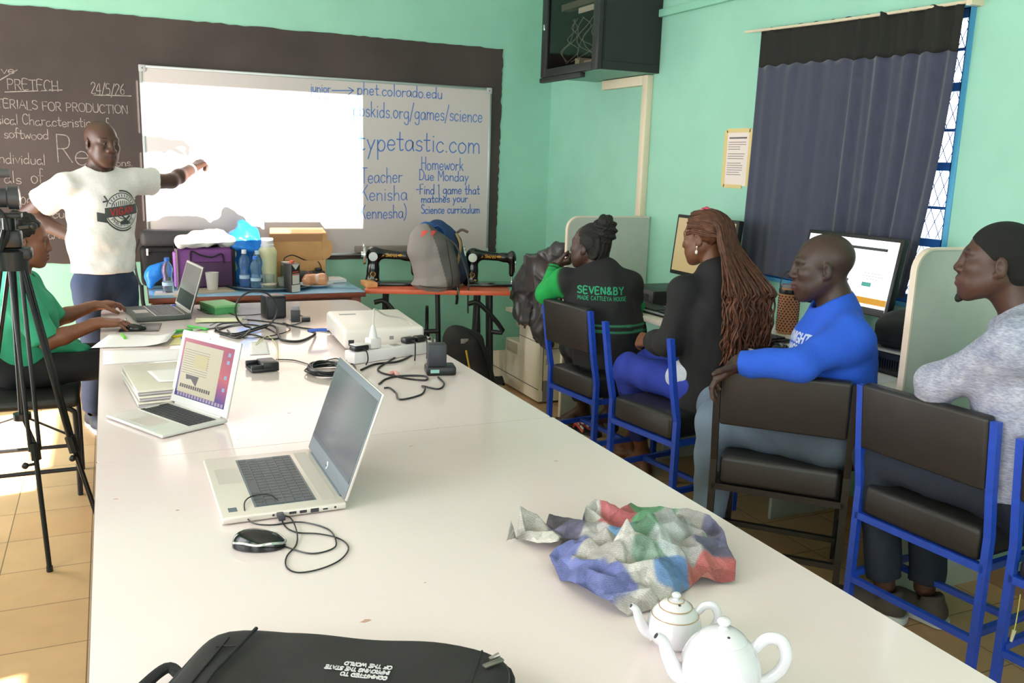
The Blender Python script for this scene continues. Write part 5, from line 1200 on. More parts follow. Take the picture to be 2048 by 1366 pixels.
m.build('desktop_icons', mat('icons_blue', '#9bb2d4', .4, emit=.8), l, 0)
MB().cyl((-.0052, 0, .241), (-.0046, 0, .241), .002, n=10).build('webcam', mat('port_dark'), l)

grey_scr = mat('grey_lit_screen', '#a6a49e', .2, emit=.6)
t, b, l = laptop('laptop', 'dark laptop with silver screen edge, used by the person in green', (.065, 4.965), .14, .37, .27, .026, .255, .30, mat('dark_grey_laptop', '#4b504e', .4), sil, grey_scr, key_m, 6, 15, (.10, .235), (.02, .085, -.05, .05), .9, (.012, .012, .018))
MB().box(-.0058, -.005, -.17, .16, .02, .10).build('dark_window', mat('dim_dark', '#5a545c', .3, emit=.12), l, 0)
MB().sphere((.245, .12, .026), (.012, .012, .008), u=12, v=8).build('blue_sticker', mat('blue_sticker', '#3060c8', .4), b)

# mouse and its lead
t = thing('computer_mouse', 'shiny black wired mouse beside the large silver laptop, lead looping on the table', 'mouse', (.262, 1.888, TZ), -.35)
def mouse_shell(u, v):
    a = 2*PI*u; r = math.sin(v*PI/2); x = .057*math.cos(a)*r*(1 if math.cos(a) > 0 else 1.05); y = .034*math.sin(a)*r; z = .037*math.cos(v*PI/2)**.75*(1-.25*x/.057); return (x, y, max(z, 0)+.002)
MB().grid(mouse_shell, 32, 14, closeu=True).build('shell', mat('gloss_black'), t, 180)
MB().tube(catmull([(-.052, -.02, .018), (-.03, -.032, .022), (.0, -.0345, .018), (.03, -.029, .02), (.054, -.008, .013), (.056, .004, .013)], 6), .003, 8).tube(catmull([(-.052, .02, .018), (-.03, .032, .022), (.0, .0345, .018), (.03, .029, .02), (.054, .008, .013)], 6), .003, 8).build('chrome_trim', mat('chrome'), t)
MB().tube([mouse_shell(0, v) for v in (.25, .4, .55, .7, .82)], .0011, 6).build('button_seam', plastic, t)
MB().cyl((.030, -.004, .0245), (.030, .004, .0245), .0075, n=16).build('scroll_wheel', key_m, t)
pts = [(566, 1092), (590, 1104), (630, 1108), (665, 1100), (692, 1080), (690, 1062), (660, 1047), (620, 1040), (578, 1042), (540, 1050), (505, 1046), (490, 1028), (500, 1012), (530, 1006), (556, 1016), (566, 1040), (588, 1056), (600, 1062)]
P2 = [(566, 1092), (620, 1107), (664, 1098), (672, 1082), (655, 1058), (600, 1044), (540, 1050), (500, 1046), (489, 1028), (504, 1011), (540, 1008), (562, 1022), (566, 1046), (590, 1064), (640, 1068), (680, 1078), (697, 1096), (680, 1120), (640, 1138), (596, 1145), (573, 1134), (574, 1112), (592, 1090), (594, 1068), (582, 1040), (574, 1026)]
W2 = [onZ(x, y, TZ+.0025) for x, y in P2]
for k in (8, 9, 10, 11): pass
W2[-1] = Vector((.330, 2.026, .762)); W2[-2].z = .757; W2[-3].z = .757
for k in range(8, 11): W2[k] = Vector((W2[k].x-.0, W2[k].y, .777))
W2[7].z = .757; W2[11].z = .768
MB().tube(catmull(W2, 6), .0018, 6).build('cable', plastic, t, world=True)
MB().box(.322, .338, 1.998, 2.030, .757, .768, bev=.002).build('usb_plug', mat('dark_grey_plastic'), t, world=True)

# teapots
por = mat('white_porcelain', '#d3cfd4', .08, coat=.5); gold = mat('gold_rim', '#c9a678', .25, metal=.6)
def teapot(label, c, rz, R, H, trim):
    t = thing('teapot', label, 'teapot', (*c, TZ), rz)
    pr = [(.62, 0), (.66, .03), (.86, .14), (.98, .32), (1.0, .46), (.95, .62), (.82, .78), (.68, .87), (.60, .91), (.585, .925)]
    q = catmull([(a, b, 0) for a, b in pr], 4); MB().lathe([(v.x*R, v.y*H) for v in q], 40).build('body', por, t, 60)
    lid = [(.59, .915), (.60, .93), (.55, .965), (.40, 1.03), (.22, 1.075), (.12, 1.09), (.10, 1.12), (.16, 1.165), (.17, 1.205), (.11, 1.245), (.01, 1.255)]
    q = catmull([(a, b, 0) for a, b in lid], 3); lo = MB().lathe([(v.x*R, v.y*H) for v in q], 32).build('lid', por, t, 60)
    MB().sphere((R*.05, -R*.33, H*1.04), (.003, .003, .0015)).build('vent_hole', mat('port_dark'), lo)
    sp = catmull([(-.80*R, 0, .26*H), (-1.10*R, 0, .36*H), (-1.33*R, 0, .62*H), (-1.48*R, 0, .84*H), (-1.66*R, 0, .93*H)], 6); n = len(sp)
    MB().tube(sp, [R*(.30-.19*(i/(n-1))**.7) for i in range(n)], 18).build('spout', por, t, 60)
    e = sp[-1]; d = (sp[-1]-sp[-2]).normalized(); MB().tube([e-d*.001, e+d*.0008], [R*.075, R*.075], 14).build('spout_opening', mat('port_dark'), t)
    MB().tube(catmull([(.80*R, 0, .76*H), (1.10*R, 0, .93*H), (1.45*R, 0, .90*H), (1.62*R, 0, .66*H), (1.50*R, 0, .42*H), (1.20*R, 0, .26*H), (.92*R, 0, .22*H)], 6), R*.115, 12, flat=1.4).build('handle', por, t, 60)
    if trim:
        m = MB()
        for r_, z in ((.605, .93), (.86, .745), (.30, 1.062)): m.tube([(R*r_*1.004*math.cos(a), R*r_*1.004*math.sin(a), H*z) for a in np.linspace(0, 2*PI, 41)[:-1]], .0009, 5, closed=True)
        m.build('gold_line', gold, t)
    return t
teapot('large plain white teapot nearest the camera, at the bottom edge of the picture', (.872, 1.052), -.42, .0655, .110, False)
teapot('small white teapot with thin gold lines, behind the larger teapot', (.893, 1.213), -.36, .049, .080, True)

def newsprint():
    m = mat('newsprint', '#c0b8b0', .85, attr='Col'); nt = m.node_tree; b = nt.nodes['Principled BSDF']; L = nt.links; at = [n for n in nt.nodes if n.type == 'ATTRIBUTE'][0]; tc = [n for n in nt.nodes if n.type == 'TEX_COORD'][0]
    def mul(a, f):
        x = nt.nodes.new('ShaderNodeMix'); x.data_type = 'RGBA'; x.blend_type = 'MULTIPLY'; x.inputs[0].default_value = 1; L.new(a, x.inputs[6]); L.new(f, x.inputs[7]); return x.outputs[2]
    def rng(s, a, b_, lo, hi):
        x = nt.nodes.new('ShaderNodeMapRange'); x.inputs[1].default_value = a; x.inputs[2].default_value = b_; x.inputs[3].default_value = lo; x.inputs[4].default_value = hi; L.new(s, x.inputs[0]); return x.outputs[0]
    w = nt.nodes.new('ShaderNodeTexWave'); w.inputs['Scale'].default_value = 85; w.inputs['Distortion'].default_value = 14.0; w.inputs['Detail'].default_value = 4; w.inputs['Detail Scale'].default_value = .25; w.bands_direction = 'DIAGONAL'; L.new(tc.outputs['Object'], w.inputs['Vector'])
    n1 = nt.nodes.new('ShaderNodeTexNoise'); n1.inputs['Scale'].default_value = 420; n1.inputs['Detail'].default_value = 4; L.new(tc.outputs['Object'], n1.inputs['Vector'])
    v = nt.nodes.new('ShaderNodeTexVoronoi'); v.inputs['Scale'].default_value = 22; v.distance = 'CHEBYCHEV'; L.new(tc.outputs['Object'], v.inputs['Vector'])
    sv = nt.nodes.new('ShaderNodeSeparateColor'); L.new(v.outputs['Color'], sv.inputs[0])
    c = mul(at.outputs['Color'], rng(w.outputs['Fac'], .35, .65, .86, 1.0)); c = mul(c, rng(n1.outputs[0], .4, .6, .82, 1.06)); c = mul(c, rng(sv.outputs[0], .0, 1.0, .72, 1.12)); L.new(c, b.inputs['Base Color']); return m
# crumpled newspaper: creased facets with printed panels
def newspaper():
    from mathutils.geometry import delaunay_2d_cdt
    out = [(1012, 1082), (1022, 1040), (1040, 1012), (1075, 1030), (1092, 1048), (1098, 1028), (1140, 1036), (1165, 1040), (1172, 1012), (1190, 998), (1215, 1003), (1240, 1018), (1262, 1004), (1275, 1012), (1320, 1016), (1375, 1016), (1420, 1030), (1448, 1062), (1458, 1098), (1472, 1122), (1470, 1160), (1440, 1166), (1400, 1150), (1385, 1170), (1330, 1215), (1255, 1232), (1215, 1200), (1150, 1165), (1120, 1160), (1098, 1110), (1125, 1082), (1075, 1085), (1030, 1076)]
    H0 = [.02, .07, .075, .05, .03, .05, .04, .05, .06, .07, .065, .05, .055, .05, .05, .055, .06, .05, .05, .035, .012, .004, .03, .004, .004, .003, .03, .03, .004, .03, .03, .02, .003]
    O = [onZ(x, y, TZ+h) for (x, y), h in zip(out, H0)]; P = [Vector((p.x, p.y)) for p in O]
    pts = list(P); zz = list(H0); r = random.Random(42)
    def inside(p):
        c = False; n = len(P)
        for i in range(n):
            a, b = P[i], P[i-1]
            if (a.y > p.y) != (b.y > p.y) and p.x < (b.x-a.x)*(p.y-a.y)/(b.y-a.y)+a.x: c = not c
        return c
    xs = [p.x for p in P]; ys = [p.y for p in P]; k = 0
    while k < 150:
        q = Vector((r.uniform(min(xs), max(xs)), r.uniform(min(ys), max(ys))))
        if inside(q) and min((q-w).length for w in pts) > .020:
            dm = min((q-w).length for w in P); pts.append(q); zz.append(min(.11, .018+.55*dm+.01)*r.uniform(.45, 1.1)); k += 1
    n = len(P); v, e, f, *_ = delaunay_2d_cdt(pts, [(i, (i+1) % n) for i in range(n)], [list(range(n))], 1, 1e-6)
    V = [Vector((a.x, a.y, TZ+zz[min(range(len(pts)), key=lambda i: (pts[i]-a).length_squared)])) for a in v]
    bm = bmesh.new(); bv = [bm.verts.new(p) for p in V]
    for t in f:
        try: bm.faces.new([bv[i] for i in t])
        except ValueError: pass
    bmesh.ops.subdivide_edges(bm, edges=bm.edges[:], cuts=8, use_grid_fill=True); bmesh.ops.triangulate(bm, faces=bm.faces[:])
    for _ in range(1): bmesh.ops.smooth_vert(bm, verts=[w for w in bm.verts if not w.is_boundary], factor=.35, use_axis_x=True, use_axis_y=True, use_axis_z=True)
    VV = np.array([w.co[:] for w in bm.verts]); VV[:, 2] += .0015*noise3(VV, 130, 2)+.0008*noise3(VV, 300, 3); VV[:, 2] = np.maximum(VV[:, 2], TZ+.001)
    for w, c in zip(bm.verts, VV): w.co = c
    seeds = [(1135, 1105, '#5a66b4'), (1165, 1140, '#5a66b4'), (1215, 1150, '#5560aa'), (1240, 1175, '#5a64b0'), (1160, 1085, '#6a74bc'), (1215, 1020, '#c8545c'), (1255, 1035, '#cc4c54'), (1235, 1050, '#c85058'), (1300, 1030, '#4f9e62'), (1290, 1055, '#55a368'), (1280, 1085, '#5c8f6c'), (1240, 1075, '#4f8cc4'), (1355, 1140, '#3f74b4'), (1330, 1150, '#4a80bc'), (1430, 1125, '#b84a42'), (1455, 1135, '#b23c38'), (1410, 1140, '#c05a4a'), (1465, 1155, '#d8d2cc'),
             (1040, 1070, '#c6bfb4'), (1060, 1040, '#bcb3a8'), (1120, 1035, '#544c54'), (1140, 1050, '#6a6284'), (1135, 1080, '#3c3236'), (1085, 1070, '#cbc4b8'), (1195, 1060, '#b8b0b2'), (1210, 1095, '#c4bab4'), (1180, 1025, '#d0cac4'), (1330, 1045, '#ccc6c6'), (1340, 1080, '#a7aaa8'), (1320, 1105, '#b9c3c4'), (1290, 1120, '#7fa08c'), (1380, 1050, '#a8a2a0'), (1400, 1080, '#9f9a9c'), (1430, 1060, '#6d6a90'), (1445, 1085, '#5f5c88'), (1420, 1100, '#5c5a78'), (1370, 1105, '#a09a98'), (1290, 1150, '#c9beb6'), (1320, 1180, '#c2b8b2'), (1270, 1200, '#c6bcb4'), (1240, 1140, '#b4aaa2'), (1250, 1110, '#c8c0ba'), (1390, 1160, '#8a7c72'), (1185, 1120, '#aea69c'), (1200, 1170, '#5d68b2'), (1300, 1205, '#beb4ae')]
    SP = np.array([onZ(x, y, TZ+.04)[:2] for x, y, _ in seeds]); SCc = np.array([lin(c) for *_, c in seeds])
    Q = VV[:, :2]+.004*np.c_[noise3(VV, 45, 8), noise3(VV, 50, 9)]; DD = np.sqrt(((Q[:, None]-SP[None])**2).sum(2)); id_ = np.argmin(DD, 1); WD = np.exp(-(DD-DD.min(1)[:, None])/.0022); C = (WD @ SCc)/WD.sum(1)[:, None]
    ang = (id_*2.4) % 3.1; s = np.sin((VV[:, 0]*np.cos(ang)+VV[:, 1]*np.sin(ang))*1500); grey = (C.max(1)-C.min(1) < .12) & (C.max(1) > .3)
    C = C*.68+.32*C.mean(1)[:, None]; C = C*np.where(grey & (s > 9), .74, 1.0)[:, None]*(1+.12*noise3(VV, 160, 5))[:, None]
    me = bpy.data.meshes.new('newspaper'); bm.to_mesh(me); bm.free()
    a = me.color_attributes.new('Col', 'FLOAT_COLOR', 'POINT'); a.data.foreach_set('color', np.c_[np.clip(C, 0, 1), np.ones(len(C))].astype(np.float32).ravel())
    me.materials.append(newsprint()); o = link('newspaper', me, None, 180); md = o.modifiers.new('thick', 'SOLIDIFY'); md.thickness = .0006
    tag(o, 'large crumpled colour newspaper lying on the near white table', 'newspaper')
newspaper()

# laptop bag at the bottom of the picture
t = thing('laptop_bag', 'black laptop bag lying flat at the bottom edge of the picture, white slogan', 'bag', (.270, 1.212, TZ), -.555)
bagm = mat('black_nylon', '#1d1a1a', .75, bump=.25, bscale=600, noise=.1, nscale=30); bagd = mat('black_webbing', '#121112', .8, bump=.3, bscale=300)
def slab(u, v):
    a = 2*PI*u; hx, hy, rr_ = .262, .165, .045
    c, s = math.cos(a), math.sin(a); k = 1/max(abs(c)**7+abs(s)**7, 1e-6)**(1/7); w_ = math.sin(min(v*1.12, 1)*PI/2)**.55 if v < .9 else 1
    x, y = c*k*hx*w_, s*k*hy*w_; z = .056*(1-v**6)+.003*math.sin(x*30+1)*math.cos(y*25)+.004*math.sin(x*11) if v < 1 else .006
    return (x, y, max(z, .002))
MB().grid(slab, 96, 20, closeu=True).build('body', bagm, t, 180)
def rr_path(hx, hy, z, n=80): 
    o = []
    for i in range(n): a = 2*PI*i/n; c, s = math.cos(a), math.sin(a); k = 1/(abs(c)**7+abs(s)**7)**(1/7); o.append((c*k*hx, s*k*hy, z))
    return o
MB().tube(rr_path(.263, .166, .030), .006, 8, closed=True).build('piping', bagd, t); MB().tube(rr_path(.258, .160, .043), .0025, 6, closed=True).build('zip', mat('zip_grey', '#3a393c', .5, metal=.3), t)
for P_s, r_s in (([(-.185, -.15, .057), (-.192, .0, .061), (-.185, .145, .057)], .0035), ([(-.215, -.14, .055), (-.218, .11, .056)], .0022), ([(-.228, .085, .054), (-.188, .085, .059)], .002), ([(.205, .15, .054), (.205, .02, .060)], .002)): MB().tube(P_s, r_s, 6).build('seam', bagd, t)
z = MB(); z.box(.196, .206, .10, .138, .058, .062, M=tr(.03, -.01, 0) @ tr(.2, .12, 0) @ rotz(-.75) @ tr(-.2, -.12, 0), bev=.001); z.cyl((.222, .122, .057), (.236, .132, .062), .004, n=8); z.build('zip_pull', mat('metal_pull', '#8a8880', .35, metal=.9), t)
MB().tube(catmull([(-.262, .03, .03), (-.292, .04, .034), (-.302, -.03, .034), (-.30, -.1, .03), (-.262, -.12, .03)], 6), .011, 8, flat=.6).build('side_loop', bagd, t)
MB().tube(catmull([(.262, .06, .03), (.30, .075, .035), (.34, .05, .035), (.35, -.02, .03), (.30, -.08, .02), (.262, -.06, .03)], 6), .017, 8, flat=.3).build('shoulder_strap', bagd, t)
m = MB(); y0 = .040
for i, (s, w_) in enumerate((('COMMITTED TO', .075), ('IMPROVING THE STATE', .105), ('OF THE WORLD', .078))):
    write(m, s, .0085, (.075-.0, y0+.0145*i, .0595), (-1, 0, 0), (0, -1, 0), .0020, (0, 0, 1), fit=w_)
m.box(.02, .075, .037, .0382, .0590, .0602)
m.build('slogan', mat('white_print', '#c9c6c6', .7), t, 0)

# three grey laptops stacked, paper on top
for k in range(3):
    t = thing('closed_laptop', ('lowest', 'middle', 'topmost')[k]+' of three closed grey laptops stacked behind the thin silver laptop', 'laptop', (.125, 3.345, TZ+.0205*k), .10+.02*(k % 2), 'stack of closed grey laptops')
    MB().box(-.095, .105, -.205, .205, 0.0015, .0105, bev=.003).build('base', mat('grey_laptop_side', '#a8a0a4', .4, metal=.2), t)
    MB().box(-.096, .106, -.206, .206, .0115, .020, bev=.003).build('lid', mat('beige_grey_lid', '#cfc8b8', .4), t)
pm = mat('paper', '#eae4e4', .85)
def sheet(label, pts, z=.0, group='loose papers on the far white table', curl=0, m=pm, name='paper_sheet'):
    P = [onZ(x, y, TZ+z) for x, y in pts]; c = sum(P, Vector())/4; t = MB()
    n = 8; vs = []
    for i in range(n):
        for j in range(n):
            u, v = i/(n-1), j/(n-1); p = (P[0]*(1-u)+P[1]*u)*(1-v)+(P[3]*(1-u)+P[2]*u)*v; vs.append((p.x, p.y, TZ+z+.0008+curl*max(0, u-.6)**2*6))
    t.add(vs, [(i*n+j, (i+1)*n+j, (i+1)*n+j+1, i*n+j+1) for i in range(n-1) for j in range(n-1)]); o = t.build(name, m, None, 180)
    md = o.modifiers.new('thick', 'SOLIDIFY'); md.thickness = .0007; tag(o, label, 'paper', group); return o
sheet('white paper on top of the stacked grey laptops', [(294, 742), (362, 736), (372, 762), (318, 764)], .0625)
sheet('white sheet under the hand of the person in green, overhanging the table edge', [(182, 696), (334, 692), (352, 671), (220, 668)], .002, curl=.02)
sheet('long white sheet lying between the thin silver laptop and the left table edge', [(206, 730), (372, 719), (376, 698), (206, 702)], 0)
sheet('white sheet beside the upper corner of the thin silver laptop', [(500, 710), (540, 708), (534, 683), (500, 684)], .001)
sheet('yellowish sheet under the coloured pens', [(338, 690), (382, 688), (384, 670), (352, 672)], .001, m=mat('yellow_paper', '#e6dca6', .8))
sheet('grey folder under the glossy booklet, right of the green box', [(392, 660), (498, 648), (490, 632), (400, 640)], .004, m=mat('folder_grey', '#b8b4b4', .6), name='folder')
sheet('glossy booklet with yellow and green cover, right of the green box', [(390, 645), (484, 643), (484, 636), (392, 636)], .010, m=mat('booklet', '#cfd2a0', .4), name='booklet')
t = thing('mouse_pad', 'black mouse pad under the hand of the person in green', 'mouse pad', (.10, 4.635, TZ), -.12); MB().box(-.085, .095, -.10, .11, 0, .003, bev=.001).build('pad', plastic, t)
t = thing('computer_mouse', 'small black mouse held by the person in green', 'mouse', (.085, 4.575, TZ+.003), 0.1)
MB().grid(lambda u, v: tuple(a*b for a, b in zip(mouse_shell(u, v), (.8, .8, .75))), 28, 12, closeu=True).build('shell', mat('gloss_black'), t, 180); MB().cyl((.02, -.004, .022), (.02, .004, .022), .006, n=12).build('scroll_wheel', key_m, t)
pc = [('#4fc043', (340, 668), (362, 662), 'bright green pen by the black mouse pad'), ('#e0c818', (344, 674), (372, 670), 'yellow highlighter among the pens beside the thin silver laptop'), ('#48a848', (352, 666), (382, 664), 'green highlighter lying across the other pens'), ('#3e78b8', (362, 676), (388, 674), 'blue pen nearest the thin silver laptop'), ('#e06050', (370, 671), (392, 668), 'red pen beside the yellow highlighter'), ('#6cc83c', (244, 668), (250, 676), 'bright green pen cap on the white sheet'), ('#4cc24c', (376, 652), (412, 658), 'green marker behind the thin silver laptop')]
for i, (c, a, b, lab) in enumerate(pc):
    p, q = onZ(*a, TZ+.007), onZ(*b, TZ+.007)
    if i == 2: p.z += .011; q.z += .011
    t = thing('pen', lab, 'pen', ((p.x+q.x)/2, (p.y+q.y)/2, TZ), 0, 'coloured pens on the far table'); l_ = (q-p).normalized(); q = p+l_*min((q-p).length, .14)
    MB().tube([p, q], .006, 10).build('barrel', mat('pen'+c, c, .4), t, world=True); MB().tube([q-l_*.03, q+l_*.008], .0066, 10).build('cap', mat('pen'+c), t, world=True)

# chargers, adapters, power strip, projector
t = thing('battery_charger', 'black battery charger cradle on the far white table', 'charger', (.525, 3.575, TZ), .12)
MB().box(-.055, .055, -.05, .05, .002, .016, bev=.004).box(-.01, .055, -.05, .05, .012, .038, bev=.004).box(-.055, -.01, .035, .05, .014, .034, bev=.003).box(-.055, -.01, -.05, -.036, .014, .030, bev=.003).build('cradle', mat('black_plastic'), t)
MB().box(-.048, -.012, -.034, .034, .0155, .018).build('bay', mat('dark_grey_plastic'), t, 0)
def cable(name, label, px, z=.0035, r=.0032, m=plastic, grp='black cables on the far white table', zs=None):
    P = [onZ(x, y, TZ+z) if len(q) == 2 else onZ(x, y, TZ+q[2]) for q in px for x, y in (q[:2],)]
    o = MB().tube(catmull(P, 7), r, 7).build(name, m); tag(o, label, 'cable', grp); return o
cable('cable', 'thin black lead from the battery charger to the white power strip', [(552, 719), (585, 720), (612, 727), (628, 732), (650, 722), (672, 717), (690, 722), (705, 716, .02)], r=.0025)
cb_ = MB(); rr = random.Random(3); cc = onZ(655, 745, TZ)
for i in range(11):
    a0 = rr.uniform(0, 6); rx, ry = rr.uniform(.06, .085), rr.uniform(.075, .11); dx, dy = rr.uniform(-.012, .012), rr.uniform(-.012, .012)
    cb_.tube([(cc.x+dx+rx*math.cos(a), cc.y+dy+ry*math.sin(a), TZ+.004+.004*(i % 5)+.004*math.sin(a*2+a0)+.004) for a in np.linspace(0, 2*PI, 30)[:-1]], .0034, 6, closed=True)
bo = cb_.build('coiled_cable', plastic); tag(bo, 'coiled bundle of black cable on the far table, left of the laptop lid', 'cable')
cable('cable', 'black cable from the coiled bundle towards the white power strip', [(668, 748, .03), (690, 737), (705, 728), (712, 742), (700, 755)], r=.003)
cable('cable', 'thick black cable curling across the table in front of the white power strip', [(722, 740), (752, 728), (800, 722), (840, 700), (862, 675, .05), (866, 690, .05), (868, 702, .08)], r=.005)
cable('cable', 'black cable looped with a pink tie in front of the power strip', [(800, 700, .02), (790, 715), (758, 735), (762, 745), (790, 752), (820, 758), (852, 760), (848, 752), (800, 752), (772, 758), (758, 768)], r=.004)
cable('cable', 'thin black lead running off from the upright black adapter', [(876, 754), (888, 768), (876, 778), (845, 772), (850, 778), (840, 790), (800, 799), (792, 786), (780, 776), (768, 776)], r=.0035)
MB_ = MB().tube(catmull([onZ(x, y, TZ+.006) for x, y in ((778, 748), (788, 744), (796, 750))], 4), .008, 8).build('cable_tie', mat('pink_tie', '#e0a8a0', .6)); tag(MB_, 'pink tie around the looped black cable', 'cable tie')
t = thing('power_adapter', 'upright black adapter plugged into a black socket block near the table edge', 'adapter', (1.19, 3.31, TZ), -.2)
MB().box(-.06, .06, -.045, .045, 0, .036, bev=.008).build('socket_block', plastic, t); MB().box(-.052, .022, -.028, .028, .034, .125, bev=.004).build('adapter_body', mat('dark_grey_plastic'), t); MB().box(-.045, -.01, -.0455, -.044, .012, .026).build('label_patch', mat('teal_label', '#8fc0b8', .5), t, 0)
# white projector with its lens at the far side
t = thing('projector', 'white projector box on the far white table, aimed at the whiteboard', 'projector', (1.115, 4.06, TZ), -.06)
pw = mat('white_plastic', '#e9dfd8', .35)
MB().box(-.185, .185, -.265, .235, .012, .105, bev=.02, seg=4).build('casing', pw, t, 60)
MB().box(-.14, -.06, .10, .125, .104, .1058).build('top_vent', mat('slot_grey', '#8e8a88', .5), t, 0)
MB().box(-.165, -.14, -.2655, -.262, .03, .055).build('side_port', mat('port_dark'), t, 0); MB().box(.02, .04, -.2655, -.262, .05, .066).build('side_button', mat('slot_grey'), t, 0)
for x in (-.14, .14):
    for y in (-.2, .18): MB().cyl((x, y, 0), (x, y, .014), .012, n=10).build('foot', plastic, t)
MB().cyl((.0, .225, .062), (.0, .25, .064), .034, n=24).build('lens_ring', plastic, t); MB().sphere((.0, .246, .063), (.028, .010, .028)).build('lens', mat('lens_glass', '#20242c', .05, coat=1), t, 180)
m = MB(); m.tube(catmull([(-.215, .02, .05), (-.25, .02, .052), (-.30, .015, .05)], 4), .011, 10, flat=.7); m.build('video_plug', mat('vga_blue', '#3a62c4', .45), t)
o = MB().tube(catmull([wm(t) @ Vector((-.30, .015, .05))]+[onZ(x, y, TZ+.005) for x, y in ((630, 668), (600, 682), (565, 680), (556, 668), (552, 655), (535, 650), (500, 660), (470, 668), (440, 664), (432, 655), (445, 648), (480, 646))], 7), .006, 8).build('video_cable', plastic); tag(o, 'thick black video cable with a blue plug leading to the projector', 'cable')
big = [onZ(520, 668, TZ+.006), onZ(505, 655, TZ+.02)]; c0 = onZ(522, 665, TZ+.006)
loop = [Vector((c0.x+.01+.095*math.sin(a)*1.0, c0.y+.09*(1-math.cos(a))*.35, TZ+.008+.085*(1-math.cos(a)))) for a in np.linspace(-2.9, 2.9, 26)]
lp = [onZ(440, 668, TZ+.006), onZ(480, 676, TZ+.006)]+[Vector((c0.x-.005+.10*math.sin(a), c0.y+.10, TZ+.10-.095*math.cos(a))) for a in np.linspace(-.3, -6.0, 20)]+[onZ(470, 671, TZ+.006), onZ(455, 660, TZ+.006)]
o = MB().tube(catmull(lp, 5), .0045, 8).build('cable', plastic); tag(o, 'black cable standing up in a round loop left of the black speaker box', 'cable', 'black cables on the far white table')
for i, (pp, lab) in enumerate((([(420, 652), (450, 640), (500, 640), (545, 645), (575, 650), (600, 655), (640, 660), (672, 664)], 'black cable running along behind the loops to the projector'), ([(430, 662), (470, 650), (520, 652), (560, 672), (540, 678), (500, 668), (470, 676)], 'black cable tangled under the upright loop'), ([(458, 672), (500, 676), (540, 672), (580, 660), (566, 646), (585, 650), (612, 640), (598, 630), (580, 640)], 'thin black lead curling round the small adapter'), ([(395, 618), (420, 628), (445, 622), (470, 630), (500, 630), (530, 627)], 'thin black lead from the green box to the black speaker box'))):
    cable('cable', lab, pp, r=.0042 if i < 2 else .0024)
cable('cable', 'pale yellow-green lead looping over the middle of the far table', [(520, 676), (512, 690), (535, 672), (552, 690), (556, 712), (552, 726)], r=.0022, m=mat('pale_cable', '#d8d6a0', .5))
t = thing('speaker_box', 'small black box standing among the cables at the table\'s far end', 'speaker', (.765, 4.76, TZ), .2); MB().box(-.055, .055, -.05, .05, 0, .125, bev=.012).build('casing', plastic, t); MB().box(-.045, .045, -.0515, -.049, .015, .11, bev=.004).build('grille_front', mat('dark_grey_plastic'), t)
t = thing('plug_adapter', 'small black plug adapter just right of the black speaker box', 'adapter', (.855, 4.62, TZ), -.2); MB().box(-.024, .024, -.02, .02, 0, .062, bev=.004).build('body', mat('dark_grey_plastic'), t); MB().box(-.02, .02, -.016, .016, .06, .082, bev=.003).build('cap', mat('grey_cap'), t); MB().box(.03, .075, -.02, .02, 0, .024, bev=.004).build('socket', plastic, t)
t = thing('green_box', 'small green cardboard box behind the dark laptop', 'box', (.515, 5.03, TZ), .30); gc = mat('green_card', '#4f9a5e', .6)
MB().box(-.065, .065, -.10, .10, 0, .035, bev=.002).build('tray', gc, t); MB().box(-.066, .076, -.102, .102, .0355, .048, bev=.002).build('lid', mat('light_green_card', '#7cbf7a', .6), t)
# power strip and what is plugged in
t = thing('power_strip', 'white power strip in front of the projector, plugs along its top', 'power strip', (1.09, 3.665, TZ), .33)
wp = mat('white_plug_plastic', '#e6dede', .35); MB().box(-.215, .215, -.04, .04, 0, .05, bev=.006).build('body', wp, t)
for x in (-.1, .02, .12): MB().box(x-.02, x+.02, -.02, .02, .0495, .0508).build('socket', mat('slot_grey'), t, 0)
MB().tube(catmull([(.215, 0, .025), (.26, .03, .04), (.22, .12, .05), (.14, .2, .02)], 6), .005, 8).build('lead', mat('pale_grey_cable', '#cfc6bc', .5), t)
t = thing('white_plug', 'white three-pin plug standing in the power strip with a grey lead', 'plug', (1.00, 3.635, TZ+.0515), .33); MB().box(-.028, .028, -.024, .024, 0, .045, bev=.006).build('body', wp, t); MB().tube([(0, 0, .044), (0, 0, .066), (0, 0, .10)], [.019, .015, .006], 12).build('neck', wp, t)
MB().tube(catmull([(0, 0, .10), (.01, .01, .14), (.05, .06, .155), (.15, .12, .11), (.26, .13, .08), (.30, .10, .03), (.29, .12, -.04)], 6), .004, 8).build('lead', mat('pale_grey_cable'), t)
t = thing('round_plug', 'black plug with a white top, left end of the power strip', 'plug', (.93, 3.60, TZ+.0515), .33); MB().box(-.035, .035, -.025, .025, 0, .024, bev=.007).build('body', plastic, t); MB().box(-.034, .034, -.024, .024, .0245, .028, bev=.003).build('top_cap', wp, t); MB().tube(catmull([(0, -.025, .012), (.005, -.05, .0), (0, -.065, -.03), (-.02, -.08, -.045)], 5), .003, 7).build('lead', plastic, t)
for dx, lab in ((.09, 'black plug in the power strip, nearer the white plug'), (.155, 'black plug in the power strip, at its right end')):
    c = Vector((1.09, 3.665, 0))+Vector((math.cos(.33)*dx, math.sin(.33)*dx, 0)); t = thing('black_plug', lab, 'plug', (c.x, c.y, TZ+.0515), .33, 'black plugs in the power strip')
    MB().box(-.028, .028, -.022, .022, 0, .026, bev=.008).build('body', plastic, t); MB().tube(catmull([(.0, -.022, .014), (.0, -.05, .012), (-.02, -.08, -.03), (-.06, -.13, -.047)], 5), .0032, 7).build('lead', plastic, t)
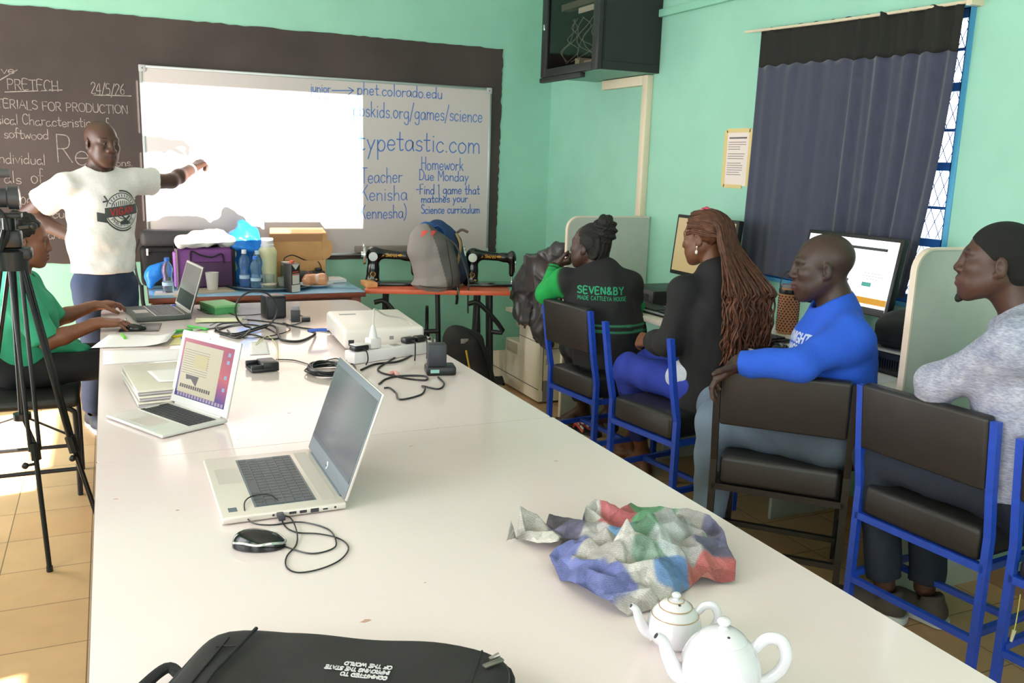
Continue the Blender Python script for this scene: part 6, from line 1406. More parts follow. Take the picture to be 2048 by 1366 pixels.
# ================================================================== blue table at the front and what stands on it
BT = .75
t = thing('front_table', 'table with glossy light blue top and brown wooden edge, below the whiteboard', 'table', (.835, 5.90, 0), -.02)
brown = mat('brown_wood', '#7c3f2e', .5, noise=.25, nscale=14, stretch=(1, 8, 8))
MB().box(-.645, .655, -.30, .32, BT-.004, BT, bev=.001).build('blue_top', mat('light_blue_laminate', '#8fb8d8', .12, spec=.6), t)
MB().box(-.65, .66, -.305, .325, BT-.034, BT-.0042, bev=.003).build('tabletop_edge', brown, t)
MB().box(-.60, .60, -.27, -.25, .60, BT-.034).box(-.60, .60, .27, .29, .60, BT-.034).build('apron', mat('dark_brown_wood', '#4b2a22', .55, noise=.2), t, 0)
for x in (-.60, .60):
    for y in (-.26, .28): MB().box(x-.03, x+.03, y-.03, y+.03, 0, BT-.034, bev=.004).build('leg', brown, t)
clr = mat('clear_plastic', '#eef4fa', .08, trans=.92, ior=1.3); blueb = mat('blue_clear_plastic', '#b4d6f6', .1, trans=.88, ior=1.3)
def bottle(label, c, m, capc, h=.215):
    t = thing('water_bottle', label, 'bottle', (*c, BT+.001), 0, 'plastic water bottles on the blue table'); s = h/.215
    q = catmull([(.026, 0, 0), (.032, .008, 0), (.033, .05, 0), (.030, .07, 0), (.0265, .10, 0), (.031, .125, 0), (.0325, .14, 0), (.028, .165, 0), (.014, .19, 0), (.0125, .197, 0)], 4)
    MB().lathe([(v.x, v.y*s) for v in q], 24).build('bottle_body', m, t, 60); MB().lathe([(.0155, .193*s), (.0155, .213*s), (.013, .216*s)], 20).build('cap', mat('cap'+capc, capc, .4), t)
    MB().lathe([(.0335, .045*s), (.0335, .066*s)], 24, capb=False, capt=False).build('label_band', mat('bottle_label', '#bcd4ea', .5), t)
bottle('clear water bottle with blue cap, standing alone left of the purple bag', (.300, 5.80), clr, '#3f7ae0')
t = thing('tray', 'round dark metal tray holding bottles and glasses on the blue table', 'tray', (.945, 5.93, BT+.0005))
q = catmull([(.20, .0, 0), (.24, .004, 0), (.275, .018, 0), (.288, .022, 0), (.285, .026, 0), (.262, .018, 0), (.235, .009, 0), (.01, .008, 0)], 3); MB().lathe([(v.x, v.y) for v in q], 48, capt=True).build('dish', mat('steel_tray', '#6f7d88', .25, metal=.8), t, 60)
BZ = BT; BT = .7595
bottle('blue-tinted bottle with white cap, leftmost of the three on the tray', (.775, 5.93), blueb, '#dfe2e8', .235)
bottle('blue-tinted bottle with blue cap, foremost of the three on the tray', (.835, 5.86), blueb, '#3878d8', .20)
bottle('blue-tinted bottle beside the tall cream flask, last of the three on the tray', (.862, 5.96), blueb, '#c9d8ea', .225)
t = thing('flask', 'tall cream plastic flask with a white lid behind the tray bottles', 'flask', (.935, 6.02, BT)); q = catmull([(.055, 0, 0), (.062, .01, 0), (.062, .16, 0), (.064, .20, 0), (.060, .225, 0), (.047, .245, 0)], 4)
MB().lathe([(v.x, v.y) for v in q], 32).build('flask_body', mat('cream_plastic', '#ddd6ac', .35), t, 60); MB().lathe([(.046, .245), (.046, .262), (.042, .265), (.042, .30), (.038, .305)], 28).build('lid', wp, t)
gl = mat('clear_glass', '#eef3f2', .04, trans=.9, ior=1.3)
def glass(name, label, c, r, h, m):
    t = thing(name, label, 'glass', (*c, BT)); MB().lathe([(r*.8, 0), (r*.85, .003), (r, h), (r*.94, h), (r*.78, .006), (.001, .006)], 26, capt=True).build('glass_wall', m, t, 50); return t
t = glass('glass_bowl', 'low glass bowl of milky tea at the front of the tray', (.905, 5.79), .056, .034, gl); MB().lathe([(.046, .026), (.046, .027)], 24).build('tea', mat('milky_tea', '#e2c7a6', .3), t)
glass('drinking_glass', 'short clear glass with dotted wall on the tray, right of the bowl', (1.01, 5.86), .036, .062, gl); glass('drinking_glass', 'taller clear glass on the tray between the bottles and the bowl', (.925, 5.885), .032, .08, gl)
t = thing('jar', 'dark green glass jar with silver lid behind the black carton', 'jar', (1.062, 5.99, BT)); MB().lathe([(.042, 0), (.046, .006), (.046, .12), (.038, .135)], 26).build('jar_body', mat('dark_green_jar', '#4f5b4a', .15), t); MB().lathe([(.045, .128), (.045, .15), (.042, .152)], 26).build('lid', mat('silver', '#c9c9c9', .2, metal=1), t)
BT = BZ
t = thing('juice_carton', 'black drink carton with orange oval and red cap on the blue table', 'carton', (1.03, 5.665, BT+.0005), .55); blk_c = mat('black_card', '#24211f', .4)
MB().box(-.036, .036, -.036, .036, 0, .185, bev=.002).build('carton_body', blk_c, t); MB().cyl((0, 0, .185), (0, 0, .20), .014, n=18).build('cap', mat('red_cap', '#d8503c', .4), t); t1 = t.children[0]
m = MB(); m.box(-.034, .034, -.0372, -.0361, .004, .05); m.box(-.028, .028, -.0372, -.0361, .055, .12); m.add([(-.034, -.0372, .182), (.034, -.0372, .182), (0, -.0372, .145)], [(0, 1, 2)]); m.build('white_panel', mat('carton_print_pale', '#d8cfca', .5), t1, 0)
m = MB(); m.box(-.03, .03, -.0376, -.0373, .112, .118); m.box(-.026, .02, -.0376, -.0373, .128, .136); m.build('red_print', mat('carton_print_red', '#b8443a', .5), t1, 0)
m = MB(); m.lathe([(1, 0), (1, .0015)], 28, M=tr(.0362, .004, .07) @ roty(PI/2) @ Matrix.Diagonal((.042, .020, 1, 1))); m.build('orange_oval', mat('carton_print_orange', '#d8a83a', .5), t1, 0)
t = thing('plate', 'pale blue-white plate under the wrapped bread loaf', 'plate', (1.225, 5.88, BT+.0005)); q = catmull([(.05, 0, 0), (.075, .004, 0), (.115, .018, 0), (.112, .021, 0), (.075, .009, 0), (.001, .007, 0)], 4); MB().lathe([(v.x, v.y) for v in q], 40).build('dish', mat('pale_china', '#cfdde6', .12), t, 60)
def soft_thing(name, label, cat, loc, part, S, h, m, base, group=None, **kw):
    t = thing(name, label, cat, loc, 0, group); o = soft_body(S, part, h, m, t, base, **kw); return (t, o)
bread = mat('wrapped_bread', '#c9835c', .25, attr='Col', coat=.7)
S = Sdf(); c = lin('#c98a62'); S.cone(A(1.175, 5.875, .80), .036, A(1.275, 5.885, .80), .038, .02, c); S.cone(A(1.18, 5.875, .785), .036, A(1.27, 5.885, .785), .036, .02, c)
soft_thing('bread_loaf', 'bread loaf in clear wrap lying on the plate', 'bread', (1.225, 5.88, .76), 'loaf', S, .005, bread, c, wrinkle=.004, wf=50, colfn=lambda V, C: C*(1-np.clip(noise3(V, 70, 3)-.5, 0, 1)[:, None])+np.clip(noise3(V, 70, 3)-.5, 0, 1)[:, None]*np.array([.8, .75, .7]))
t = thing('camera', 'black camera with long lens lying behind the bread', 'camera', (1.235, 6.04, BT+.0005), .1); MB().box(.0, .085, -.03, .035, 0, .085, bev=.012).box(.025, .065, -.02, .03, .08, .105, bev=.01).build('camera_body', plastic, t)
MB().tube([(0, 0, .05), (-.04, 0, .05), (-.045, 0, .05), (-.13, 0, .052)], [.034, .034, .038, .040], 22).build('lens_barrel', mat('dark_grey_plastic'), t); MB().tube([(-.03, 0, .05), (-.034, 0, .05)], .0352, 22).build('red_ring', mat('red_ring', '#b8402c', .4), t); MB().tube(catmull([(.08, .03, .08), (.06, .06, .14), (-.02, .07, .15), (-.12, .05, .19), (-.18, .04, .16), (-.10, .02, .11)], 6), .004, 6).build('strap', plastic, t)
card = mat('cardboard', '#cf9c68', .75, noise=.05)
t = thing('cardboard_box', 'open brown cardboard box with raised lid, behind the camera', 'box', (1.16, 6.115, BT+.0005))
m = MB(); m.box(-.18, .18, -.01, .085, 0, .004); m.box(-.18, .18, -.012, -.008, .0, .15); m.box(-.18, .18, .083, .087, 0, .17); m.box(-.182, -.178, -.01, .085, 0, .15); m.box(.178, .182, -.01, .085, 0, .15); m.build('box_tray', card, t, 0)
MB().box(-.18, .18, .084, .088, .17, .27, M=None).build('lid_panel', card, t, 0); MB().box(-.18, .18, -.002, .002, 0, .105, M=tr(0, .086, .27) @ rotx(.35)).build('lid_front', mat('cardboard_inner', '#c39066', .75), t, 0)
MB().prism([(.18, .13), (.23, .16), (.255, .20), (.245, .27), (.22, .28), (.21, .33), (.18, .37)], .078, .082, axis='y').build('side_flap', card, t, 0)
t = thing('cup', 'plain white paper cup on the brown folder', 'cup', (.565, 5.84, BT+.0075)); MB().lathe([(.032, 0), (.041, .105), (.0425, .107), (.040, .107), (.031, .004), (.001, .004)], 28).build('cup_wall', mat('cup_white', '#dcd2cc', .5), t, 50)
def flat(label, x0, x1, y0, y1, z, m, rz=0, name='paper_sheet', cat='paper', th=.0015, group=None):
    o = MB().box(x0, x1, y0, y1, z, z+th, M=tr((x0+x1)/2, (y0+y1)/2, 0) @ rotz(rz) @ tr(-(x0+x1)/2, -(y0+y1)/2, 0)).build(name, m, None, 0); tag(o, label, cat, group); return o
flat('brown card folder under the white cup', .46, .68, 5.72, 5.92, BT+.001, mat('folder_brown', '#b5a48e', .6), .2, 'folder', 'folder', .006)
flat('white papers lying at the left end of the blue table', .22, .44, 5.68, 5.86, BT+.001, pm, -.1); flat('yellow-brown envelope at the left front of the blue table', .32, .46, 5.615, 5.675, BT+.001, mat('envelope', '#cdb98c', .7), .03, 'envelope', 'envelope')
flat('white papers piled at the right end of the blue table', 1.30, 1.455, 6.03, 6.20, BT+.001, pm, .3, th=.02); flat('top sheet askew on the pile of white papers', 1.29, 1.465, 6.06, 6.18, BT+.0215, pm, .1)
# bags on the blue table
nav = lin('#16151a'); S = Sdf()
bagx = mat('black_bag_cloth', '#1d1c20', .6, attr='Col', bump=.15, bscale=300)
t = thing('shoulder_bag', 'black shoulder bag standing at the left end of the blue table', 'bag', (.36, 6.128, BT+.001)); 
MB().box(-.20, .30, -.035, .10, 0, .255, bev=.03, seg=4).build('body', mat('black_nylon'), t, 60); MB().box(-.195, .30, -.055, .08, .255, .36, bev=.035, seg=4).build('flap', mat('dark_grey_nylon', '#3a3a3c', .6, bump=.2, bscale=400), t, 60)
MB().box(-.17, .15, -.05, -.03, .03, .22, bev=.012).build('front_pocket', bagd, t); MB().tube(catmull([(-.20, 0, .30), (-.235, -.02, .2), (-.225, -.05, .06), (-.205, -.1, -.0), (-.20, -.1, -.09), (-.175, -.12, -.16), (-.20, -.13, -.10), (-.205, -.1, .02)], 6), .012, 8, flat=.4).build('strap', bagd, t)
MB().tube(catmull([(.0, -.055, .27), (.01, -.06, .2), (.05, -.065, .13)], 5), .013, 8, flat=.3).build('buckle_strap', bagd, t); MB().box(-.165, -.152, -.058, -.05, .20, .245, bev=.003).build('white_tab', wp, t)
pur = mat('purple_cloth', '#7a3f86', .6, bump=.2, bscale=350); pur2 = mat('dark_purple_cloth', '#4c2a50', .65, bump=.2, bscale=350); lil = mat('lilac_cloth', '#b878c8', .6)
t = thing('laptop_case', 'purple laptop case with dark handles standing on the blue table', 'bag', (.535, 5.99, BT+.001), .04)
MB().box(-.18, .18, -.05, .05, 0, .255, bev=.035, seg=4).build('body', pur, t, 60); MB().box(-.12, .165, -.066, -.045, .01, .17, bev=.018, seg=3).build('front_pocket', pur2, t, 60); MB().box(-.187, -.17, -.045, .045, .01, .23, bev=.007).build('side_panel', lil, t)
MB().box(-.1735, -.1635, -.056, .05, .0, .25, bev=.004).build('side_seam', mat('taupe_trim', '#8c7a78', .6), t); MB().box(.165, .186, -.055, .05, 0, .25, bev=.009).build('dark_side', bagd, t)
MB().tube(catmull([(-.09, -.06, .17), (-.085, -.062, .24), (-.03, -.064, .215), (.04, -.064, .20), (.10, -.064, .22), (.115, -.062, .16)], 6), .010, 8, flat=.5).build('handle', bagd, t)
S = Sdf(); wc = lin('#dcdad6'); S.cone(A(.40, 5.97, 1.045), .03, A(.70, 6.0, 1.055), .035, .04, wc, flat=((0, 1, 0), 1.5)); S.cone(A(.50, 5.98, 1.07), .035, A(.66, 6.02, 1.09), .03, .04, wc, flat=((0, 1, 0), 1.4)); S.cone(A(.44, 5.96, 1.04), .02, A(.40, 5.94, 1.025), .012, .03, wc)
soft_thing('plastic_bag', 'white plastic bag with papers lying on top of the purple case', 'bag', (.55, 5.98, 1.01), 'bag_film', S, .007, mat('white_film', '#dcdad6', .3, attr='Col'), wc, wrinkle=.012, wf=28, seed=4)
bc = lin('#2a86e8'); S = Sdf(); S.ell(A(.80, 6.04, 1.08), (.09, .05, .055), None, .04, bc); S.cone(A(.79, 6.04, 1.10), .05, A(.775, 6.03, 1.155), .018, .05, bc); S.cone(A(.74, 6.02, 1.02), .05, A(.86, 6.02, 1.0), .05, .05, bc); S.cone(A(.79, 6.06, 1.0), .05, A(.80, 6.09, .80), .06, .06, bc)
film = mat('blue_film', '#2a86e8', .3, attr='Col')
soft_thing('plastic_bag', 'crumpled bright blue plastic bag heaped behind the tray bottles', 'bag', (.79, 6.06, BT), 'bag_film', S, .006, film, bc, wrinkle=.016, wf=24, seed=9)
S = Sdf(); S.ell(A(.245, 5.98, .86), (.065, .03, .05), None, .04, bc); S.cone(A(.25, 5.98, .88), .03, A(.30, 5.99, .915), .02, .04, bc); S.cone(A(.21, 5.97, .825), .03, A(.205, 5.97, .775), .02, .04, bc)
soft_thing('plastic_bag', 'blue plastic bag hanging in front of the black shoulder bag', 'bag', (.25, 5.98, .77), 'bag_film', S, .006, film, bc, wrinkle=.010, wf=30, seed=6)

# ================================================================== sewing machines on orange treadle tables
org = mat('orange_red_laminate', '#cf5f3e', .4, noise=.06); iron = mat('black_cast_iron', '#1c1c1e', .45, metal=.2); bgl = mat('black_enamel', '#121214', .2, coat=.4)
def treadle(label, c, rz, w):
    t = thing('sewing_table', label, 'table', (*c, 0), rz, 'treadle tables under the whiteboard')
    MB().box(-w/2, w/2, -.20, .20, .725, .755, bev=.003).build('tabletop', org, t)
    for s in (-1, 1):
        m = MB(); x = s*(w/2-.13)
        m.tube([(x, -.14, .725), (x+s*.02, -.15, .06), (x+s*.02, -.15, 0)], .016, 8).tube([(x, .14, .725), (x+s*.02, .15, .06), (x+s*.02, .15, 0)], .016, 8).tube([(x+s*.012, -.15, .30), (x+s*.012, .15, .30)], .012, 8).tube([(x, -.15, .06), (x, .15, .06)], .012, 8); m.build('leg', iron, t)
    MB().tube(catmull([(-w/2+.06, -.16, .66), (-w/2+.14, -.16, .66), (-w/2+.30, -.16, .48), (w/2-.12, -.15, .47)], 3), .016, 8).build('brace', iron, t); MB().tube([(-w/2+.13, 0, .10), (w/2-.13, 0, .10)], .012, 8).build('cross_bar', iron, t)
    m = MB(); cx = w/2-.20
    m.tube([(cx, .10+.19*math.cos(a), .40+.19*math.sin(a)) for a in np.linspace(0, 2*PI, 41)[:-1]], .012, 8, closed=True)
    for k in range(5): a = 2*PI*k/5; m.tube([(cx, .10, .40), (cx, .10+.19*math.cos(a), .40+.19*math.sin(a))], .005, 6)
    m.cyl((cx-.02, .10, .40), (cx+.02, .10, .40), .02, n=12); m.build('treadle_wheel', iron, t, None).matrix_basis = Matrix.Identity(4)
    m = MB()
    for k in range(7): m.box(-.16, .16, -.10+k*.033, -.085+k*.033, .085, .095)
    m.box(-.16, -.14, -.10, .12, .08, .095); m.box(.14, .16, -.10, .12, .08, .095); m.build('foot_treadle', iron, t, 0)
    return t
treadle('left orange sewing table carrying the bags', (1.855, 5.755), -.33, .61)
treadle('right orange sewing table beside the copier', (2.318, 5.595), -.33, .34)
def machine(label, c, rz):
    t = thing('sewing_machine', label, 'sewing machine', (*c, .7558), rz, 'black hand sewing machines')
    MB().box(-.165, .20, -.085, .085, 0, .018, bev=.004).build('bed', bgl, t)
    S = Sdf(); k = (.02, .02, .022)
    S.cone(A(-.13, 0, .02), .052, A(-.125, 0, .10), .036, .02, k, flat=((0, 1, 0), .8)); S.cone(A(-.125, 0, .10), .036, A(-.12, 0, .205), .040, .03, k, flat=((0, 1, 0), .85)); S.cone(A(-.12, 0, .215), .036, A(.10, 0, .195), .026, .04, k, flat=((0, 1, 0), .8)); S.cone(A(.10, 0, .195), .027, A(.15, 0, .19), .032, .03, k); S.cone(A(.152, 0, .215), .03, A(.152, 0, .085), .024, .02, k, flat=((1, 0, 0), .8)); S.cone(A(-.13, 0, .018), .065, A(-.13, 0, .02), .05, .01, k, flat=((0, 0, 1), .3))
    V, Q = S.mesh(.005); V = relax(V, Q, 1); body = np_mesh('arm', V, Q, None, bgl, t, inv=False)
    MB().lathe([(.058, -.01), (.068, -.008), (.070, 0), (.068, .008), (.058, .01), (.02, .006), (.018, .02)], 32, M=tr(-.185, 0, .205) @ roty(-PI/2)).build('hand_wheel', mat('chrome'), t)
    MB().cyl((-.165, 0, .205), (-.2, 0, .205), .014, n=14).build('wheel_hub', iron, t); MB().cyl((-.128, -.040, .195), (-.128, -.046, .195), .030, n=24).build('stitch_dial', mat('silver', '#c9c9c9', .2, metal=1), t); MB().cyl((.155, 0, .085), (.155, 0, .018), .006, n=8).box(.146, .164, -.012, .014, .020, .026).cyl((.155, 0, .20), (.155, 0, .245), .005, n=8).build('needle_bar', mat('chrome'), t)
    MB().box(.172, .178, -.02, .02, .09, .2, bev=.004).build('face_plate', mat('chrome'), t)
    g = mat('gold_transfer', '#c9942e', .4, metal=.3); m = MB(); write(m, 'SWAN', .020, (-.042, -.0265, .196), (1, 0, -.06), (0, 0, 1), .0042, (0, -1, 0), fit=.075)
    for x in (-.072, .055): m.lathe([(1, 0), (1, .001)], 14, M=tr(x, -.0265, .203) @ rotx(PI/2) @ Matrix.Diagonal((.018, .008, 1, 1)))
    m.build('gold_name', g, t, 0)
    m = MB(); m.tube([(-.128+.016*math.cos(a), -.034, .075+.016*math.sin(a)) for a in np.linspace(0, 2*PI, 25)[:-1]], .0028, 6, closed=True); m.lathe([(.008, 0), (.008, .001)], 12, M=tr(-.128, -.033, .075) @ rotx(PI/2)); m.box(-.155, -.10, -.036, -.034, .036, .044); m.build('gold_emblem', g, t, 0)
machine('black sewing machine with gold lettering, left of the grey backpack', (1.735, 5.835), -.2); machine('black sewing machine with gold lettering, between the navy backpack and the copier', (2.39, 5.655), -.27)
o = MB().box(1.525, 1.60, 5.70, 5.86, .7565, .79, bev=.003).build('wooden_block', mat('pale_wood', '#d39a5e', .6, noise=.1)); tag(o, 'pale wooden block at the left end of the orange table', 'block')
fr_ = MB().box(1.60, 2.0, 6.262, 6.325, .93, .975, bev=.008).build('eraser_tray', mat('grey_brown_wood', '#8c8078', .6)); tag(fr_, 'grey ledge along the bottom edge of the whiteboard', 'ledge')

# backpacks
gb = lin('#8a8280'); S = Sdf(); gm = mat('grey_backpack_cloth', '#8a8280', .75, attr='Col', bump=.2, bscale=400)
S.cone(A(1.93, 5.52, .83), .115, A(1.90, 5.54, 1.02), .105, .05, gb, flat=((.3, .95, 0), .85)); S.cone(A(1.90, 5.54, 1.02), .105, A(1.885, 5.55, 1.10), .085, .05, gb, flat=((.3, .95, 0), .85)); S.cone(A(2.02, 5.50, .84), .10, A(2.0, 5.52, 1.03), .085, .06, gb); S.ell(A(1.96, 5.52, .79), (.17, .12, .033), None, .03, gb)
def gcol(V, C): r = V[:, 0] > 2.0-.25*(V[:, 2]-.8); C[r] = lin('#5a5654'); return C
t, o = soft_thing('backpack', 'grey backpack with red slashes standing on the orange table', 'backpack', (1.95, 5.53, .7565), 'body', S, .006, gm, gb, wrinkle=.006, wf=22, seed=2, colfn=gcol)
bt = BVHTree.FromPolygons([tuple(wm(t) @ v.co) for v in o.data.vertices], [tuple(p.vertices) for p in o.data.polygons])
m = MB(); d = (-.15, .95, -.25)
for x in (-.045, .015): cloth_patch(m, lambda u, v: (x+.04*u+.012*v, .03+.012*v+.03*u*0-(.035*(1-v))*(1-u)), 6, 6, (1.885, 5.50, 1.10), (1, 0, 0), (0, .2, 1), d, bt, .003)
m.build('red_slash', mat('red_patch', '#e0504a', .6), t, 0, world=True)
m = MB(); cloth_ribbons(m, [[(.075, .03), (.085, -.08), (.10, -.20), (.105, -.28)], [(-.11, -.27), (.0, -.285), (.1, -.28)]], (1.94, 5.50, 1.06), (1, 0, 0), (0, 0, 1), (.05, 1, 0), bt, .006); m.build('dark_seam', mat('dark_screw'), t, 0, world=True)
MB().tube(catmull([(2.02, 5.50, 1.10), (2.08, 5.46, 1.05), (2.13, 5.43, .93), (2.16, 5.42, .82), (2.15, 5.40, .72), (2.16, 5.42, .60)], 6), .014, 8, flat=.4).build('strap', mat('dark_grey_strap', '#4a4848', .7), t, world=True); MB().tube(catmull([(2.07, 5.45, .80), (2.08, 5.42, .72), (2.085, 5.44, .66)], 5), .012, 8, flat=.4).build('lower_strap', bagd, t, world=True)
t.location.y += .055
nb = lin('#1f3a66'); S = Sdf(); nm = mat('navy_backpack_cloth', '#1f3a66', .7, attr='Col', bump=.2, bscale=400)
S.cone(A(2.13, 5.70, .86), .10, A(2.08, 5.70, 1.08), .095, .05, nb, flat=((0, 1, 0), .8)); S.cone(A(2.08, 5.70, 1.08), .09, A(2.05, 5.70, 1.15), .06, .05, nb, flat=((0, 1, 0), .8)); S.cone(A(2.20, 5.68, .85), .075, A(2.17, 5.68, 1.04), .06, .05, lin('#24344c')); S.ell(A(2.13, 5.69, .79), (.105, .09, .033), None, .03, nb); S.cone(A(1.97, 5.68, 1.14), .05, A(2.02, 5.69, 1.10), .05, .03, lin('#2f5a9c'))
t, o = soft_thing('backpack', 'navy blue backpack behind the grey one on the orange table', 'backpack', (2.13, 5.69, .7565), 'body', S, .006, nm, nb, wrinkle=.005, wf=24, seed=5)
MB().tube(catmull([(2.165, 5.625, 1.12), (2.185, 5.60, 1.05), (2.175, 5.595, .97), (2.16, 5.60, .90)], 6), .014, 8, flat=.5).build('tan_zip_edge', mat('tan_trim', '#b58e62', .6), t, world=True); MB().tube(catmull([(2.17, 5.64, 1.12), (2.20, 5.62, 1.145), (2.24, 5.60, 1.13)], 5), .009, 8).build('grab_loop', mat('brown_trim', '#5c4a40', .6), t, world=True); MB().tube(catmull([(1.98, 5.64, 1.12), (2.02, 5.61, 1.17), (2.07, 5.62, 1.13), (2.075, 5.62, 1.05)], 6), .020, 8, flat=.35).build('strap', mat('blue_strap', '#2f5a9c', .7), t, world=True)
S = Sdf(); t.location.x -= .04
kb = lin('#1d1b1c'); S.cone(A(2.02, 5.16, .14), .14, A(1.98, 5.18, .48), .10, .05, kb, flat=((0, 1, 0), .75)); S.cone(A(2.10, 5.12, .12), .10, A(2.06, 5.14, .46), .075, .05, kb); S.ell(A(2.05, 5.15, .06), (.17, .13, .06), None, .04, kb)
t, o = soft_thing('backpack', 'black backpack on the floor under the orange table, yellow zip edge', 'backpack', (2.04, 5.15, 0), 'body', S, .007, mat('black_backpack_cloth', '#1d1b1c', .75, attr='Col', bump=.2, bscale=300), kb, wrinkle=.008, wf=20, seed=8)
MB().tube(catmull([(1.985, 5.05, .44), (2.0, 5.03, .34), (2.03, 5.03, .22), (2.04, 5.04, .1)], 6), .006, 8).build('yellow_zip', mat('yellow_trim', '#c9a03a', .5), t, world=True); MB().tube(catmull([(2.03, 5.10, .55), (2.09, 5.05, .48), (2.14, 5.0, .30), (2.18, 5.0, .1), (2.16, 5.05, .03)], 6), .025, 8, flat=.4).build('strap', bagd, t, world=True); MB().box(1.965, 2.015, 5.085, 5.10, .475, .505, bev=.004).build('grey_patch', mat('grey_patch', '#8c8680', .6), t, world=True)

# ================================================================== copier with a dark jacket over it
cop = mat('cream_copier', '#fdeed6', .4); cop2 = mat('grey_beige_plastic', '#c8bba0', .45)
t = thing('copier', 'cream floor-standing photocopier in the corner, dark jacket draped over it', 'copier', (2.83, 5.55, 0))
prof = [(5.20, .015), (5.20, .50), (5.215, .60), (5.23, .612), (5.78, .575), (5.78, .548), (5.53, .555), (5.53, .36), (5.76, .355), (5.765, .262), (6.01, .205), (6.01, .015)]
m = MB().prism(prof, 2.575, 3.10, axis='x'); m.build('casing', cop, t, 30, world=True)
MB().box(2.60, 3.08, 5.25, 5.68, .615, .68, bev=.008).build('scanner_lid', cop2, t, world=True); MB().box(2.572, 2.580, 5.56, 5.74, .27, .345, bev=.003).build('tray_door', cop2, t, world=True)
m = MB(); m.box(2.571, 2.5765, 5.2, 5.53, .418, .421); m.box(2.571, 2.5765, 5.2, 6.0, .098, .101); m.box(2.60, 2.603, 5.195, 5.2012, .09, .5); m.box(2.66, 2.663, 5.195, 5.2012, .20, .38); m.box(2.66, 3.0, 5.195, 5.2012, .377, .38); m.box(2.66, 3.0, 5.195, 5.2012, .20, .203); m.build('seam_lines', mat('seam_dark', '#5a4e3e', .6), t, 0, world=True)
MB().box(2.605, 2.635, 5.193, 5.2012, .02, .16).build('vent_strip', mat('slot_grey'), t, 0, world=True); MB().box(2.605, 2.63, 5.19, 5.2012, .34, .385, bev=.004).box(2.62, 2.65, 5.193, 5.2012, .27, .31, bev=.003).build('latch', cop2, t, world=True); MB().cyl((2.577, 5.44, .50), (2.565, 5.44, .50), .010, n=12).box(2.566, 2.577, 5.435, 5.445, .48, .50).build('lock', mat('dark_screw'), t, world=True)
m = MB().prism([(5.53, .47), (5.70, .475), (5.66, .45), (5.58, .44), (5.55, .40), (5.53, .38)], 2.62, 3.05, axis='x'); m.build('output_tray', cop2, t, 30, world=True)
o = thing('carton_box', 'small cardboard box with white lid on the copier, sunglasses on top', 'box', (2.75, 5.83, 0)); o.location = (2.78, 5.52, .6805); MB().box(-.16, .16, -.12, .14, 0, .10, bev=.002).build('box_side', card, o); MB().box(-.165, .165, -.125, .145, .1003, .125, bev=.003).build('lid', wp, o)
t = thing('sunglasses', 'dark sunglasses lying on the white box by the corner', 'sunglasses', (2.70, 5.47, .807), .3)
for s in (-1, 1): MB().lathe([(.026, 0), (.024, .004)], 18, M=tr(0, s*.032, .022) @ roty(-PI/2) @ Matrix.Diagonal((.8, 1, 1, 1))).build('lens', mat('gloss_black'), t); MB().tube([(0, s*.058, .03), (.06, s*.066, .022), (.13, s*.06, .004)], .003, 6).build('temple', plastic, t)
MB().tube([(0, -.012, .028), (-.003, 0, .032), (0, .012, .028)], .003, 6).build('bridge', plastic, t)
jl = lin('#454143'); S = Sdf(); J = mat('dark_leather', '#2b2a2c', .33, attr='Col', bump=.1, bscale=120)
S.cone(A(2.70, 5.14, .77), .13, A(2.62, 5.40, .70), .11, .08, jl); S.cone(A(2.72, 5.08, .92), .10, A(2.70, 5.14, .78), .13, .08, jl); S.cone(A(2.78, 5.0, 1.02), .07, A(2.71, 5.08, .90), .10, .08, jl); S.cone(A(2.84, 4.95, 1.10), .045, A(2.76, 5.02, 1.0), .07, .06, jl); S.cone(A(2.57, 5.58, .66), .055, A(2.62, 5.42, .70), .10, .08, jl); S.cone(A(2.60, 5.10, .70), .09, A(2.53, 5.12, .52), .055, .06, jl); S.cone(A(2.53, 5.12, .52), .055, A(2.56, 5.10, .43), .035, .05, jl); S.cone(A(2.61, 5.03, 1.09), .045, A(2.585, 5.25, .90), .095, .08, jl).cone(A(2.585, 5.25, .90), .095, A(2.57, 5.50, .74), .085, .08, jl); S.cone(A(2.52, 5.40, .63), .06, A(2.54, 5.25, .60), .06, .06, jl)
def folds(V, N): P = V*np.array([1, 1, .55]); n = noise3(P, 14, 3); n2 = noise3(P, 30, 4); return V+N*(.055*np.clip(1-np.abs(n), 0, 1)**3+.022*np.clip(1-np.abs(n2), 0, 1)**3-.024)[:, None]
soft_thing('leather_jacket', 'dark grey leather-like jacket heaped over the copier', 'jacket', (2.66, 5.2, .62), 'draped_cloth', S, .007, J, jl, post=folds)

# black bag and paper on the right-hand computer
S = Sdf(); k = lin('#141214'); S.ell(A(2.93, 2.555, .985), (.12, .13, .075), None, .03, k); S.ell(A(2.93, 2.555, .94), (.13, .14, .035), None, .03, k)
soft_thing('black_bag', 'rounded black bag resting on the computer by the right carrel panel', 'bag', (2.93, 2.555, .906), 'body', S, .007, mat('black_backpack_cloth'), k, wrinkle=.006, wf=22)
flat('white sheet sticking out under the rounded black bag', 2.785, 2.95, 2.43, 2.66, .9062, pm, .1, th=.001); flat('white sheet on the cream desk below the right computer', 2.58, 2.76, 2.40, 2.62, DZ+.0005, pm, .1, th=.001)

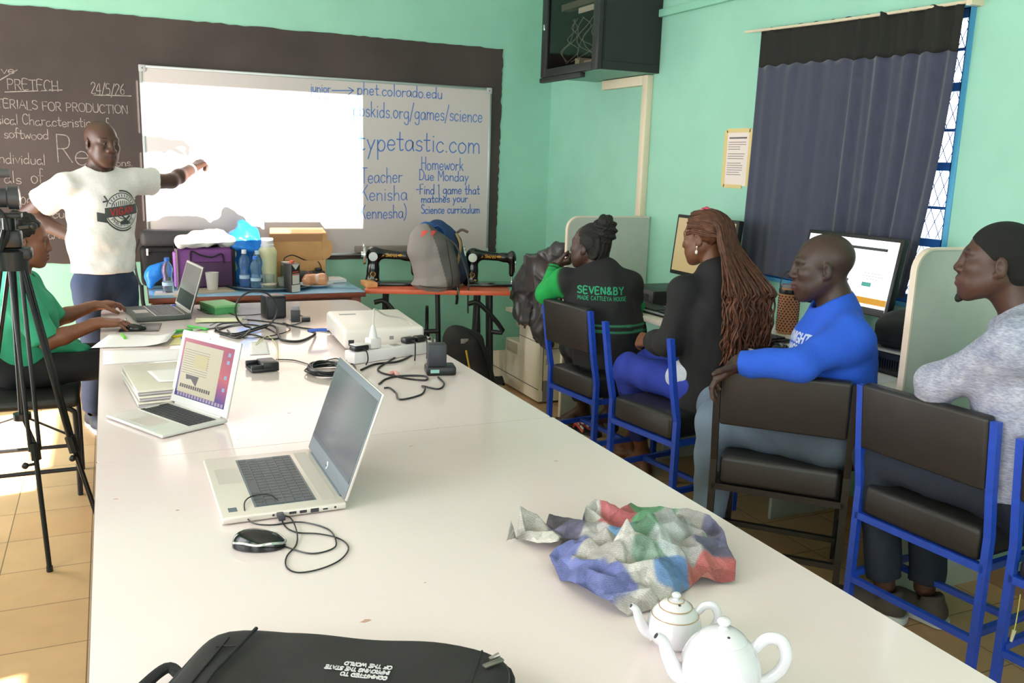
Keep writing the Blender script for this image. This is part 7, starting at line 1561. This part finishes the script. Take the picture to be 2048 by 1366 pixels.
# beaded sandals and a dangling earphone
t = thing('sandal', 'beaded red and white flip-flop on the floor by the front chair leg', 'sandal', (2.56, 4.52, 0), 2.0)
q = catmull([(-.12, 0, 0), (-.10, .034, 0), (0, .03, 0), (.08, .042, 0), (.125, .02, 0), (.125, -.02, 0), (.08, -.04, 0), (0, -.032, 0), (-.10, -.034, 0)], 4, True); MB().prism([(v.x, v.y) for v in q], .0, .018).build('sole', mat('dark_rubber', '#2b2a30', .7), t)
m = MB().tube(catmull([(.08, 0, .018), (.05, .02, .05), (-.02, .036, .018)], 6), .009, 8).tube(catmull([(.08, 0, .018), (.05, -.02, .05), (-.02, -.036, .018)], 6), .009, 8); m.build('strap', mat('red_beads', '#c84838', .4), t)
m = MB(); r = random.Random(2)
for i in range(14): a = r.uniform(0, 1); s = r.choice((-1, 1)); m.sphere((.08-.09*a, s*.03*a**.7, .034+.016*math.sin(a*3)), .0075, u=10, v=6)
m.build('beads', mat('white_beads', '#e3e0da', .5), t)
t = thing('earphone', 'pale earphone plug dangling on a thin yellow cord below the right-edge chair', 'earphone', (2.43, 1.60, .235)); MB().tube(catmull([(.0, -.0, .14), (.004, .002, .07), (-.002, 0, .02)], 5), .0016, 6).build('cord', mat('yellow_cord', '#c9c86a', .5), t); MB().cyl((-.002, 0, .024), (-.010, 0, -.012), .006, .004, n=10).build('plug', mat('pale_plug', '#c8c0a0', .5), t)

# ================================================================== tripod with camera at the left
tm = mat('black_tripod', '#17171a', .35, metal=.2); hub = Vector((-.345, 3.78, 1.17))
t = thing('tripod', 'black camera tripod standing left of the white tables', 'tripod', (-.33, 3.78, 0))
for foot_, lab in (((-.288, 3.608), 0), ((-.08, 3.70), 1), ((-.62, 4.06), 2)):
    F_ = Vector((*foot_, 0)); d = (F_-hub); T0 = hub+Vector((foot_[0]+.345, foot_[1]-3.78, 0)).normalized()*.035; K = hub+d*.60; s = d.cross(Vector((0, 0, 1))).normalized()
    l = MB(); l.tube([T0+s*.018, K+s*.016], .008, 10).tube([T0-s*.018, K-s*.016], .008, 10); lo = l.build('leg', tm, t, world=True)
    MB().tube([K+d.normalized()*-.02, F_+Vector((0, 0, .012))], .0095, 10).build('lower_leg', tm, lo, world=True); MB().tube([K-d.normalized()*.03, K+d.normalized()*.035], .027, 8, flat=.7).build('leg_clamp', plastic, lo, world=True)
    MB().tube([K+d.normalized()*.05+s*.0, K+d.normalized()*.05+s*.035], .006, 8).sphere(K+d.normalized()*.05+s*.04, .013, u=10, v=8).build('clamp_knob', plastic, lo, world=True); MB().tube([F_+Vector((0, 0, .022)), F_], .012, 10).build('rubber_foot', plastic, lo, world=True)
    MB().tube([Vector((-.355, 3.79, .58)), K+Vector((0, 0, .03))], .008, 6, flat=.5).build('spreader_arm', tm, lo, world=True)
MB().tube([hub+Vector((0, 0, .10)), Vector((-.355, 3.79, .56))], .013, 12).build('centre_column', tm, t, world=True); MB().cyl((-.355, 3.79, .565), (-.355, 3.79, .59), .032, n=16).build('spreader_hub', plastic, t, world=True)
MB().tube([hub+Vector((0, 0, -.02)), hub+Vector((0, 0, .05)), hub+Vector((0, 0, .06))], [.055, .06, .045], 12).box(-.395, -.275, 3.74, 3.82, 1.19, 1.235, bev=.012).build('shoulder', plastic, t, world=True)
MB().box(-.385, -.305, 3.73, 3.81, 1.235, 1.30, bev=.012).build('pan_head', plastic, t, world=True); MB().tube([(-.345, 3.77, 1.29), (-.345, 3.77, 1.345)], .022, 12).box(-.40, -.30, 3.73, 3.81, 1.345, 1.362, bev=.004).build('mount_plate', tm, t, world=True)
MB().tube([(-.31, 3.74, 1.31), (-.275, 3.735, 1.315)], .010, 10).sphere((-.265, 3.735, 1.315), (.016, .016, .016), u=12, v=8).build('pan_knob', plastic, t, world=True); MB().tube([(-.36, 3.73, 1.30), (-.40, 3.60, 1.12), (-.408, 3.57, 1.02), (-.408, 3.57, 1.0)], [.008, .008, .014, .014], 10).build('pan_handle', tm, t, world=True)
t = thing('video_camera', 'black camera mounted on the tripod, at the left picture edge', 'camera', (-.375, 3.78, 1.3625)); MB().box(-.10, .0, -.045, .045, 0, .105, bev=.015).build('camera_body', plastic, t); MB().tube([(-.005, .0, .055), (.03, .0, .055), (.035, 0, .055), (.07, .0, .055)], [.036, .036, .042, .044], 24).build('lens_barrel', mat('dark_grey_plastic'), t); MB().sphere((.068, 0, .055), (.006, .036, .036), u=18, v=12).build('lens_glass', mat('lens_glass', '#20242c', .05, coat=1), t, 180)
MB().tube([(-.02, 0, .10), (-.02, 0, .125)], .008, 10).tube([(-.06, 0, .14), (.045, 0, .145)], .017, 14).build('microphone', mat('mic_grey', '#4c4c50', .6), t); MB().tube(catmull([(-.04, -.045, .06), (.02, -.07, .0), (.03, -.06, -.08), (.0, -.04, -.14)], 6), .005, 8).build('strap', bagd, t)
